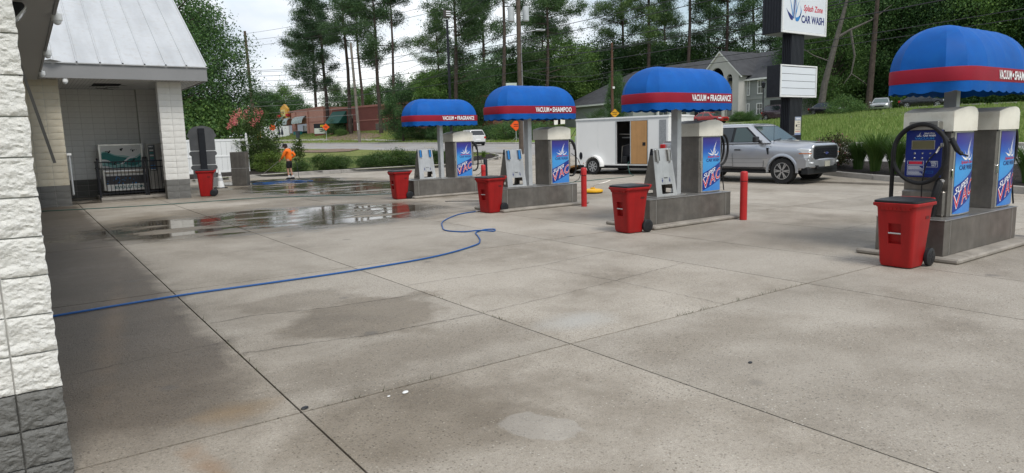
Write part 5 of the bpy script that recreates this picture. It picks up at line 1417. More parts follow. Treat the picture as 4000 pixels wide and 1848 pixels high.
# one storey wing to the left
MB().box(-36, -18, -5, 0.5, -1.2, 3.3).build('wing_wall', SIDING, apt)
MB().add([(-36.6, -5.6, 3.3), (-17.4, -5.6, 3.3), (-20.0, 3.0, 8.6), (-27.5, 3.0, 8.6), (-36.6, 9, 3.3), (-17.4, 9, 3.3)], [(0, 1, 2, 3), (0, 3, 4), (3, 2, 5, 4), (1, 5, 2)]).build('wing_roof', SHING, apt)
MB().box(-36.6, -17.4, -5.68, -5.58, 3.08, 3.32).build('eave_board', TRIMW, apt)
mb = MB()
for k in range(19): mb.add([(-36, -5.02, -0.2 + k * 0.175), (-18, -5.02, -0.2 + k * 0.175), (-18, -5.07, -0.2 + k * 0.175), (-36, -5.07, -0.2 + k * 0.175), (-36, -5.012, -0.03 + k * 0.175), (-18, -5.012, -0.03 + k * 0.175)], [(0, 1, 2, 3), (3, 2, 5, 4)])
tag(mb.build('lap_siding', SIDING, apt, fixn=False), kind='stuff')
for x in (-12.5, -16.4, -9.2):
    mb = MB(); mb.box(x - 0.5, x + 0.5, -0.1, -0.02, 0.4, 2.0); w_ = mb.build('window', TRIMW, apt); MB().box(x - 0.4, x + 0.4, -0.12, -0.1, 0.5, 1.9).build('pane', GLASS_W, w_)
for x in (-17.3, -14.6, -10.8, -8.2): MB().box(x - 0.16, x + 0.16, -1.0, -0.7, -1, 2.6).build('porch_post', TRIMW, apt)
for x in (-15.5, -10.0): MB().box(x - 0.5, x + 0.5, -0.06, 0.0, -0.2, 2.0).build('door', DARK_IN, apt)
lamp = thing('lamp_post', 'black lantern lamp post in front of the apartment house windows', 'lamp post', onT(15.6, 42.6))
MB().tube([(0, 0, 0), (0, 0, 3.9)], [0.09, 0.06], 10).build('post', BLACK_M, lamp); MB().lathe([(0.08, 3.9), (0.19, 4.0), (0.24, 4.45), (0.27, 4.5), (0.05, 4.72), (0.0, 4.85)], 8).build('lantern', BLACK_M, lamp)

# ---- dark brick building
def brick_mat(name, a, b_, mort):
    m, nt, b = base_mat(name)
    br = nd(nt, 'ShaderNodeTexBrick', Scale=1.0, **{'Brick Width': 0.42, 'Row Height': 0.14, 'Mortar Size': 0.012})
    br.inputs['Color1'].default_value = (*a, 1); br.inputs['Color2'].default_value = (*b_, 1); br.inputs['Mortar'].default_value = (*mort, 1)
    mp = nt.nodes.new('ShaderNodeMapping'); mp.inputs['Rotation'].default_value = (PI / 2, 0, 0)
    nt.links.new(objco(nt), mp.inputs['Vector']); nt.links.new(mp.outputs['Vector'], br.inputs['Vector'])
    nt.links.new(mixc(nt, ramp(nt, noise(nt, objco(nt), 0.5, 4), [(0.3, 0), (0.7, 0.4)]), br.outputs['Color'], [q * 0.6 for q in a]), b.inputs['Base Color'])
    b.inputs['Roughness'].default_value = 0.85
    return m
BRICK_D = brick_mat('dark_red_brick', (0.20, 0.055, 0.042), (0.165, 0.045, 0.036), (0.16, 0.07, 0.055))
BRICK_P = brick_mat('pink_brick', (0.50, 0.235, 0.175), (0.44, 0.20, 0.15), (0.42, 0.24, 0.19))
BRICK_B = pm('brick_band', (0.34, 0.15, 0.12), 0.85)
def frame_pts(A, B):
    return math.atan2(B[1] - A[1], B[0] - A[0])
bk = thing('brick_building', 'long dark red brick building with a green awning behind the pine trunks', 'building', (53.31, 138.65, 3.05), frame_pts((53.31, 138.65), (62.78, 95.33)))
MB().box(0, 46, 0.02, 16, -2, 5.6).build('wall', BRICK_D, bk)
MB().box(-0.1, 46.1, -0.12, 0.02, 5.35, 5.72).build('coping', BRICK_B, bk); MB().box(7.5, 46, -0.06, 0.02, 2.75, 2.95).build('string_course', BRICK_B, bk)
MB().box(0.6, 2.05, -1.3, -0.2, -1, 2.6).build('porch_pier', BRICK_P, bk, bevel=0.03); MB().box(0.45, 2.2, -1.4, -0.1, 2.6, 2.75).build('pier_cap', BRICK_B, bk)
GREEN_AW = pm('green_awning', (0.012, 0.075, 0.055), 0.55, 0, 0.12, 2)
MB().prism([(-2.2, 2.5), (0.0, 5.0), (0.0, 2.5)], 0.2, 5.2, 'yz').build('awning', GREEN_AW, bk, bevel=0.02)
for x0, x1, z0, z1, nm in ((2.4, 4.6, -0.5, 2.3, 'doorway'), (5.5, 7.2, -0.5, 4.1, 'tall_window'), (14.6, 17.6, -0.3, 2.1, 'doorway'), (24, 26, -0.3, 2.2, 'doorway'), (32, 34, 0.5, 2.2, 'window')):
    o = MB().box(x0, x1, -0.03, 0.03, z0, z1).build(nm, GLASS, bk); MB().box(x0 - 0.1, x1 + 0.1, -0.02, 0.03, z1, z1 + 0.12).build('lintel', BRICK_B, bk)
# ---- pink sandwich shop: long side and the awning front
sh = thing('sandwich_shop', 'pink brick shop with striped awnings and a yellow gable sign, far left across the road', 'shop', (53.44, 163.86, 3.5), frame_pts((53.44, 163.86), (52.92, 142.06)))
H = 5.75
MB().box(0.02, 21.5, 0.0, 14, -2, H).build('wall', BRICK_P, sh)
fr = frame_pts((52.39, 173.25), (53.44, 163.86))
# the front goes back from the corner at x<0: a second wing in the same frame
MB().box(-9.6, 0.0, 0.55, 14, -2, H - 0.15).build('front_wall', BRICK_P, sh)
MB().box(-10.2, 21.6, -0.12, 0.0, H - 0.12, H + 0.18).build('coping', BRICK_B, sh); MB().box(11.4, 21.5, -0.08, 0.0, 2.75, 2.95).build('string_course', BRICK_B, sh)
for x0, x1 in ((-0.9, 1.9), (10.3, 11.3), (20.5, 21.6)): MB().box(x0, x1, -0.25, -0.005, -1.5, H - 0.3).build('pilaster', BRICK_P, sh)
STR_G = pm('awning_dark_stripe', (0.02, 0.10, 0.08), 0.6); STR_W = pm('awning_white_stripe', (0.62, 0.64, 0.62), 0.6)
def awning(x0, x1, z0, z1, dep, mats, n, nm='awning'):
    p = MB().box(x0, x1, -0.02, 0.0, z1 - 0.1, z1).build(nm, mats[0], sh)
    for k in range(n):
        a, b = lerp(x0, x1, k / n), lerp(x0, x1, (k + 1) / n)
        mb = MB(); mb.grid(lambda u, v: (lerp(a, b, u), -0.04 - dep * math.sin(v * PI / 2), z0 + (z1 - z0) * math.cos(v * PI / 2)), 1, 6)
        mb.build('stripe', mats[k % len(mats)], p, fixn=False, smooth=True)
awning(2.1, 10.2, 2.75, 4.4, 1.3, (STR_G, STR_W), 26)
awning(-5.2, -1.2, 2.75, 4.5, 1.4, (STR_W, STR_G), 16); awning(-8.2, -5.4, 2.6, 4.9, 1.9, (GREEN_AW,), 1); awning(-11.6, -8.4, 2.7, 4.2, 1.4, (STR_W,), 1)
for x0, x1 in ((2.4, 10.0), (-5.0, -1.4), (-8.0, -5.6)): MB().box(x0, x1, -0.02, 0.01 + (0.5 if x0 < 0 else 0), 0.0, 2.6).build('shop_window', GLASS, sh)
sgn = MB().prism([(-9.2, 4.3), (-3.6, 4.3), (-3.6, 6.6), (-6.2, 7.8), (-9.2, 7.0)], -0.35, 0.2, 'xz').build('gable_sign', pm('yellow_facade', (0.70, 0.36, 0.05), 0.6), sh)
MB().box(-8.4, -5.2, -0.5, -0.36, 4.9, 6.5).build('sign_panel', pm('pale_yellow_panel', (0.72, 0.60, 0.22), 0.5), sgn); MB().box(-7.9, -5.8, -0.53, -0.5, 5.5, 6.1).build('sign_print', pm('dark_yellow_print', (0.45, 0.25, 0.03), 0.5), sgn)
for x in (-9.9, -2.6): MB().lathe([(0.02, 0.1), (0.5, 0.05), (0.55, -0.5), (0.1, -0.7)], 12, (x, -0.6, 5.3)).build('red_lantern', pm('red_lamp_shade', (0.4, 0.02, 0.02), 0.4), sh, smooth=True)
for k in range(4): MB().box(3.2 + k * 1.4, 3.9 + k * 1.4, -1.3, -0.7, 0, 1.0).build('cafe_chair', TEAL, sh)
bx, by = xy(103.5, 18.5)
brd = thing('shop_sign_board', 'low brick sign board with black and white panels on the far lawn', 'sign', (bx, by, terr(bx, by)), R(-55))
MB().box(-1.3, 1.3, -0.2, 0.2, -0.3, 0.35).build('brick_base', BRICK_D, brd); fb_ = MB().box(-1.45, 1.45, -0.15, 0.15, 0.35, 2.5).build('frame', BLACK_M, brd)
MB().box(-1.38, 1.38, -0.17, -0.15, 0.42, 1.55).build('lower_panel', pm('pale_panel', (0.62, 0.64, 0.55), 0.5), fb_); lettering('lettering', 'ser', 0.5, 0.95, Matrix.Translation((0.15, -0.16, 1.75)), pm('yellow_letter', (0.75, 0.55, 0.03), 0.5), fb_, 0.04)
for q, (w_, x0) in enumerate(((0.9, -0.1), (0.7, 0.0))): MB().box(x0, x0 + w_, -0.175, -0.17, 1.2 - 0.35 * q, 1.38 - 0.35 * q).build('print_line', BLACK_T, fb_)
wf = thing('white_wall', 'low white wall at the far left beyond the shop', 'wall', (*xy(128, 17), 4.0), R(-60))
MB().box(-8, 4.5, 0, 0.3, -1.5, 1.9).build('panel', WHITE_P, wf)
for i, (s_, t_, lb) in enumerate(((121, 16, 'left one of the two closed dark parasols before the white wall'), (119, 16, 'right one of the two closed dark parasols before the white wall'))):
    u_ = thing('closed_parasol', lb, 'parasol', onT(s_, t_)); MB().tube([(0, 0, 0), (0, 0, 2.6)], 0.05, 6).build('pole', BLACK_M, u_); MB().lathe([(0.10, 1.0), (0.32, 1.1), (0.12, 2.4), (0.0, 2.7)], 10).build('canopy', pm('dark_parasol', (0.02, 0.025, 0.04), 0.8), u_)
ye = thing('yellow_post_sign', 'small yellow sign at the far left beside the flowering bush', 'sign', onT(127, 13)); MB().box(-0.7, 0.7, -0.1, 0.1, 0.6, 3.2).build('panel', YELLOW, ye); MB().box(-0.1, 0.1, -0.08, 0.08, -0.2, 0.6).build('post', BLACK_M, ye)

# ================================================================== ROAD SIGNS, POLES, PYLON
def diamond_sign(loc, rz, half, zc, m, label, post_h, octo=False, text=None):
    t = thing('road_work_sign' if not text else 'warning_sign', label, 'sign', loc, rz)
    if octo: pts = [(half * math.cos(R(22.5 + 45 * k)), zc + half * math.sin(R(22.5 + 45 * k))) for k in range(8)]
    else: pts = [(0, zc - half), (half, zc), (0, zc + half), (-half, zc)]
    p = MB().prism(pts, -0.03, 0.0, 'xz').build('panel', m, t)
    k = 0.9; q = [(x * k, zc + (z - zc) * k) for x, z in pts]; q2 = [(x * 0.87, zc + (z - zc) * 0.87) for x, z in pts]
    n = len(q); MB().add([(x, -0.033, z) for x, z in q] + [(x, -0.033, z) for x, z in q2], [(i, (i + 1) % n, n + (i + 1) % n, n + i) for i in range(n)]).build('border', BLACK_T, p, fixn=False)
    if text:
        for i, (wd, w_) in enumerate(text): lettering('lettering', wd, half * 0.26, w_, Matrix.Translation((-w_ / 2, -0.034, zc + half * (0.08 - 0.40 * i))), BLACK_T, p, 0.03)
    else:
        for i in range(2): MB().box(-half * 0.4, half * 0.4, -0.034, -0.031, zc + half * (0.12 - 0.32 * i), zc + half * (0.24 - 0.32 * i)).build('print_line', BLACK_T, p)
    MB().box(-0.03, 0.03, 0.002, 0.05, -0.2, zc + half * 0.5).build('post', GALV, t)
    if not text: MB().tube([(-0.6, 0.1, 0.0), (0, 0.05, 0.5), (0.6, 0.1, 0.0)], 0.02, 6).build('stand', GALV, t)
    return t
rzc = R(-30)
diamond_sign(onT(119, 14.0), R(-16), 0.72, 3.2, ORANGE, 'orange road work sign standing before the awning front of the shop', 3.0, True)
diamond_sign(onT(88.8, 13.6), R(-20), 0.68, 2.75, ORANGE, 'orange diamond sign on a tall thin post in front of the shop board', 3.0)
diamond_sign(onT(26.5, 14.6), R(-34), 0.66, 1.85, ORANGE, 'orange diamond sign half hidden behind the dark utility pole', 3.0)
yl = xy(7.2, 13.6)
diamond_sign((43.1, 44.6, terr(43.1, 44.6)), R(-44), 0.40, 2.55, YELLOW, 'yellow diamond sign reading NARROW LANES above the trailer roof', 3.0, False, (('NARROW', 0.46), ('LANES', 0.34)))

def pole(name, label, loc, h, r0, m, cat='utility pole', lean=(0, 0)):
    t = thing(name, label, cat, loc); MB().tube([(0, 0, -0.3), (lean[0] * 0.5, lean[1] * .5, h * 0.5), (lean[0], lean[1], h)], [r0, r0 * 0.87, r0 * 0.72], 12).build('shaft', m, t, smooth=True)
    return t
u1 = pole('utility_pole', 'dark utility pole with two transformer cans behind the VACUUM SHAMPOO canopy', (29.64, 40.33, 0.5), 13.2, 0.20, WOOD_POLE)
for k, (dx, dy) in enumerate(((-0.36, 0.28), (0.36, -0.28))):
    mb = MB(); c_ = (dx * 1.15, dy * 1.15, 9.35); mb.lathe([(0.19, 0), (0.225, 0.03), (0.225, 0.92), (0.20, 1.0), (0.06, 1.04)], 16, c_); can = mb.build('transformer_can', pm('pale_grey_can', (0.42, 0.44, 0.45), 0.45), u1, smooth=True, ang=40)
    MB().lathe([(0.03, 0), (0.05, 0.08), (0.03, 0.2)], 8, (c_[0], c_[1], 10.38)).build('bushing', GREY_TRIM, can); MB().tube([(0, 0, 9.95), (dx * 0.8, dy * 0.8, 9.95)], 0.03, 6).build('can_bracket', GALV, u1)
MB().tube(hose_path([(0.1, 0, 8.4), (0.5, -0.35, 8.62), (1.0, -0.7, 8.72)], 5), 0.03, 6).build('lamp_arm', GALV, u1, smooth=True); MB().obox((1.25, -0.88, 8.73), (0.7, 0.22, 0.13), Matrix.Rotation(-0.6, 3, 'Z')).build('lamp_head', GALV, u1, bevel=0.04)
MB().tube([(0.05, -0.2, 0), (0.04, -0.18, 8.6)], 0.035, 6).build('riser_pipe', WIRE_L, u1); MB().tube([(0.20, -0.1, 0), (0.16, -0.08, 6.5)], 0.022, 6).build('riser_pipe', WIRE_L, u1)
MB().obox((-0.55, 0.32, 4.85), (0.78, 0.06, 0.5), Matrix.Rotation(R(-36), 3, 'Z')).build('sign_back', pm('pale_green_plate', (0.48, 0.54, 0.48), 0.5), u1)
u2 = pole('utility_pole', 'thin brown pole rising behind the trailer between two canopies', (45.69, 47.62, 1.0), 9.2, 0.14, pm('red_brown_pole', (0.12, 0.062, 0.042), 0.85, 0, 0.2, 3, streak=(8, 8, .4)))
MB().box(-0.06, 0.14, -0.2, -0.1, 5.0, 5.2).build('bracket', WHITE_P, u2)
u3 = pole('utility_pole', 'pale leaning utility pole on the far verge in front of the pine trees', (47.2, 110.87, 1.5), 16.6, 0.27, WOOD_POLE_L, lean=(-0.5, 0.2))
MB().box(-0.30, -0.27, -0.3, 0.0, 2.2, 3.4).build('marker', WHITE_P, u3)
u4 = pole('utility_pole', 'dark utility pole beside the big tree at the left edge of the sky', (23.55, 86.87, 0.6), 14.6, 0.22, WOOD_POLE, lean=(-0.3, 0.1))
lp = thing('lot_light', 'tall dark light pole with a square floodlight behind the farthest canopy', 'light pole', (23.94, 40.6, 0.2))
MB().tube([(0, 0, 0), (0, 0, 9.4)], [0.12, 0.09], 4).build('shaft', BLACK_M, lp)
fh = MB().obox((-0.02, -0.05, 9.75), (0.40, 0.34, 0.44)).build('flood_head', pm('brown_metal', (0.07, 0.055, 0.045), 0.5), lp, bevel=0.02)
for k in range(3): MB().obox((-0.03, -0.245, 9.62 + 0.13 * k), (0.32, 0.02, 0.06)).build('louvre', LAMP_G, fh)

def wire(a, b, sag, r0, m, label, grp):
    P = [(lerp(a[0], b[0], k / 24), lerp(a[1], b[1], k / 24), lerp(a[2], b[2], k / 24) - 4 * sag * (k / 24) * (1 - k / 24)) for k in range(25)]
    return tag(MB().tube(P, r0, 5).build('cable', m), label, 'cable', grp)
PL = (29.64, 40.33); PF = (23.3, 86.9); PB = (45.69, 47.62); PR = (24.0, -8.0); PBR = (39.5, -8.0); P3 = (46.8, 111.0)
WG = 'overhead cables along the road'
for z0, z1, zr, sg in ((13.4, 14.9, 13.4, 0.5), (12.6, 14.1, 12.6, 0.6), (12.0, 13.4, 12.0, 0.5), (9.0, 10.6, 8.9, 0.6), (8.5, 9.9, 8.4, 0.55), (7.6, 8.7, 7.7, 0.6), (7.0, 7.7, 7.1, 0.5), (6.4, 6.9, 6.5, 0.5)):
    wire((*PL, z0), (*PF, z1), sg, 0.016 if z0 > 10 else 0.021, WIRE, 'overhead cable running left from the dark utility pole', WG)
    wire((*PL, z0), (*PR, zr), sg, 0.014 if z0 > 10 else 0.02, WIRE, 'overhead cable running from the dark utility pole past the canopies', 'overhead cables on the near side')
for z0, z1 in ((9.9, 10.4), (9.6, 9.9), (7.6, 8.0), (7.2, 7.5)):
    wire((*PB, z0), (*PBR, z1), 0.4, 0.022, WIRE, 'cable running right from the thin brown pole', 'cables at the brown pole')
    wire((*PB, z0), (*PL, z0 - 1.1), 0.5, 0.02, WIRE, 'cable joining the thin brown pole and the dark utility pole', 'cables between the two poles')
for z0, z1 in ((14.5, 12.8), (13.0, 12.0), (11.2, 10.5), (9.5, 8.6)):
    wire((*P3, z0), (*PL, z1), 0.9, 0.02, WIRE, 'long cable crossing from the pale pole to the dark utility pole', 'cables crossing the road')
    wire((*P3, z0 - 0.4), (-30, 150, z0 + 2), 1.6, 0.026, WIRE, 'long cable crossing the sky left of the pale pole', 'cables crossing the sky')
for z0 in (8.6, 7.4, 6.3): wire((*P3, z0), (-40, 175, z0 + 1.0), 1.2, 0.026, WIRE_L, 'low pale cable over the shop roof', 'low cables over the shop')

# ---- sign pylon
py = thing('sign_pylon', 'black sign pylon with car wash sign and blank white letter board behind the pickup', 'sign', (23.4, 15.38, 0.1))
CORR = pm('black_corrugated', (0.010, 0.011, 0.016), 0.45, 0, 0.2)
mb = MB()
for k in range(10):
    x0 = 0.8 + k * 0.085; mb.box(x0, x0 + 0.062, 0.10, 0.13, 0, 5.3); 
mb.box(0.8, 1.65, 0.13, 0.50, 0, 5.3)
for k in range(5): mb.box(0.775, 0.80, 0.12 + k * 0.075, 0.17 + k * 0.075, 0, 5.3)
mb.build('post', CORR, py)
bx = MB().box(0.0, 2.42, 0.03, 0.60, 2.86, 4.06).build('letter_board', BLACK_M, py, bevel=0.012)
PANEL = pm('white_sign_panel', (0.66, 0.69, 0.72), 0.35, 0, 0.03, 0.7)
for k in range(4): MB().box(0.07, 2.35, 0.008, 0.03, 2.94 + 0.265 * k, 3.19 + 0.265 * k).build('letter_row', PANEL, bx, bevel=0.005)
for a, b, c, d in ((0.0, 2.42, 2.86, 2.925), (0.0, 2.42, 4.01, 4.06), (0.0, 0.06, 2.925, 4.01), (2.36, 2.42, 2.925, 4.01)): MB().box(a, b, -0.01, 0.028, c, d).build('board_frame', WHITE_P, bx, bevel=0.005)
tb = MB().box(0.0, 2.95, 0.05, 0.85, 5.22, 8.3).build('sign_box', BLACK_M, py, bevel=0.015)
for k in range(6): MB().box(-0.012, 0.0, 0.12 + k * 0.12, 0.16 + k * 0.12, 5.25, 8.28).build('side_rib', CORR, tb)
MB().box(0.06, 2.89, 0.01, 0.05, 5.31, 8.24).build('sign_face', PANEL, tb, bevel=0.01)
for a, b, c, d in ((0.0, 2.95, 5.22, 5.30), (0.0, 0.06, 5.30, 8.24), (2.89, 2.95, 5.30, 8.24)): MB().box(a, b, -0.02, 0.048, c, d).build('face_frame', WHITE_P, tb, bevel=0.008)
def sf(x, y, z): return (x, 0.006, z)
logo(tb, sf, [NAVY_T, BLUE_T, BLUE_T], (1.05, 1.9), 0.22, 5.72)
lettering('lettering', 'Splash Zone', 0.30, 1.30, Matrix.Translation((1.38, 0.006, 6.02)), RED_T, tb, 0.02, 0.22)
lettering('lettering', 'CAR WASH', 0.29, 1.55, Matrix.Translation((1.24, 0.006, 5.64)), NAVY_T, tb, 0.03)
no = MB().box(1.15, 1.55, 0.085, 0.10, 1.42, 2.12).build('notice', pm('cream_notice', (0.62, 0.58, 0.46), 0.5), py)
MB().box(1.15, 1.55, 0.080, 0.085, 1.98, 2.12).build('notice_band', pm('grey_blue_print', (0.25, 0.29, 0.38), 0.5), no); MB().box(1.15, 1.55, 0.080, 0.085, 1.42, 1.50).build('notice_band', pm('blue_grey_print', (0.22, 0.26, 0.40), 0.5), no)
lettering('lettering', 'WARNING', 0.08, 0.34, Matrix.Translation((1.18, 0.078, 2.01)), WHITE_T, no, 0.03)
for k in range(4): MB().box(1.2 + (0.12 if k < 3 else 0), 1.5, 0.082, 0.085, 1.9 - k * 0.09, 1.92 - k * 0.09).build('print_line', GREY_TRIM, no)
MB().lathe([(0.05, 0), (0.05, -0.004)], 10, (1.26, 0.085, 1.78), 'y').build('notice_seal', BLACK_T, no)
MB().box(1.2, 1.5, 0.082, 0.085, 1.55, 1.57).build('print_line', RED_T, no)
tr = thing('street_bin', 'grey rubbish bin in a white holder on the far verge beside the bush', 'bin', onT(101, 12.9)); MB().lathe([(0.32, 0.75), (0.45, 2.2), (0.48, 2.25), (0.48, 2.35), (0.0, 2.4)], 14).build('body', pm('slate_plastic', (0.05, 0.06, 0.07), 0.5), tr, smooth=True, ang=40); MB().box(-0.4, 0.4, -0.35, 0.35, 0.0, 0.75).build('holder', WHITE_P, tr)
# ================================================================== VEHICLES
def wheel(parent, loc, r0, w, rim, side, spokes=6, twin=True):
    """side -1: outer face towards -y"""
    t = MB(); s = side
    t.lathe([(r0 * 0.62, 0.0), (r0 * 0.9, 0.0), (r0 * 0.985, -s * -0.0 + s * -0.0), (r0, s * -0.03 * 1.0), (r0, s * -(w - 0.03)), (r0 * 0.97, s * -w), (r0 * 0.62, s * -w)], 36, (0, 0, 0), 'y')
    ty = t.build('wheel', TYRE, parent, loc, smooth=True, ang=30)
    rm = MB(); rm.lathe([(r0 * 0.655, s * 0.004), (r0 * 0.63, s * 0.004), (r0 * 0.60, s * -0.05), (r0 * 0.58, s * -w * 0.7), (r0 * 0.05, s * -w * 0.72)], 32, (0, 0, 0), 'y', cap=False)
    rm.build('rim_well', BLACK_M, ty, smooth=True, ang=40)
    sp = MB(); sp.lathe([(r0 * 0.665, s * -0.006), (r0 * 0.665, s * 0.010), (r0 * 0.625, s * 0.010), (r0 * 0.60, s * -0.03)], 36, (0, 0, 0), 'y', cap=False)
    for k in range(spokes):
        for d in ((-0.13, 0.13) if twin else (0,)):
            a0 = 2 * PI * k / spokes; a1 = a0 + d
            p0 = Vector((math.cos(a0 + d * 0.6), 0, math.sin(a0 + d * 0.6))) * r0 * 0.12; p1 = Vector((math.cos(a1), 0, math.sin(a1))) * r0 * 0.63
            mid = (p0 + p1) / 2; dr = p1 - p0; ang = math.atan2(dr.z, dr.x)
            sp.obox((mid.x, s * -0.004, mid.z), (dr.length, 0.022, r0 * (0.075 if twin else 0.16)), Matrix.Rotation(-ang, 3, 'Y'))
    sp.lathe([(0.0, s * 0.006), (r0 * 0.13, s * 0.006), (r0 * 0.14, s * -0.02)], 16, (0, 0, 0), 'y', cap=False)
    sp.build('rim', rim, ty, smooth=True, ang=35)
    MB().lathe([(0.0, s * 0.008), (r0 * 0.07, s * 0.008)], 12, (0, 0, 0), 'y', cap=False).build('hub_cap', BLACK_M, ty)
    return ty
ALLOY = pm('alloy', (0.55, 0.55, 0.55), 0.3, 0.8, 0.03)
STEEL_RIM = pm('steel_rim', (0.45, 0.46, 0.47), 0.4, 0.6, 0.05)

def sect(x, hw, zb, zs, zt, crown=0.6, tuck=0.06):
    """closed body ring at x: rocker, side, shoulder, top"""
    r = [(hw - tuck - 0.04, zb), (hw - tuck * 0.4, zb + 0.10), (hw, lerp(zb, zs, 0.55)), (hw - 0.012, lerp(zb, zs, 0.82)), (hw - 0.035, zs), (hw * 0.90, lerp(zs, zt, 0.55)), (hw * crown, zt), (0, zt + 0.012)]
    R_ = [(x, -y, z) for y, z in r]; L_ = [(x, y, z) for y, z in r[:-1]][::-1]
    return R_ + L_
def arches(body, xs, r0, z, hw):
    for x in xs:
        c = MB(); c.lathe([(r0, -hw - 0.2), (r0, -hw + 0.34)], 32, (x, 0, z), 'y'); c.lathe([(r0, hw - 0.34), (r0, hw + 0.2)], 32, (x, 0, z), 'y')
        cu = c.build('cutter', DARK_IN, None); cu.matrix_world = body.parent.matrix_basis.copy() if body.parent else Matrix()
        boolean(body, cu)
    me = body.data
    me.polygons.foreach_set('use_smooth', [True] * len(me.polygons)); me.set_sharp_from_angle(angle=R(33))
def arch_lip(parent, x, z, r0, hw, s, m, flare=0.03):
    mb = MB(); n = 22; rings = []
    for k in range(n + 1):
        a = lerp(-0.10, PI + 0.10, k / n)
        q = [(r0 - 0.012, s * (hw - 0.03)), (r0 - 0.012, s * (hw + flare)), (r0 + 0.04, s * (hw + flare * 0.8)), (r0 + 0.075, s * (hw - 0.006))]
        rings.append([(x + rr * math.cos(a), y, z + rr * math.sin(a)) for rr, y in q])
    mb.loft(rings, closed=False, cap=False); mb.build('wheel_arch', m, parent, smooth=True, ang=40)
def side_poly(parent, name, pts, yfn, s, mat_, off=0.006):
    """polygon on the body side; pts (x,z)"""
    vs = [(x, s * (yfn(x, z) + off), z) for x, z in pts]
    return MB().add(vs, [tuple(range(len(vs)))]).build(name, mat_, parent, fixn=False)
def seam(parent, pts, yfn, s, w=0.012, m=None, name='panel_gap'):
    mb = MB()
    for (x0, z0), (x1, z1) in zip(pts[:-1], pts[1:]):
        d = math.hypot(x1 - x0, z1 - z0); nx, nz_ = -(z1 - z0) / d * w / 2, (x1 - x0) / d * w / 2
        q = [(x0 + nx, z0 + nz_), (x0 - nx, z0 - nz_), (x1 - nx, z1 - nz_), (x1 + nx, z1 + nz_)]
        mb.add([(x, s * (yfn(x, z) + 0.004), z) for x, z in q], [(0, 1, 2, 3)])
    return mb.build(name, m or BLACK_M, parent, fixn=False)

# ---------------------------------------------------------------- silver pickup (local origin under the front axle, x forward)
tk = thing('pickup_truck', 'silver crew cab pickup parked facing right by the sign pylon', 'pickup', (20.80, 12.95, 0.02), R(-87))
HWt = 0.985
secs = [sect(0.90, 0.80, 0.62, 1.06, 1.20, 0.78), sect(0.86, 0.88, 0.50, 1.10, 1.245, 0.78), sect(0.70, 0.945, 0.44, 1.13, 1.28, 0.74), sect(0.40, 0.97, 0.42, 1.15, 1.305, 0.72), sect(0.0, HWt, 0.42, 1.16, 1.325, 0.72),
        sect(-0.25, HWt, 0.42, 1.17, 1.345, 0.72), sect(-0.50, HWt, 0.42, 1.20, 1.365, 0.8), sect(-0.70, HWt, 0.42, 1.22, 1.35, 0.86), sect(-2.0, HWt, 0.42, 1.23, 1.34, 0.88), sect(-2.80, HWt, 0.42, 1.24, 1.34, 0.88),
        sect(-2.85, HWt, 0.46, 1.30, 1.39, 0.93), sect(-4.2, HWt, 0.48, 1.31, 1.40, 0.93), sect(-4.86, 0.97, 0.56, 1.31, 1.40, 0.93), sect(-4.92, 0.94, 0.62, 1.28, 1.37, 0.9)]
mb = MB(); mb.loft(secs); body = mb.build('body', SILVER, tk)
AR, AZ = 0.485, 0.40
arches(body, (0.0, -3.68), AR, AZ, HWt)
yb = lambda x, z: HWt - 0.002 + (0.0 if z < 1.0 else -0.03 * (z - 1.0) / 0.2)
MB().box(-0.6, 0.6, -0.86, 0.86, 0.42, 1.05).build('wheel_housing', DARK_IN, tk).scale = (0.62, 0.75, 0.9)
mb = MB(); mb.box(-4.7, 0.6, -0.62, 0.62, 0.30, 0.55); mb.build('underbody', BLACK_M, tk)
# cab
def cab_ring(z, x0, x1, hw, r=0.16):
    o = []
    for cx_, cy_, a0 in ((x1 - r, hw - r, 0), (x0 + r, hw - r, 90), (x0 + r, -hw + r, 180), (x1 - r, -hw + r, 270)):
        for k in range(5): o.append((cx_ + r * math.cos(R(a0 + 22.5 * k)), cy_ + r * math.sin(R(a0 + 22.5 * k)), z))
    return o
ZB_, ZR = 1.30, 1.86
cab_lo = (ZB_, -2.83, -0.44, 0.945); cab_hi = (ZR, -2.68, -1.20, 0.775)
mb = MB(); mb.loft([cab_ring(*cab_lo, r=0.10), cab_ring(*cab_hi, r=0.12), cab_ring(1.915, -2.64, -1.30, 0.72, r=0.15), cab_ring(1.945, -2.56, -1.46, 0.62, r=0.18), cab_ring(1.955, -2.4, -1.7, 0.40, r=0.2)])
mb.build('cab', SILVER, tk, smooth=True, ang=32)
def yc(x, z): return lerp(0.945, 0.775, (z - ZB_) / (ZR - ZB_))
def xw(z): return lerp(-0.44, -1.20, (z - ZB_) / (ZR - ZB_))          # windscreen line
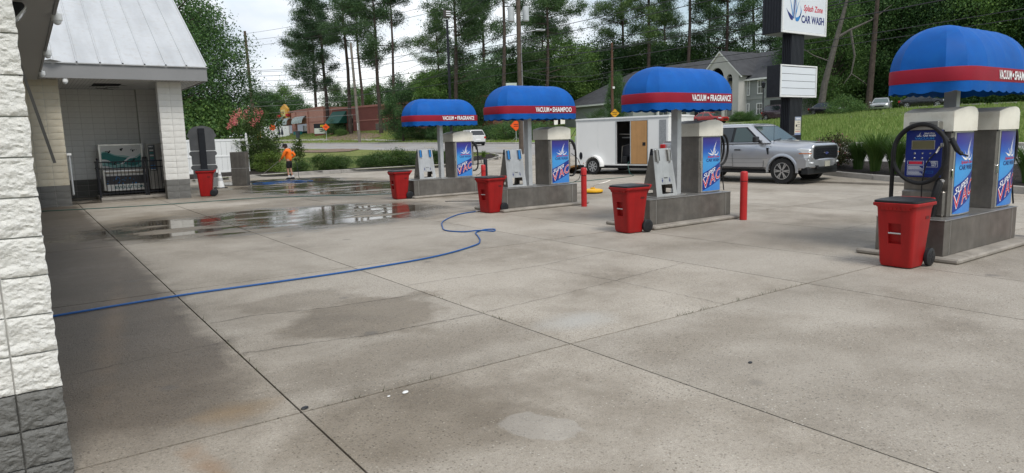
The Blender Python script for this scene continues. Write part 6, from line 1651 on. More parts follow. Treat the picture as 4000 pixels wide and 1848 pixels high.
for s in (-1, 1):
    side_poly(tk, 'window_surround', [(-0.74, 1.325), (-1.38, 1.835), (-2.60, 1.835), (-2.74, 1.40), (-2.74, 1.325)], yc, s, BLACK_PL, 0.004)
    side_poly(tk, 'side_window', [(-0.86, 1.345), (-1.43, 1.81), (-1.79, 1.815), (-1.82, 1.345)], yc, s, GLASS_G, 0.010)
    side_poly(tk, 'side_window', [(-1.92, 1.345), (-1.89, 1.815), (-2.56, 1.81), (-2.69, 1.40), (-2.66, 1.345)], yc, s, GLASS, 0.010)
    seam(tk, [(-0.62, 1.30), (-0.66, 0.55), (-0.68, 0.50), (-1.80, 0.50), (-1.83, 0.9), (-1.83, 1.32)], yb, s); seam(tk, [(-1.83, 0.52), (-2.5, 0.50), (-2.74, 0.62), (-2.78, 0.9), (-2.80, 1.30)], yb, s)
    seam(tk, [(-2.82, 0.5), (-2.82, 1.34)], yb, s, 0.02)
    seam(tk, [(-0.52, 0.80), (-2.80, 0.78)], yb, s, 0.010, GREY_TRIM, 'body_crease'); seam(tk, [(-0.66, 0.66), (-2.80, 0.64)], yb, s, 0.008, GREY_TRIM, 'body_crease')
    for x in (-1.62, -2.60):
        MB().tube([(x - 0.11, s * (HWt + 0.012), 1.085), (x - 0.08, s * (HWt + 0.03), 1.085), (x + 0.08, s * (HWt + 0.03), 1.085), (x + 0.11, s * (HWt + 0.012), 1.085)], 0.022, 8).build('door_handle', BLACK_PL, tk, smooth=True)
    MB().obox((-0.86, s * 1.12, 1.42), (0.13, 0.24, 0.20)).build('mirror', BLACK_PL, tk, bevel=0.035, seg=2); MB().obox((-0.80, s * 0.97, 1.36), (0.08, 0.16, 0.05)).build('mirror_arm', BLACK_PL, tk)
    side_poly(tk, 'fender_vent', [(-0.40, 1.20), (-0.58, 1.20), (-0.58, 1.15), (-0.52, 0.93), (-0.47, 0.93), (-0.49, 1.13)], yb, s, BLACK_PL, 0.010); side_poly(tk, 'vent_badge', [(-0.41, 1.185), (-0.57, 1.185), (-0.57, 1.155), (-0.41, 1.155)], yb, s, CHROME, 0.014)
    for x in (0.0, -3.68): arch_lip(tk, x, AZ, AR, HWt, s, SILVER, 0.012)
    MB().box(-2.75, -0.62, s * 0.84 - 0.06, s * 0.84 + 0.06, 0.31, 0.40).build('running_board', BLACK_PL, tk, bevel=0.02)
    side_poly(tk, 'rocker', [(-0.62, 0.47), (-0.60, 0.42), (-3.06, 0.42), (-3.06, 0.47)], lambda x, z: HWt - 0.055 + 0.05 * (z - 0.43) / 0.1, s, BLACK_PL, 0.012)
    # lamps
    hl = MB().prism([(0.50, 0.80), (0.80, 0.80), (0.885, 0.84), (0.875, 1.10), (0.62, 1.115), (0.44, 1.10)], s * 0.865 - 0.075, s * 0.865 + 0.075, 'xz').build('headlight', LAMP_G, tk, bevel=0.015)
    MB().box(0.55, 0.895, s * 0.88 - 0.075, s * 0.88 + 0.066, 0.945, 0.97).build('amber_bar', AMBER, hl); MB().box(0.47, 0.53, s * 0.89 - 0.03, s * 0.89 + 0.055, 0.9, 1.09).build('marker_lens', AMBER, hl)
    MB().box(0.66, 0.888, s * 0.865 - 0.05, s * 0.865 + 0.05, 1.0, 1.075).build('projector', CHROME, hl, bevel=0.02); MB().box(0.68, 0.892, s * 0.865 - 0.05, s * 0.865 + 0.05, 0.85, 0.92).build('projector', CHROME, hl, bevel=0.02)
    MB().box(-4.93, -4.72, s * 0.955 - 0.06, s * 0.955 + 0.035, 0.90, 1.30).build('tail_light', TAIL, tk, bevel=0.02)
    MB().prism([(0.78, 0.63), (0.915, 0.63), (0.915, 0.69), (0.80, 0.69)], s * 0.78 - 0.09, s * 0.78 + 0.09, 'xz').build('fog_light', LAMP_G, tk, bevel=0.012)
    wheel(tk, (0.0, s * 0.97, 0.40), 0.405, 0.28, ALLOY, s); wheel(tk, (-3.68, s * 0.97, 0.40), 0.405, 0.28, ALLOY, s)
# nose
MB().prism([(-0.82, 0.80), (-0.74, 0.74), (0.74, 0.74), (0.82, 0.80), (0.82, 1.14), (0.74, 1.22), (-0.74, 1.22), (-0.82, 1.14)], 0.84, 0.925, 'yz').build('grille_surround', SILVER, tk, bevel=0.02)
gr = MB().prism([(-0.75, 0.84), (-0.66, 0.77), (0.66, 0.77), (0.75, 0.84), (0.75, 1.10), (0.66, 1.175), (-0.66, 1.175), (-0.75, 1.10)], 0.92, 0.94, 'yz').build('grille', BLACK_PL, tk)
mb = MB()
for k in range(5): mb.box(0.94, 0.95, -0.68, 0.68, 0.80 + 0.075 * k, 0.812 + 0.075 * k)
for k in range(18): mb.box(0.94, 0.948, -0.63 + 0.074 * k, -0.618 + 0.074 * k, 0.79, 1.10)
mb.build('grille_mesh', BLACK_M, gr)
em = MB().lathe([(0.0, 0.0), (1.0, 0.0), (1.0, 0.02), (0.0, 0.02)], 28, (0, 0, 0), 'x'); em.v = [(0.945 + x, y * 0.118, 0.95 + z * 0.048) for x, y, z in em.v]; emb = em.build('emblem', CHROME, gr)
em = MB().lathe([(0.0, 0.0), (1.0, 0.0)], 28, (0, 0, 0), 'x', cap=False); em.v = [(0.968 + x, y * 0.102, 0.95 + z * 0.038) for x, y, z in em.v]; em.build('emblem_field', NAVY_T, emb)
MB().tube([(0.970, 0.06, 0.955), (0.970, 0.045, 0.968), (0.970, 0.03, 0.94), (0.970, 0.01, 0.955), (0.970, -0.02, 0.945), (0.970, -0.06, 0.952)], 0.004, 5).build('emblem_script', CHROME, emb)
bp = MB(); bp.loft([[(x, y, z) for x, z in ((0.50, 0.50), (0.93 - 0.18 * abs(y) ** 3, 0.50), (0.985 - 0.18 * abs(y) ** 3, 0.54), (0.985 - 0.18 * abs(y) ** 3, 0.75), (0.93 - 0.18 * abs(y) ** 3, 0.80), (0.50, 0.80))] for y in [-0.99, -0.9, -0.7, -0.4, 0, 0.4, 0.7, 0.9, 0.99]])
bp.build('front_bumper', SILVER, tk, smooth=True, ang=35)
MB().prism([(-0.93, 0.30), (0.93, 0.30), (0.93, 0.50), (-0.93, 0.50)], 0.62, 0.86, 'yz').build('lower_valance', BLACK_PL, tk, bevel=0.02); MB().prism([(-0.55, 0.47), (0.55, 0.47), (0.65, 0.58), (-0.65, 0.58)], 0.9, 0.96, 'yz').build('air_intake', BLACK_PL, tk)
MB().box(0.985, 0.995, -0.16, 0.16, 0.53, 0.70).build('licence_plate', pm('plate_blank', (0.36, 0.35, 0.29), 0.5, 0, 0.1, 6), tk)
MB().add([(xw(1.355) + 0.012, -0.83, 1.355), (xw(1.355) + 0.012, 0.83, 1.355), (xw(1.84) + 0.012, 0.68, 1.84), (xw(1.84) + 0.012, -0.68, 1.84)], [(0, 1, 2, 3)]).build('windscreen', GLASS_G, tk, fixn=False)
MB().add([(xw(1.33) + 0.009, -0.88, 1.33), (xw(1.33) + 0.009, 0.88, 1.33), (xw(1.86) + 0.009, 0.72, 1.86), (xw(1.86) + 0.009, -0.72, 1.86)], [(0, 1, 2, 3)]).build('windscreen_seal', BLACK_PL, tk, fixn=False)
for y0, y1 in ((-0.75, -0.1), (-0.02, 0.62)): MB().tube([(-0.42, y0, 1.375), (-0.56, y1, 1.43)], 0.014, 6).build('wiper', BLACK_PL, tk)
MB().tube([(-0.36, -0.88, 1.28), (-0.36, -0.88, 2.0)], 0.006, 5).build('aerial', BLACK_M, tk)
MB().grid(lambda u, v: (lerp(0.78, -0.42, u), lerp(-0.46, 0.46, v) * lerp(0.9, 1.1, u), lerp(1.285, 1.372, u) + 0.016 * math.sin(PI * v) ** 0.4), 10, 8).build('bonnet_bulge', SILVER, tk, smooth=True, fixn=False)
MB().box(-4.85, -2.87, -0.80, 0.80, 1.40, 1.405).build('bed_cover', BLACK_PL, tk); MB().box(-5.06, -4.90, -0.95, 0.95, 0.50, 0.72).build('rear_bumper', CHROME, tk, bevel=0.02)

# ---------------------------------------------------------------- white cargo trailer (origin: near rear corner of the body on the ground, x forward, y away)
TL, TW, Z0, Z1 = 4.72, 2.05, 0.40, 2.40
tr_ = thing('cargo_trailer', 'white enclosed cargo trailer with a plywood door half open', 'trailer', (20.50, 23.70, 0.02), math.atan2(-4.65, 0.9))
TWH = pm('trailer_white', (0.80, 0.80, 0.78), 0.35, 0, 0.03, 0.8, coat=0.3)
d0, d1 = 2.19, 3.74
# local y: 0 is the side towards the forecourt is -y ... body spans y 0..TW to the far side
for a, b in ((0, 1.2), (1.2, d0), (d1, TL)): MB().box(a + 0.003, b - 0.003, 0.0, 0.03, Z0, Z1).build('side_panel', TWH, tr_)
MB().box(d0, d1, 0.0, 0.03, 2.26, Z1).build('side_panel', TWH, tr_)
MB().box(0, TL, TW - 0.03, TW, Z0, Z1).build('far_side', TWH, tr_); MB().box(TL - 0.03, TL, 0.03, TW - 0.03, Z0, Z1).build('front_wall', TWH, tr_)
MB().box(0.0, 0.03, 0.03, TW - 0.03, 2.2, Z1).build('rear_header', TWH, tr_)
rf = MB(); rf.loft([[(x, -0.02, Z1 - 0.02), (x, TW + 0.02, Z1 - 0.02), (x, TW + 0.02, Z1 + 0.03), (x, TW * 0.75, Z1 + 0.06), (x, TW * 0.25, Z1 + 0.06), (x, -0.02, Z1 + 0.03)] for x in (-0.03, TL + 0.03)]); rf.build('roof', TWH, tr_)
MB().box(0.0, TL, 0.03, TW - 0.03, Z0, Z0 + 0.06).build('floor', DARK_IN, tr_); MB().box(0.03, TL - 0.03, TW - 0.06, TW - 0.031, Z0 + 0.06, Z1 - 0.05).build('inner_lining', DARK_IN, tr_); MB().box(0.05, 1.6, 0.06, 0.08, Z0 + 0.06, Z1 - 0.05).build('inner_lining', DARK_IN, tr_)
MB().box(-0.02, TL + 0.02, -0.012, 0.0, Z1 - 0.09, Z1 - 0.02).build('top_rail', GALV, tr_); MB().box(0, TL, -0.01, 0.0, Z0 - 0.01, Z0 + 0.05).build('bottom_rail', WHITE_P, tr_)
for x in (0.0, TL - 0.05): MB().box(x, x + 0.05, -0.012, 0.0, Z0 + 0.05, Z1 - 0.09).build('corner_post', WHITE_P, tr_)
for z0_, z1_, x0_, x1_ in ((Z0 + 0.05, 2.26, d0 - 0.05, d0), (Z0 + 0.05, 2.26, d1, d1 + 0.03), (2.26, 2.29, d0 - 0.05, d1 + 0.03)): MB().box(x0_, x1_, -0.014, 0.0, z0_, z1_).build('door_frame', GALV, tr_)
pd = MB().box(2.93, d1 - 0.03, -0.03, 0.0, Z0 + 0.06, 2.25).build('plywood_door', PLY, tr_); MB().box(3.52, 3.66, -0.04, -0.03, 1.22, 1.36).build('door_pull', BLACK_PL, pd)
MB().box(2.9, 2.94, -0.034, 0.0, Z0 + 0.06, 2.25).build('door_edge', GALV, tr_)
MB().box(2.2, 2.9, 0.4, 1.1, 1.55, 1.59).build('shelf', GREY_TRIM, tr_); MB().tube([(2.2, 0.2, 1.72), (2.9, 0.2, 1.70)], 0.02, 6).build('shelf_rail', STEEL_D, tr_)
eq = MB(); eq.lathe([(0.36, -0.14), (0.36, -0.11), (0.16, -0.11), (0.16, 0.11), (0.36, 0.11), (0.36, 0.14)], 18, (2.6, 0.45, 0.95), 'y'); eq.box(2.3, 2.88, 0.55, 1.2, 0.46, 1.25); eq.build('hose_reel', pm('dark_machine', (0.035, 0.035, 0.04), 0.45, 0.3), tr_)
MB().obox((2.5, 0.25, 0.62), (0.28, 0.3, 0.3)).build('engine', BLACK_PL, tr_, bevel=0.03); MB().tube([(2.3, 0.2, 0.5), (2.35, 0.2, 1.2), (2.8, 0.2, 1.3), (2.85, 0.2, 0.6)], 0.02, 6).build('machine_frame', STEEL_D, tr_)
DIA = pm('tread_plate', (0.36, 0.37, 0.38), 0.4, 0.6, 0.25, 30.0, bmp=1.0, bs=60)
MB().box(TL - 0.42, TL - 0.10, -0.016, -0.002, 1.05, 2.26).build('stone_guard', DIA, tr_); MB().box(TL, TL + 0.012, 0.0, TW, Z0, 1.1).build('stone_guard', DIA, tr_)
MB().lathe([(0.0, -0.012), (1, -0.012), (1, 0.0)], 16, (0, 0, 0), 'y').xf(Matrix.Translation((0.25, 0, 0.80)) @ Matrix.Diagonal((0.09, 1, 0.17, 1))).build('side_vent', BLACK_M, tr_)
for x, z in ((0.12, 0.55), (0.4, 0.47)): MB().lathe([(0.02, -0.015), (0.02, 0)], 8, (x, 0, z), 'y').build('marker_lamp', AMBER, tr_)
for x, z, w_ in ((2.35, 2.34, 0.10), (2.50, 2.34, 0.14), (3.05, 2.335, 0.05)): MB().box(x, x + w_, -0.004, 0.0, z, z + 0.04).build('small_print', BLACK_T, tr_)
wx = 1.06
fd = MB(); n = 16
rings = [[(wx + rr * math.cos(a), y, 0.36 + rr * math.sin(a)) for rr, y in ((0.40, 0.0), (0.40, -0.24), (0.46, -0.24), (0.47, 0.0))] for a in [lerp(-0.05, PI + 0.05, k / n) for k in range(n + 1)]]
fd.loft(rings); fd.build('fender', TWH, tr_, smooth=True, ang=35)
wheel(tr_, (wx, -0.21, 0.345), 0.345, 0.2, STEEL_RIM, -1, 8, False); wheel(tr_, (wx, TW + 0.21, 0.345), 0.345, 0.2, STEEL_RIM, 1, 8, False)
MB().box(0, TL, 0.1, 0.2, 0.26, Z0).box(0, TL, TW - 0.2, TW - 0.1, 0.26, Z0).box(wx - 0.06, wx + 0.06, 0, TW, 0.30, 0.40).build('chassis', BLACK_M, tr_)
MB().tube([(TL, TW / 2, 0.42), (TL + 1.0, TW / 2, 0.45)], 0.05, 6).build('tow_bar', BLACK_M, tr_)
rp_ = MB(); rp_.add([(0.0, 0.06, Z0 + 0.02), (0.0, TW - 0.06, Z0 + 0.02), (-1.75, TW - 0.06, 0.05), (-1.75, 0.06, 0.05), (0.0, 0.06, Z0 - 0.06), (0.0, TW - 0.06, Z0 - 0.06), (-1.75, TW - 0.06, 0.0), (-1.75, 0.06, 0.0)], [(0, 1, 2, 3), (7, 6, 5, 4), (0, 3, 7, 4), (1, 5, 6, 2), (2, 6, 7, 3)]); rp_.build('ramp_door', PLY, tr_)
MB().tube([(0.02, 0.05, 2.1), (-0.9, 0.1, 1.0), (-1.6, 0.1, 0.12)], 0.012, 6).build('ramp_cable', WIRE, tr_); MB().tube([(-0.04, -0.02, 0.9), (-0.04, -0.02, 1.7)], 0.02, 6).build('rear_lock_bar', GALV, tr_)

# ---------------------------------------------------------------- ordinary cars in the distance
def car(name, label, loc, rz, paint, suv=False, L=4.6, W=1.82, cat='car', group=None, sc=1.0, tail=True, rim=ALLOY):
    t = thing(name, label, cat, loc, rz, group); t.scale = (sc, sc, sc)
    hw = W / 2; zs = 0.98 if suv else 0.84; zr = 1.72 if suv else 1.43; x0, x1 = -L / 2, L / 2; zh = zs + (0.10 if suv else 0.06)
    fr_, rr_ = x1 - 0.90, x0 + 0.86
    S_ = [sect(x1, hw * 0.72, 0.42, 0.62, 0.68, .7), sect(x1 - 0.10, hw * 0.88, 0.28, 0.68, 0.78, .7), sect(x1 - 0.55, hw * 0.97, 0.22, zs - 0.10, zh - 0.08, .7), sect(x1 - 1.35, hw, 0.22, zs - 0.02, zh + 0.02, .75), sect(0, hw, 0.22, zs, zh, .85),
          sect(x0 + 0.9, hw, 0.22, zs + 0.03, zh + 0.03, .85), sect(x0 + 0.15, hw * 0.94, 0.30, zs, zh + 0.03, .85), sect(x0, hw * 0.84, 0.44, zs - 0.06, zh - 0.03, .8)]
    mb = MB(); mb.loft(S_); b = mb.build('body', paint, t)
    bpy.context.view_layer.update()
    sv = t.matrix_basis.copy(); t.matrix_basis = Matrix(); bpy.context.view_layer.update()
    arches(b, (fr_, rr_), 0.38 if suv else 0.35, 0.34, hw)
    t.matrix_basis = sv
    ca, cb = (x1 - 1.30, x1 - 2.05) if not suv else (x1 - 1.25, x1 - 1.85)
    ra_, rb_ = (x0 + 0.35, x0 + 1.15) if not suv else (x0 + 0.04, x0 + 0.38)
    zb = zh - 0.02
    def ring(z, a, b_, h, r=0.1): return cab_ring(z, a, b_, h, r)
    lo = (zb, ra_, ca, hw * 0.92); hi = (zr - 0.07, rb_, cb, hw * 0.72)
    MB().loft([ring(*lo), ring(*hi), ring(zr - 0.02, rb_ + 0.12, cb - 0.15, hw * 0.64, 0.12), ring(zr, rb_ + 0.3, cb - 0.4, hw * 0.45, 0.12)]).build('cabin', paint, t, smooth=True, ang=32)
    yq = lambda x, z: lerp(hw * 0.92, hw * 0.72, (z - zb) / (zr - 0.07 - zb))
    xa = lambda z: lerp(ca, cb, (z - zb) / (zr - 0.07 - zb)); xr = lambda z: lerp(ra_, rb_, (z - zb) / (zr - 0.07 - zb))
    z0_, z1_ = zb + 0.05, zr - 0.12; xm = (xa(z1_) + xr(z1_)) / 2 - 0.05
    for s in (-1, 1):
        side_poly(t, 'side_window', [(xa(z0_) - 0.22, z0_), (xa(z1_) - 0.10, z1_), (xm + 0.04, z1_), (xm + 0.04, z0_)], yq, s, GLASS); side_poly(t, 'side_window', [(xm - 0.04, z0_), (xm - 0.04, z1_), (xr(z1_) + 0.12, z1_), (xr(z0_) + 0.30, z0_)], yq, s, GLASS)
        for x in (fr_, rr_): wheel(t, (x, s * (hw - 0.02), 0.33), 0.335, 0.21, rim, s, 5, False)
        MB().obox((xa(zb) - 0.25, s * (hw + 0.07), zb + 0.08), (0.10, 0.16, 0.13)).build('mirror', paint, t, bevel=0.02)
        MB().prism([(x1 - 0.42, 0.60), (x1 - 0.10, 0.58), (x1 - 0.06, 0.68), (x1 - 0.45, 0.76)], s * hw * 0.80 - 0.13, s * hw * 0.80 + 0.12, 'xz').build('headlight', LAMP_G, t, bevel=0.015)
        MB().box(x0 - 0.012, x0 + 0.22, s * hw * 0.80 - 0.12, s * hw * 0.80 + 0.11, zs - 0.22, zs - 0.02).build('tail_light', TAIL, t, bevel=0.02)
        seam(t, [(xm, 0.3), (xm, zb)], lambda x, z: hw - 0.003, s); seam(t, [(xa(zb) - 0.15, 0.3), (xa(zb) - 0.15, zs)], lambda x, z: hw - 0.003, s)
    MB().add([(xa(z0_) + 0.012, -hw * 0.80, z0_), (xa(z0_) + 0.012, hw * 0.80, z0_), (xa(z1_) + 0.012, hw * 0.64, z1_), (xa(z1_) + 0.012, -hw * 0.64, z1_)], [(0, 1, 2, 3)]).build('windscreen', GLASS_G, t, fixn=False)
    MB().add([(xr(z0_) - 0.012, -hw * 0.80, z0_ + 0.03), (xr(z0_) - 0.012, hw * 0.80, z0_ + 0.03), (xr(z1_) - 0.012, hw * 0.64, z1_), (xr(z1_) - 0.012, -hw * 0.64, z1_)], [(3, 2, 1, 0)]).build('rear_window', GLASS, t, fixn=False)
    MB().box(x1 - 0.06, x1 + 0.01, -hw * 0.45, hw * 0.45, 0.40, 0.56).build('grille', BLACK_PL, t, bevel=0.015); MB().box(x0 - 0.02, x0 + 0.1, -hw * 0.8, hw * 0.8, 0.28, 0.42).build('rear_bumper', BLACK_PL if suv else paint, t, bevel=0.02)
    MB().box(x0 - 0.018, x0 + 0.01, -0.26, 0.26, 0.60, 0.73).build('licence_plate', WHITE_T, t)
    if suv:
        for s in (-1, 1): MB().tube([(cb - 0.2, s * hw * 0.62, zr + 0.03), (rb_ + 0.3, s * hw * 0.62, zr + 0.03)], 0.018, 6).build('roof_rail', BLACK_PL, t)
    MB().box(x0 + 0.4, x1 - 0.4, -hw * 0.7, hw * 0.7, 0.16, 0.4).build('underbody', BLACK_M, t)
    return t
hd_up = math.atan2(RD[1], RD[0]); hd_dn = hd_up + PI
WHITE_C = car_paint('white_car_paint', (0.62, 0.62, 0.61)); RED_C = car_paint('red_car_paint', (0.33, 0.02, 0.02)); MAROON = car_paint('dark_maroon_paint', (0.035, 0.014, 0.02)); BLACK_C = car_paint('black_car_paint', (0.012, 0.012, 0.014)); SILV_C = car_paint('pale_silver_paint', (0.42, 0.43, 0.44), 0.5)
p_ = onT(25.9, 8.5); car('suv', 'white SUV driving away on the road behind the farthest canopy', (p_[0], p_[1], p_[2]), hd_up - 0.12, WHITE_C, True, 4.9, 1.95, 'car')
p_ = onT(21.6, 40.0); car('parked_car', 'red saloon parked below the apartment entrance, whole side in view', (p_[0], p_[1], p_[2] + 0.1), hd_dn + 0.12, RED_C, False, 4.7)
p_ = onT(26.0, 38.6); car('parked_car', 'red saloon mostly hidden behind the canopy post and cabinet hood', (p_[0], p_[1], p_[2] + 0.05), hd_dn + 0.1, RED_C, False, 4.6)
p_ = onT(11.6, 41.0); car('parked_suv', 'dark maroon SUV parked beside the lamp post left of the pylon', (p_[0], p_[1], p_[2] + 0.05), hd_dn - 0.15, MAROON, True, 4.7)
p_ = onT(8.0, 44.5); car('parked_car', 'black car showing only behind the right side of the pylon', (p_[0], p_[1], p_[2] + 0.08), hd_dn - 0.1, BLACK_C, False, 4.5)
p_ = onT(1.6, 44.0); car('parked_car', 'silver car facing the road in front of the dark woods', (p_[0], p_[1], p_[2] + 0.0), R(-158), SILV_C, False, 4.5)
p_ = onT(-0.9, 47.5); car('parked_car', 'black car in the shade under the trees left of the nearest canopy', (p_[0], p_[1], p_[2] + 0.1), hd_dn + 0.2, BLACK_C, False, 4.6)
p_ = onT(-7, 46.5)
for k in range(6):
    q = onT(-2.0 - k * 2.6, 44.2, 0.1); MB_ = MB().box(-1.0, 1.0, -0.09, 0.09, 0, 0.13); tag(MB_.build('wheel_stop', CONC_K, loc=q, rot=(0, 0, hd_up), bevel=0.02), 'concrete wheel stop along the top of the grass slope', 'wheel stop', 'wheel stops at the top of the slope')

# ================================================================== THE PERSON WASHING
def skin(name, V, E, Rr, root, m, parent, sub=2):
    me = bpy.data.meshes.new(name); me.from_pydata(V, E, []); me.update()
    ob = link(name, me)
    md = ob.modifiers.new('skin', 'SKIN'); 
    if not me.skin_vertices: bpy.context.view_layer.update()
    sv = me.skin_vertices[0].data
    for i, r0 in enumerate(Rr): sv[i].radius = r0 if isinstance(r0, tuple) else (r0, r0); sv[i].use_root = (i == root)
    s2 = ob.modifiers.new('sub', 'SUBSURF'); s2.levels = sub; s2.render_levels = sub
    bpy.context.view_layer.update()
    nm = bpy.data.meshes.new_from_object(ob.evaluated_get(bpy.context.evaluated_depsgraph_get()))
    bpy.data.objects.remove(ob); nm.materials.clear(); nm.materials.append(m)
    nm.polygons.foreach_set('use_smooth', [True] * len(nm.polygons))
    return link(name, nm, parent)
SKINM = pm('skin', (0.42, 0.235, 0.165), 0.55, 0, 0.05); SHIRT = pm('orange_shirt', (0.86, 0.17, 0.012), 0.75, 0, 0.06, 5); SHORT = pm('black_shorts', (0.012, 0.012, 0.013), 0.8); SHOE = pm('black_shoe', (0.015, 0.015, 0.016), 0.6); SOCK = pm('white_sock', (0.62, 0.62, 0.62), 0.8); CAPM = pm('black_cap', (0.014, 0.013, 0.014), 0.8); HAIR = pm('dark_hair', (0.03, 0.02, 0.015), 0.7)
pe = thing('person', 'person in orange long sleeved shirt, black shorts and cap washing the ground with a wand', 'person', (10.54, 33.45, 0.0), math.atan2(0.62, -0.60))
V = [(0, 0, .90), (.01, 0, 1.08), (.04, 0, 1.28), (.07, 0, 1.42), (.11, 0, 1.50), (.15, 0, 1.585), (.17, 0, 1.66),
     (0, .09, .86), (.05, .10, .48), (.01, .10, .10), (.12, .11, .035),
     (0, -.09, .86), (.0, -.09, .48), (-.09, -.09, .10), (.02, -.10, .035),
     (.06, .19, 1.39), (.17, .23, 1.13), (.33, .17, .97), (.39, .15, .94),
     (.04, -.19, 1.39), (-.17, -.29, 1.17), (.04, -.30, 1.02), (.10, -.28, 1.00)]
E_ = [(0, 1), (1, 2), (2, 3), (3, 4), (4, 5), (5, 6), (0, 7), (7, 8), (8, 9), (9, 10), (0, 11), (11, 12), (12, 13), (13, 14), (3, 15), (15, 16), (16, 17), (17, 18), (3, 19), (19, 20), (20, 21), (21, 22)]
Rr = [.12, .11, (.12, .14), .09, .055, (.085, .095), .07, .085, .055, .036, .03, .085, .055, .036, .03, .055, .042, .028, .032, .055, .042, .028, .032]
for base, dr in ((18, Vector((.55, -.1, -.8))), (22, Vector((.9, .1, -.3)))):
    b0v = Vector(V[base])
    for k in range(4):
        i0 = len(V); off = Vector((0, (k - 1.5) * 0.020, 0)); l_ = (0.052, 0.062, 0.058, 0.045)[k]
        V += [tuple(b0v + off + dr * 0.035), tuple(b0v + off + dr * (0.035 + l_ * 0.6) + Vector((0, 0, -.008))), tuple(b0v + off + dr * (0.03 + l_ * .8) + Vector((-.018, 0, -.028)))]
        E_ += [(base, i0), (i0, i0 + 1), (i0 + 1, i0 + 2)]; Rr += [.010, .009, .008]
    i0 = len(V); V += [tuple(b0v + Vector((.02, .035, .005))), tuple(b0v + Vector((.05, .045, -.02)))]; E_ += [(base, i0), (i0, i0 + 1)]; Rr += [.011, .009]
skin('body', V, E_, Rr, 0, SKINM, pe)
skin('shirt', [(0, 0, .86), (.01, 0, 1.06), (.035, 0, 1.26), (.06, 0, 1.41), (.085, 0, 1.48), (.055, .20, 1.385), (.165, .24, 1.13), (.305, .18, .99), (.035, -.20, 1.385), (-.17, -.295, 1.17), (.02, -.305, 1.03)],
     [(0, 1), (1, 2), (2, 3), (3, 4), (3, 5), (5, 6), (6, 7), (3, 8), (8, 9), (9, 10)], [(.145, .17), (.14, .165), (.145, .175), .12, .075, .085, .066, .048, .085, .068, .048], 0, SHIRT, pe)
skin('shorts', [(0, 0, .95), (0, 0, .84), (.01, .095, .76), (.04, .10, .53), (0, -.095, .76), (.0, -.09, .53)], [(0, 1), (1, 2), (2, 3), (1, 4), (4, 5)], [(.125, .15), (.12, .15), .105, .088, .105, .088], 0, SHORT, pe)
for (x, y) in ((.01, .10), (-.09, -.09)):
    MB().tube([(x, y, .21), (x, y, .10)], [.048, .046], 10).build('sock', SOCK, pe, smooth=True)
    MB().loft([[(x + a, y + b, z) for a, b in ((-.085, -.03), (-.085, .03), (.02, .05), (.16, .045), (.20, 0.0), (.16, -.045), (.02, -.05))] for z in (0.0, 0.03)] + [[(x + a * .9, y + b * .85, z) for a, b in ((-.085, -.03), (-.085, .03), (.02, .05), (.14, .04), (.17, 0.0), (.14, -.04), (.02, -.05))] for z in (.07,)] + [[(x + a * .6, y + b * .7, .11) for a, b in ((-.09, -.03), (-.09, .03), (.0, .05), (.06, .045), (.08, 0.0), (.06, -.045), (.0, -.05))]]).build('shoe', SHOE, pe, smooth=True, ang=50)
hx, hy, hz_ = .165, 0, 1.60
mb = MB(); mb.lathe([(.105, 0.0), (.112, .03), (.105, .075), (.07, .112), (.0, .125)], 16, (0, 0, 0)); mb.v = [(x * 1.1, y, z) for x, y, z in mb.v]
cp = mb.build('cap', CAPM, pe, (hx - .005, hy, hz_ + .01), (0, R(18), 0), smooth=True); MB().prism([(.09, -.085), (.20, -.05), (.215, 0), (.20, .05), (.09, .085)], 0.0, .012, 'xy').build('brim', CAPM, cp)
MB().lathe([(.06, -.10), (.098, -.05), (.10, .02)], 14, (0, 0, 0)).build('hair', HAIR, pe, (hx - .025, hy, hz_), (0, R(14), 0), smooth=True)
fc = MB(); fc.obox((hx + .105, 0, hz_ - .045), (.035, .022, .04)); fc.build('nose', SKINM, pe, bevel=.008)
for s in (-1, 1): MB().obox((hx, s * .092, hz_ - .03), (.035, .016, .055)).build('ear', SKINM, pe, bevel=.006); MB().obox((hx + .092, s * .034, hz_ - .02), (.01, .022, .012)).build('eye', BLACK_T, pe)
MB().obox((hx + .088, 0, hz_ - .085), (.012, .045, .008)).build('mouth', pm('lip', (.25, .09, .08), .6), pe)
wand = thing('pressure_wand', 'pale pressure washer wand held by the person and pointing down at the kerb', 'wand', pe.location, pe.rotation_euler.z)
MB().tube([(.30, .16, .97), (.47, .145, .90)], .018, 8).build('grip', BLACK_PL, wand); MB().tube([(.47, .145, .90), (1.30, .10, .34)], .011, 7).build('lance', STEEL_L, wand); MB().tube([(1.30, .10, .34), (1.36, .097, .30)], .02, 7).build('nozzle', STEEL, wand)
MB().tube(hose_path([(.30, .16, .97), (.14, .0, .92), (-.10, -.22, .93), (-.22, -.30, .75), (-.28, -.30, .3), (-.35, -.35, .02), (-.7, -1.0, .015), (-1.3, -1.6, .015)], 6), .012, 6).build('hose', HOSE_D, wand, smooth=True)
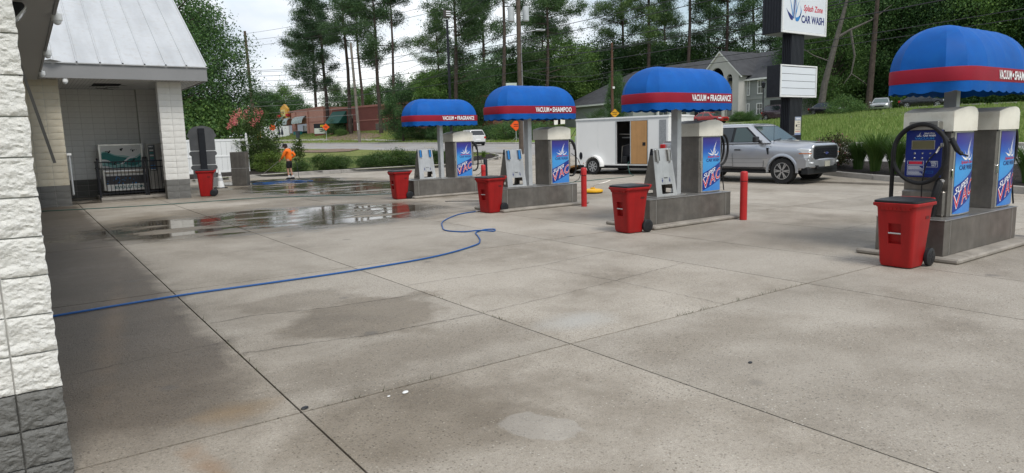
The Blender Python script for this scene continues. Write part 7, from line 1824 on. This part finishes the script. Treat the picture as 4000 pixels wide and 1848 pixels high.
# ================================================================== TREES AND PLANTS
def leaf_mesh(name, m, C, rng, s0, s1, ratio=0.55, up=0.0):
    """one kite-shaped leaf per centre"""
    N = len(C)
    a = rng.normal(size=(N, 3)); a[:, 2] = a[:, 2] * (1 - up) + up * 0.8; a /= np.linalg.norm(a, axis=1)[:, None]
    b = rng.normal(size=(N, 3)); b -= (a * b).sum(1)[:, None] * a; b /= np.linalg.norm(b, axis=1)[:, None] + 1e-9
    s_ = rng.uniform(s0, s1, N)[:, None]
    n = np.cross(a, b)
    v = np.empty((N, 4, 3))
    v[:, 0] = C - a * s_ * 0.5; v[:, 1] = C + b * s_ * ratio * 0.5 + n * s_ * 0.08; v[:, 2] = C + a * s_ * 0.5; v[:, 3] = C - b * s_ * ratio * 0.5 + n * s_ * 0.08
    me = bpy.data.meshes.new(name)
    me.vertices.add(N * 4); me.vertices.foreach_set('co', v.reshape(-1))
    me.loops.add(N * 4); me.loops.foreach_set('vertex_index', np.arange(N * 4, dtype=np.int32))
    me.polygons.add(N); me.polygons.foreach_set('loop_start', np.arange(0, N * 4, 4, dtype=np.int32)); 
    me.materials.append(m); me.update(calc_edges=True); me.validate()
    return me
PINE_L = leaf_mat('pine_needles', (0.026, 0.062, 0.026), (0.058, 0.117, 0.042), (0.126, 0.188, 0.068), 0.2)
OAK_L = leaf_mat('oak_leaves', (0.031, 0.082, 0.026), (0.074, 0.151, 0.041), (0.163, 0.264, 0.070), 0.25)
WOOD_L = leaf_mat('dark_leaves', (0.026, 0.070, 0.026), (0.061, 0.130, 0.038), (0.143, 0.233, 0.065), 0.25)
BUSH_L = leaf_mat('bush_leaves', (0.016, 0.044, 0.013), (0.039, 0.083, 0.018), (0.085, 0.143, 0.034), 0.2, 0.42)
LIME_L = leaf_mat('lime_leaves', (0.045, 0.095, 0.012), (0.090, 0.150, 0.022), (0.150, 0.210, 0.045), 0.3)
MYR_L = leaf_mat('myrtle_leaves', (0.025, 0.055, 0.012), (0.055, 0.095, 0.020), (0.100, 0.140, 0.035), 0.3)
PINK_F = leaf_mat('pink_flowers', (0.42, 0.07, 0.11), (0.55, 0.16, 0.20), (0.65, 0.30, 0.30), 0.3)
ROSE_L = leaf_mat('rose_leaves', (0.025, 0.035, 0.012), (0.060, 0.070, 0.022), (0.130, 0.085, 0.040), 0.25)

def pine_variant(seed, wide=1.0, low=0.3, nb=40, m_leaf=PINE_L, H=30.0):
    r = np.random.default_rng(seed); rp = random.Random(seed)
    tk_ = MB(); lean = (rp.uniform(-0.8, 0.8), rp.uniform(-0.8, 0.8))
    cen = lambda z: Vector((lean[0] * max(0, z / H) ** 1.6 + 0.12 * math.sin(z * 0.35 + seed), lean[1] * max(0, z / H) ** 1.6, z))
    zs_ = [-0.5, 1, 4, 8, 12, 16, 20, 24, 27, H - 0.5]
    tk_.tube([cen(z) for z in zs_], [0.42, 0.36, 0.33, 0.30, 0.27, 0.24, 0.19, 0.13, 0.08, 0.03], 9)
    C = []
    for k in range(nb):
        f = (k + rp.random()) / nb
        z = lerp(H * rp.uniform(low, low + 0.12), H * 0.985, f ** 0.85)
        if f < 0.25 and rp.random() < 0.35: continue
        az_ = rp.uniform(0, 2 * PI); L_ = wide * lerp(5.6, 1.6, f ** 1.8) * rp.uniform(0.5, 1.2)
        d = Vector((math.cos(az_), math.sin(az_), 0)); p0 = cen(z); pts = []
        rise = rp.uniform(-0.05, 0.45)
        for q in range(6):
            t_ = q / 5; side = Vector((-d.y, d.x, 0)) * 0.25 * L_ * math.sin(t_ * 2.4 + k) * 0.3
            pts.append(p0 + d * L_ * t_ + side + Vector((0, 0, L_ * (rise * t_ - 0.18 * t_ * t_ + 0.12 * t_ ** 4))))
        tk_.tube(pts, [lerp(0.10, 0.02, q / 5) * (0.6 + 0.4 * (1 - f)) for q in range(6)], 5)
        for q in range(int(3 + L_ * 2.0)):
            t_ = rp.uniform(0.38, 1.05); i = min(4, int(t_ * 5)); b = pts[i].lerp(pts[i + 1], min(1.0, t_ * 5 - i))
            cc = np.array(b) + r.normal(0, 0.45, 3) + np.array([0, 0, 0.15])
            n = rp.randint(70, 130); q_ = r.normal(size=(n, 3)) * np.array([0.52, 0.52, 0.40]) * rp.uniform(0.65, 1.35)
            C.append(cc + q_)
    for q in range(5): C.append(np.array(cen(H - 0.4 * q)) + r.normal(size=(40, 3)) * np.array([0.6, 0.6, 0.5]))
    return tk_.mesh('trunk', BARK, smooth=True, ang=60), leaf_mesh('crown', m_leaf, np.vstack(C), r, 0.17, 0.40, 0.32)
def broad_variant(seed, H, rad, zc, m_leaf, n_cl, per, s0, s1, bark=BARK, droop=0.0, low=0.12, trunk_r=0.3, cl_r=0.16):
    r = np.random.default_rng(seed); rp = random.Random(seed)
    tk_ = MB(); tk_.tube([(0, 0, -0.4), (0.1, 0, H * 0.2), (0.0, 0.15, H * 0.45), (0.15, 0.05, H * 0.75)], [trunk_r, trunk_r * 0.8, trunk_r * 0.55, trunk_r * 0.2], 9)
    C = []; lobes = []
    for k in range(11): lobes.append((r.normal(size=3), rp.uniform(0.12, 0.38)))
    for k in range(n_cl):
        v = r.normal(size=3); v /= np.linalg.norm(v)
        bulge = 1 + sum(a * max(0, float(np.dot(v, l / np.linalg.norm(l))) - 0.6) * 1.4 for l, a in lobes) - 0.2
        q = rp.uniform(0.40, 1.0) ** 0.5 * bulge
        c = np.array([v[0] * rad * q, v[1] * rad * q, zc + v[2] * (H - zc) * q if v[2] > 0 else zc + v[2] * (zc - low * H) * q])
        if k % 5 == 0:
            b = Vector((0, 0, max(0.2 * H, c[2] * 0.55))); tk_.tube([b, b.lerp(Vector(c), 0.5) + Vector((0, 0, -0.2)), Vector(c)], [trunk_r * 0.28, trunk_r * 0.16, 0.02], 5)
        cr = cl_r * rad * rp.uniform(0.6, 1.3)
        q_ = r.normal(size=(per, 3)) * np.array([cr, cr, cr * 0.7]); q_[:, 2] -= droop * np.abs(q_[:, 0])
        C.append(c + q_)
    return tk_.mesh('trunk', bark, smooth=True, ang=60), leaf_mesh('crown', m_leaf, np.vstack(C), r, s0, s1, 0.6)
def tree(name, label, cat, pos, var, sc=(1, 1, 1), rz=0.0, group=None, dz=-0.05):
    t = thing(name, label, cat, (pos[0], pos[1], terr(pos[0], pos[1]) + dz), rz, group); t.scale = sc
    link('trunk', var[0], t); link('crown', var[1], t)
    return t
rt = random.Random(21)
PV = [pine_variant(100, 1.25, 0.20, 44), pine_variant(101, 0.9, 0.42, 26), pine_variant(102, 1.1, 0.30, 38), pine_variant(103, 0.85, 0.50, 24)]
# x, y, height, kind, crown spread
PINES = [(57.0, 158.0, 30, 0, 1.05), (53.6, 142.2, 30, 0, 1.15), (53.1, 128.5, 31, 1, 1.0), (63.7, 146.8, 33, 3, 0.95), (54.9, 118.9, 32, 2, 1.0), (56.5, 116.0, 30, 3, 0.85), (60.5, 106.0, 21, 2, 0.9), (52.6, 87.5, 26, 0, 1.1), (67.3, 101.8, 27, 2, 1.0),
         (50.7, 72.5, 25, 3, 1.0), (87.7, 111.7, 26, 2, 1.1), (70.2, 88.1, 27, 0, 1.0), (92.9, 93.7, 28, 2, 1.1), (88.0, 83.0, 30, 1, 1.0), (113.0, 101.7, 27, 2, 1.0), (91.4, 77.3, 29, 3, 1.0), (110.9, 88.7, 28, 1, 1.0), (98.0, 74.4, 30, 2, 1.0), (104.1, 73.7, 28, 1, 1.0), (108.2, 68.8, 28, 2, 1.0)]
PLAB = ['tall pine tree on the far left of the pine group, above the shop', 'tall pine with low hanging foliage over the pink shop wall', 'leaning pine trunk in front of the green awning', 'tall slim pine behind the pale utility pole', 'thick pine trunk right of the pale utility pole', 'slim bare pine trunk at the right end of the group before the brick building']
for i, (x, y, h, v, wd_) in enumerate(PINES):
    lab = PLAB[i] if i < 6 else 'tall pine rising out of the dark woods across the road'
    k = h / 30.0
    tree('pine_tree', lab, 'pine tree', (x, y), PV[v], (k * wd_ * rt.uniform(0.95, 1.1), k * wd_ * rt.uniform(0.95, 1.1), k), rt.uniform(0, 6.28), 'pines rising out of the woods' if i >= 6 else 'pines on the far verge')
WV = [broad_variant(200, 12, 4.6, 6.2, WOOD_L, 100, 210, 0.14, 0.34), broad_variant(201, 12, 3.9, 6.8, OAK_L, 100, 210, 0.14, 0.34), broad_variant(202, 12, 4.9, 5.6, WOOD_L, 110, 210, 0.14, 0.34, droop=0.3)]
def clear(x, y):
    """keeps a tree off the road and out of the houses"""
    for _ in range(60):
        s_, t_ = st(x, y)
        if (4 < s_ < 62 and 22 < t_ < 61) or (-2 < t_ < 12.5): x *= 1.02; y *= 1.02
        else: break
    return x, y
WOODS = [(48.4, 96.8, 9, 0), (52.5, 91.7, 11, 1), (56.0, 90.0, 10, 2), (56.2, 83.9, 12, 0), (56.3, 79.0, 11, 1), (60.4, 78.4, 13, 2), (62.8, 76.3, 12, 0), (76.9, 88.7, 13, 1), (77.6, 84.2, 15, 2), (83.2, 86.1, 16, 0), (86.6, 85.4, 14, 1), (90.4, 84.4, 15, 2), (95.2, 84.1, 15, 0), (97.3, 81.6, 14, 1), (102.2, 80.4, 15, 2), (102.7, 74.8, 14, 0), (109.2, 74.2, 13, 1), (80.3, 172.2, 13, 1), (82.8, 166.5, 14, 2), (85.5, 160.7, 14, 0), (73.6, 130.7, 13, 1), (75.3, 190.7, 13, 2), (80.3, 188.6, 14, 0), (66.5, 92, 12, 1), (60, 97, 11, 2), (72, 98, 14, 0), (82, 96, 16, 1)]
for x, y, h, v in WOODS:
    x, y = clear(x, y); k = h / 12
    tree('broadleaf_tree', 'dark broadleaf tree filling the woods below the pines', 'tree', (x, y), WV[v], (k * rt.uniform(0.85, 1.1), k * rt.uniform(0.85, 1.1), k), rt.uniform(0, 6.28), 'broadleaf trees in the woods across the road')
tree('broadleaf_tree', 'dark tree growing in front of the apartment wing beside the thin brown pole', 'tree', (49.5, 51.0), WV[1], (0.27, 0.27, 0.58), 1.0)
for x, y, h, v in [(61.5, 221.6, 15, 0), (66.4, 226.5, 14, 1), (71.9, 231.1, 16, 2), (74.1, 224.1, 13, 0), (52, 226, 15, 2), (44, 228, 16, 1)]:
    tree('broadleaf_tree', 'small far tree on the skyline beyond the shop', 'tree', (x, y), WV[v], (h / 12,) * 3, rt.uniform(0, 6.28), 'far trees beyond the shop')
RV = [broad_variant(300, 20, 5.2, 10.5, WOOD_L, 160, 240, 0.13, 0.32, droop=0.5, low=0.10), broad_variant(301, 20, 4.6, 11.5, OAK_L, 150, 240, 0.13, 0.32, droop=0.3, low=0.16), broad_variant(302, 20, 5.6, 9.5, WOOD_L, 170, 240, 0.13, 0.32, droop=0.6, low=0.08)]
RIGHT = [(85.8, 53.3, 15, 0), (86.2, 50.7, 20, 1), (84.9, 44.4, 17, 2), (89.2, 47.4, 22, 0), (86.7, 43.5, 20, 1), (91.3, 43.3, 22, 2), (86.7, 38.8, 18, 0), (91.2, 38.4, 22, 1), (89.2, 35.4, 20, 2), (87.2, 32.3, 22, 0), (91.7, 31.6, 21, 1), (88.6, 28.4, 20, 2), (87.3, 25.8, 20, 0), (106.0, 64.3, 21, 1), (109.9, 61.7, 23, 2), (110.2, 56.8, 22, 0), (112.0, 53.3, 24, 1), (111.8, 48.7, 23, 2), (113.4, 45.1, 24, 0), (112.8, 40.9, 23, 1), (112.1, 37.0, 23, 2), (111.1, 33.2, 22, 0)]
for x, y, h, v in RIGHT:
    x, y = clear(x, y); k = h / 20
    tree('broadleaf_tree', 'tall dark tree in the wood above the grass slope', 'tree', (x, y), RV[v], (k * rt.uniform(0.85, 1.1), k * rt.uniform(0.85, 1.1), k * rt.uniform(0.85, 1.1)), rt.uniform(0, 6.28), 'trees of the wood above the slope')
UV = [broad_variant(400, 3.2, 2.5, 1.3, WOOD_L, 80, 120, 0.08, 0.20, low=0.02, trunk_r=0.06, cl_r=0.18), broad_variant(401, 3.2, 2.2, 1.5, OAK_L, 80, 120, 0.08, 0.20, low=0.02, trunk_r=0.06, cl_r=0.18)]
for i, (x, y) in enumerate([(80.7, 47.2), (80.4, 45.0), (78.1, 43.4), (81.9, 43.2), (83.6, 41.3), (84.4, 39.3), (84.4, 37.2), (84.2, 35.0), (84.0, 32.9), (83.8, 30.7), (84.4, 28.8), (84.1, 26.8), (84, 24)]):
    x, y = clear(x, y)
    tree('bush', 'dark undergrowth bush at the foot of the wood', 'bush', (x, y), UV[i % 2], (1.2, 1.2, rt.uniform(0.9, 1.5)), rt.uniform(0, 6.28), 'bushes at the foot of the wood')
tree('bush', 'round dark bush just right of the pylon post at the top of the slope', 'bush', onT(3.4, 40.5)[:2], UV[0], (0.75, 0.75, 0.62), 0.4)
for i, s_ in enumerate((66, 60, 54, 49, 44, 38, 33.5, 29, 25)):
    tree('bush', 'dark clipped bush in the row across the road', 'bush', onT(s_, 17.5)[:2], UV[i % 2], (0.9, 1.0, rt.uniform(0.55, 0.85)), rt.uniform(0, 6.28), 'bushes across the road')
for i, q in enumerate((18.2, 19.4, 20.5)): tree('bush', 'low dark shrub under the apartment window', 'bush', onT(q, 43.6)[:2], UV[i % 2], (0.42, 0.42, 0.42), rt.uniform(0, 6), 'shrubs under the apartment windows')
tree('bush', 'round dark bush right of the shop sign board', 'bush', onT(98, 19.5)[:2], UV[0], (1.0, 1.0, 0.85), 0); tree('bush', 'small round bush at the foot of the leaning pine', 'bush', onT(92, 18.0)[:2], UV[1], (0.5, 0.5, 0.45), 1)
for x, y, h, v, lb in ((80.5, 50.5, 15, 0, 'dark tree hiding the right end of the apartment house beside the pylon'), (82.5, 47.0, 17, 2, 'dark tree next to the grey leaning dead trunk')):
    k = h / 20; tree('broadleaf_tree', lb, 'tree', (x, y), RV[v], (k * 0.8, k * 0.8, k), x)
# dead grey trunks at the wood edge
dt = thing('dead_tree', 'grey leaning dead trunk with one long bare limb at the wood edge', 'tree', (76.6, 44.6, 3.4))
m_ = MB(); m_.tube([(-0.2, 0.4, -0.3), (0.1, 0.1, 3.5), (0.6, -0.6, 7.5), (1.1, -1.2, 11), (1.5, -1.8, 14.5)], [0.42, 0.36, 0.30, 0.22, 0.09], 10); m_.build('trunk', BARK_G, dt, smooth=True)
m_ = MB()
m_.tube([(0.75, -0.8, 8.6), (1.6, -1.9, 9.4), (2.8, -3.6, 10.3), (4.0, -5.2, 11.8)], [0.2, 0.15, 0.1, 0.03], 7); m_.tube([(1.6, -1.9, 9.4), (1.8, -2.4, 6.5), (1.6, -2.2, 4.5), (1.2, -1.6, 3.4)], [0.16, 0.12, 0.08, 0.03], 6)
m_.tube([(0.4, -0.3, 6.0), (-0.5, 1.2, 6.8), (-1.4, 2.4, 7.9)], [0.1, 0.06, 0.02], 6); m_.tube([(1.6, -2.2, 4.5), (2.0, -2.9, 3.9), (2.5, -3.6, 3.2)], [0.06, 0.04, 0.015], 5)
m_.build('limb', BARK_G, dt, smooth=True)
dt2 = thing('tree_trunk', 'straight bare trunk standing in the shade of the wood above the silver car', 'tree', (79.3, 40.7, 3.5)); MB().tube([(0, 0, -0.2), (0, 0.1, 1), (0.2, 0, 6), (0.3, -0.2, 13)], [0.5, 0.36, 0.3, 0.2], 10).build('trunk', BARK, dt2, smooth=True)
# the big tree behind the wash wing and the planting by the fence
big = broad_variant(500, 16.5, 6.0, 8.0, OAK_L, 430, 190, 0.09, 0.20, low=0.06, trunk_r=0.45, cl_r=0.095)
tree('oak_tree', 'big broadleaf tree rising behind the white metal roof', 'tree', (9.0, 52.8), big, (0.95, 0.95, 0.80), 0.7)
tree('oak_tree', 'second dark broadleaf tree close behind the wash wing wall', 'tree', (5.0, 51.0), big, (1.05, 1.05, 1.05), 2.9)
HV = broad_variant(510, 4.2, 2.3, 2.0, OAK_L, 90, 90, 0.10, 0.22, low=0.03, trunk_r=0.07, cl_r=0.17)
for i, (x, y, k, lb) in enumerate(((8.6, 47.0, 1.2, 'dark bush behind the left part of the vinyl fence'), (10.6, 47.3, 1.15, 'dark bush behind the fence finial post'), (6.2, 46.5, 1.2, 'dark bush behind the menu board'))):
    tree('bush', lb, 'bush', (x, y), HV, (k, k, k), i * 1.3)
my = broad_variant(520, 4.5, 1.75, 2.3, MYR_L, 110, 85, 0.07, 0.17, low=0.02, trunk_r=0.06, cl_r=0.15)
cm = tree('flowering_bush', 'tall bush with pink flowers between the white fence and the person', 'bush', (11.75, 43.0), my, (0.80, 0.80, 0.86), 0.4)
r = np.random.default_rng(8); Fc = []
for k in range(17):
    a = r.uniform(1.5, 5.2); rr = r.uniform(0.2, 1.6); z = 3.1 + 1.5 * (1 - (rr / 1.8) ** 2) * r.uniform(0.6, 1.0)
    c = np.array([-0.5 + rr * math.cos(a), rr * math.sin(a), z]); Fc.append(c + r.normal(size=(42, 3)) * np.array([0.11, 0.11, 0.15]))
tag(link('flowers', leaf_mesh('flowers', PINK_F, np.vstack(Fc), r, 0.05, 0.11, 0.8), cm), kind='stuff')
lim = broad_variant(521, 2.6, 1.1, 1.2, LIME_L, 60, 60, 0.06, 0.15, low=0.02, trunk_r=0.04, cl_r=0.17)
tree('bush', 'bright green bush overhanging right of the flowering bush', 'bush', (12.75, 44.3), lim, (0.6, 0.65, 0.8), 0.3)
tree('bush', 'bright green undergrowth at the foot of the flowering bush', 'bush', (11.6, 40.7), lim, (0.8, 0.8, 0.55), 1.9)
fern = broad_variant(522, 2.2, 0.32, 1.1, MYR_L, 46, 36, 0.05, 0.12, low=0.02, trunk_r=0.025, cl_r=0.35)
tree('tall_plant', 'thin tall feathery plant right behind the person', 'plant', (13.15, 39.9), fern, (1, 1, 1.05), 0)
SV = [broad_variant(530 + k, 1.0, 0.85, 0.42, BUSH_L, 70, 130, 0.03, 0.075, low=0.0, trunk_r=0.03, cl_r=0.17) for k in range(2)]
SHR = [(14.5, 39.5, 1.0, 'first round kerb shrub right of the person'), (15.55, 39.5, 0.8, 'smaller kerb shrub touching the first one'), (17.2, 39.75, 0.8, 'small kerb shrub at the start of the longer shrub row'), (18.25, 39.9, 1.05, 'large kerb shrub second in the longer row'), (19.4, 39.95, 1.05, 'large kerb shrub third in the longer row, left of the farthest mat rack'), (20.5, 39.9, 1.0, 'kerb shrub seen through the gap behind the farthest mat rack'), (21.8, 39.85, 1.0, 'kerb shrub behind the farthest canopy post'), (22.9, 39.7, 0.95, 'kerb shrub at the right end of the row behind the farthest cabinet'), (12.9, 38.75, 0.62, 'low leafy plant at the kerb beside the person')]
for i, (x, y, k, lb) in enumerate(SHR): tree('shrub', lb, 'shrub', (x, y), SV[i % 2], (k, k, k * rt.uniform(0.9, 1.05)), rt.uniform(0, 6.28), None, 0.1)

# arching grasses
def fountain(name, label, pos, H, n, seed, m=BLADE_D, wd=0.016, spread=0.75, cat='ornamental grass', group=None):
    rp = random.Random(seed); mb = MB()
    for k in range(n):
        a = rp.uniform(0, 6.28); r0 = rp.random() * 0.14; h = H * rp.uniform(0.6, 1.0); sp = h * spread * rp.uniform(0.3, 1.0)
        d = Vector((math.cos(a), math.sin(a), 0)); nrm = Vector((-d.y, d.x, 0)); P = []
        for q in range(5):
            t_ = q / 4; P.append(d * (r0 + sp * t_ ** 1.7) + Vector((0, 0, h * (1.25 * t_ - 0.45 * t_ ** 3.2))))
        vs = []
        for q, p in enumerate(P): w_ = wd * (1 - q / 4.2); vs += [p + nrm * w_, p - nrm * w_]
        mb.add(vs, [(2 * q, 2 * q + 1, 2 * q + 3, 2 * q + 2) for q in range(4)])
    t = thing(name, label, cat, (pos[0], pos[1], terr(pos[0], pos[1]) + 0.1), 0, group); mb.build('blades', m, t, fixn=False)
    return t
fountain('fountain_grass', 'arching ornamental grass clump nearest the nearest canopy cabinet', (22.3, 10.55), 1.55, 520, 1)
fountain('fountain_grass', 'large arching ornamental grass clump in the middle of the bed', (22.75, 11.4), 1.65, 560, 2)
fountain('fountain_grass', 'arching ornamental grass beside the pink flowering shrub', (23.2, 12.2), 1.35, 420, 3)
fountain('fountain_grass', 'ornamental grass half hidden behind the navy control panel', (21.95, 9.5), 1.5, 480, 4)
fountain('fountain_grass', 'ornamental grass behind the nearest island at the photo edge', (21.0, 6.6), 1.3, 420, 5)
rosv = broad_variant(540, 1.05, 0.62, 0.5, ROSE_L, 55, 60, 0.035, 0.085, low=0.0, trunk_r=0.02, cl_r=0.17)
for i, (x, y, k, lb) in enumerate(((23.75, 13.7, 1.0, 'low flowering shrub right in front of the pickup bumper'), (23.45, 13.0, 1.1, 'low pink flowering shrub between the pickup and the tall grasses'))):
    t = tree('flowering_shrub', lb, 'shrub', (x, y), rosv, (k, k, k), i * 2, None, 0.1)
    C = r.normal(size=(90, 3)); C /= np.linalg.norm(C, axis=1)[:, None]; C = C * np.array([0.62, 0.62, 0.5]) * r.uniform(0.8, 1.1, (90, 1)) + np.array([0, 0, 0.55])
    tag(link('flowers', leaf_mesh('flowers', PINK_F, C, r, 0.035, 0.065, 0.9), t), kind='stuff')
fountain('spiky_plant', 'small spiky plant on the mulch at the end of the kerb', (26.1, 40.0), 0.7, 130, 9, BLADE_D, 0.012, 0.5, 'plant')
tag(MB().lathe([(0.02, 0.32), (0.08, 0.25), (0.16, 0.06), (0.2, 0.0)], 9).build('rock', pm('pale_rock', (0.5, 0.5, 0.45), 0.8, 0, .2, 5), loc=(22.6, 10.15, 0.12), smooth=True), 'small pale pointed rock in the bed between the grass clumps', 'rock')

# fan palm by the road
pal = thing('fan_palm', 'fan palm with spread leaves behind the rear of the trailer', 'palm', onT(8.9, 13.3))
MB().tube([(0, 0, -0.2), (0.05, 0, 0.8), (0.0, 0.05, 1.5)], [0.22, 0.20, 0.17], 10).build('trunk', BARK, pal, smooth=True)
PALM_L = leaf_mat('palm_leaf', (0.020, 0.055, 0.012), (0.045, 0.095, 0.022), (0.095, 0.140, 0.050), 0.25, 0.4)
rp = random.Random(4)
for k in range(26):
    mb = MB(); a = k * 2.399; el = lerp(1.35, -0.35, k / 25); d = Vector((math.cos(a) * math.cos(el), math.sin(a) * math.cos(el), math.sin(el)))
    L_ = rp.uniform(0.95, 1.35); base = Vector((0, 0, 1.45)); tip = base + d * L_
    mb.tube([base, base + d * L_ * 0.5 + Vector((0, 0, 0.04)), tip], [0.018, 0.014, 0.01], 4)
    sd_ = d.cross(Vector((0, 0, 1))).normalized() if abs(d.z) < 0.98 else Vector((1, 0, 0)); up_ = sd_.cross(d).normalized()
    for q in range(19):
        b = lerp(-1.9, 1.9, q / 18); l_ = lerp(0.95, 0.62, abs(b) / 1.9) * rp.uniform(0.9, 1.1)
        dr = (d * math.cos(b) + sd_ * math.sin(b) + up_ * 0.12).normalized(); nn = dr.cross(up_).normalized() * 0.022
        m1 = tip + dr * l_ * 0.55; e = tip + dr * l_ + Vector((0, 0, -0.16 * l_))
        mb.add([tip, m1 + nn, e, m1 - nn], [(0, 1, 2, 3)])
    mb.build('leaf', PALM_L, pal, fixn=False)
# low pieces lying on the verge
for i, (s_, t_) in enumerate(((64, 19.5), (65.5, 19.2), (67.5, 19.8))):
    p = onT(s_, t_); q = Vector((-1.2 + 0.9 * i, 0.4, 4.2 - 0.5 * i))
    tag(MB().tube([(0, 0, 0), tuple(q)], 0.10, 7).build('leaning_prop', pm('pale_timber', (0.36, 0.30, 0.22), 0.8), loc=p), ('long pale timber prop leaning on a pine, highest of the three', 'middle pale timber prop leaning on the pine', 'lower pale timber prop leaning near the pine')[i], 'timber')
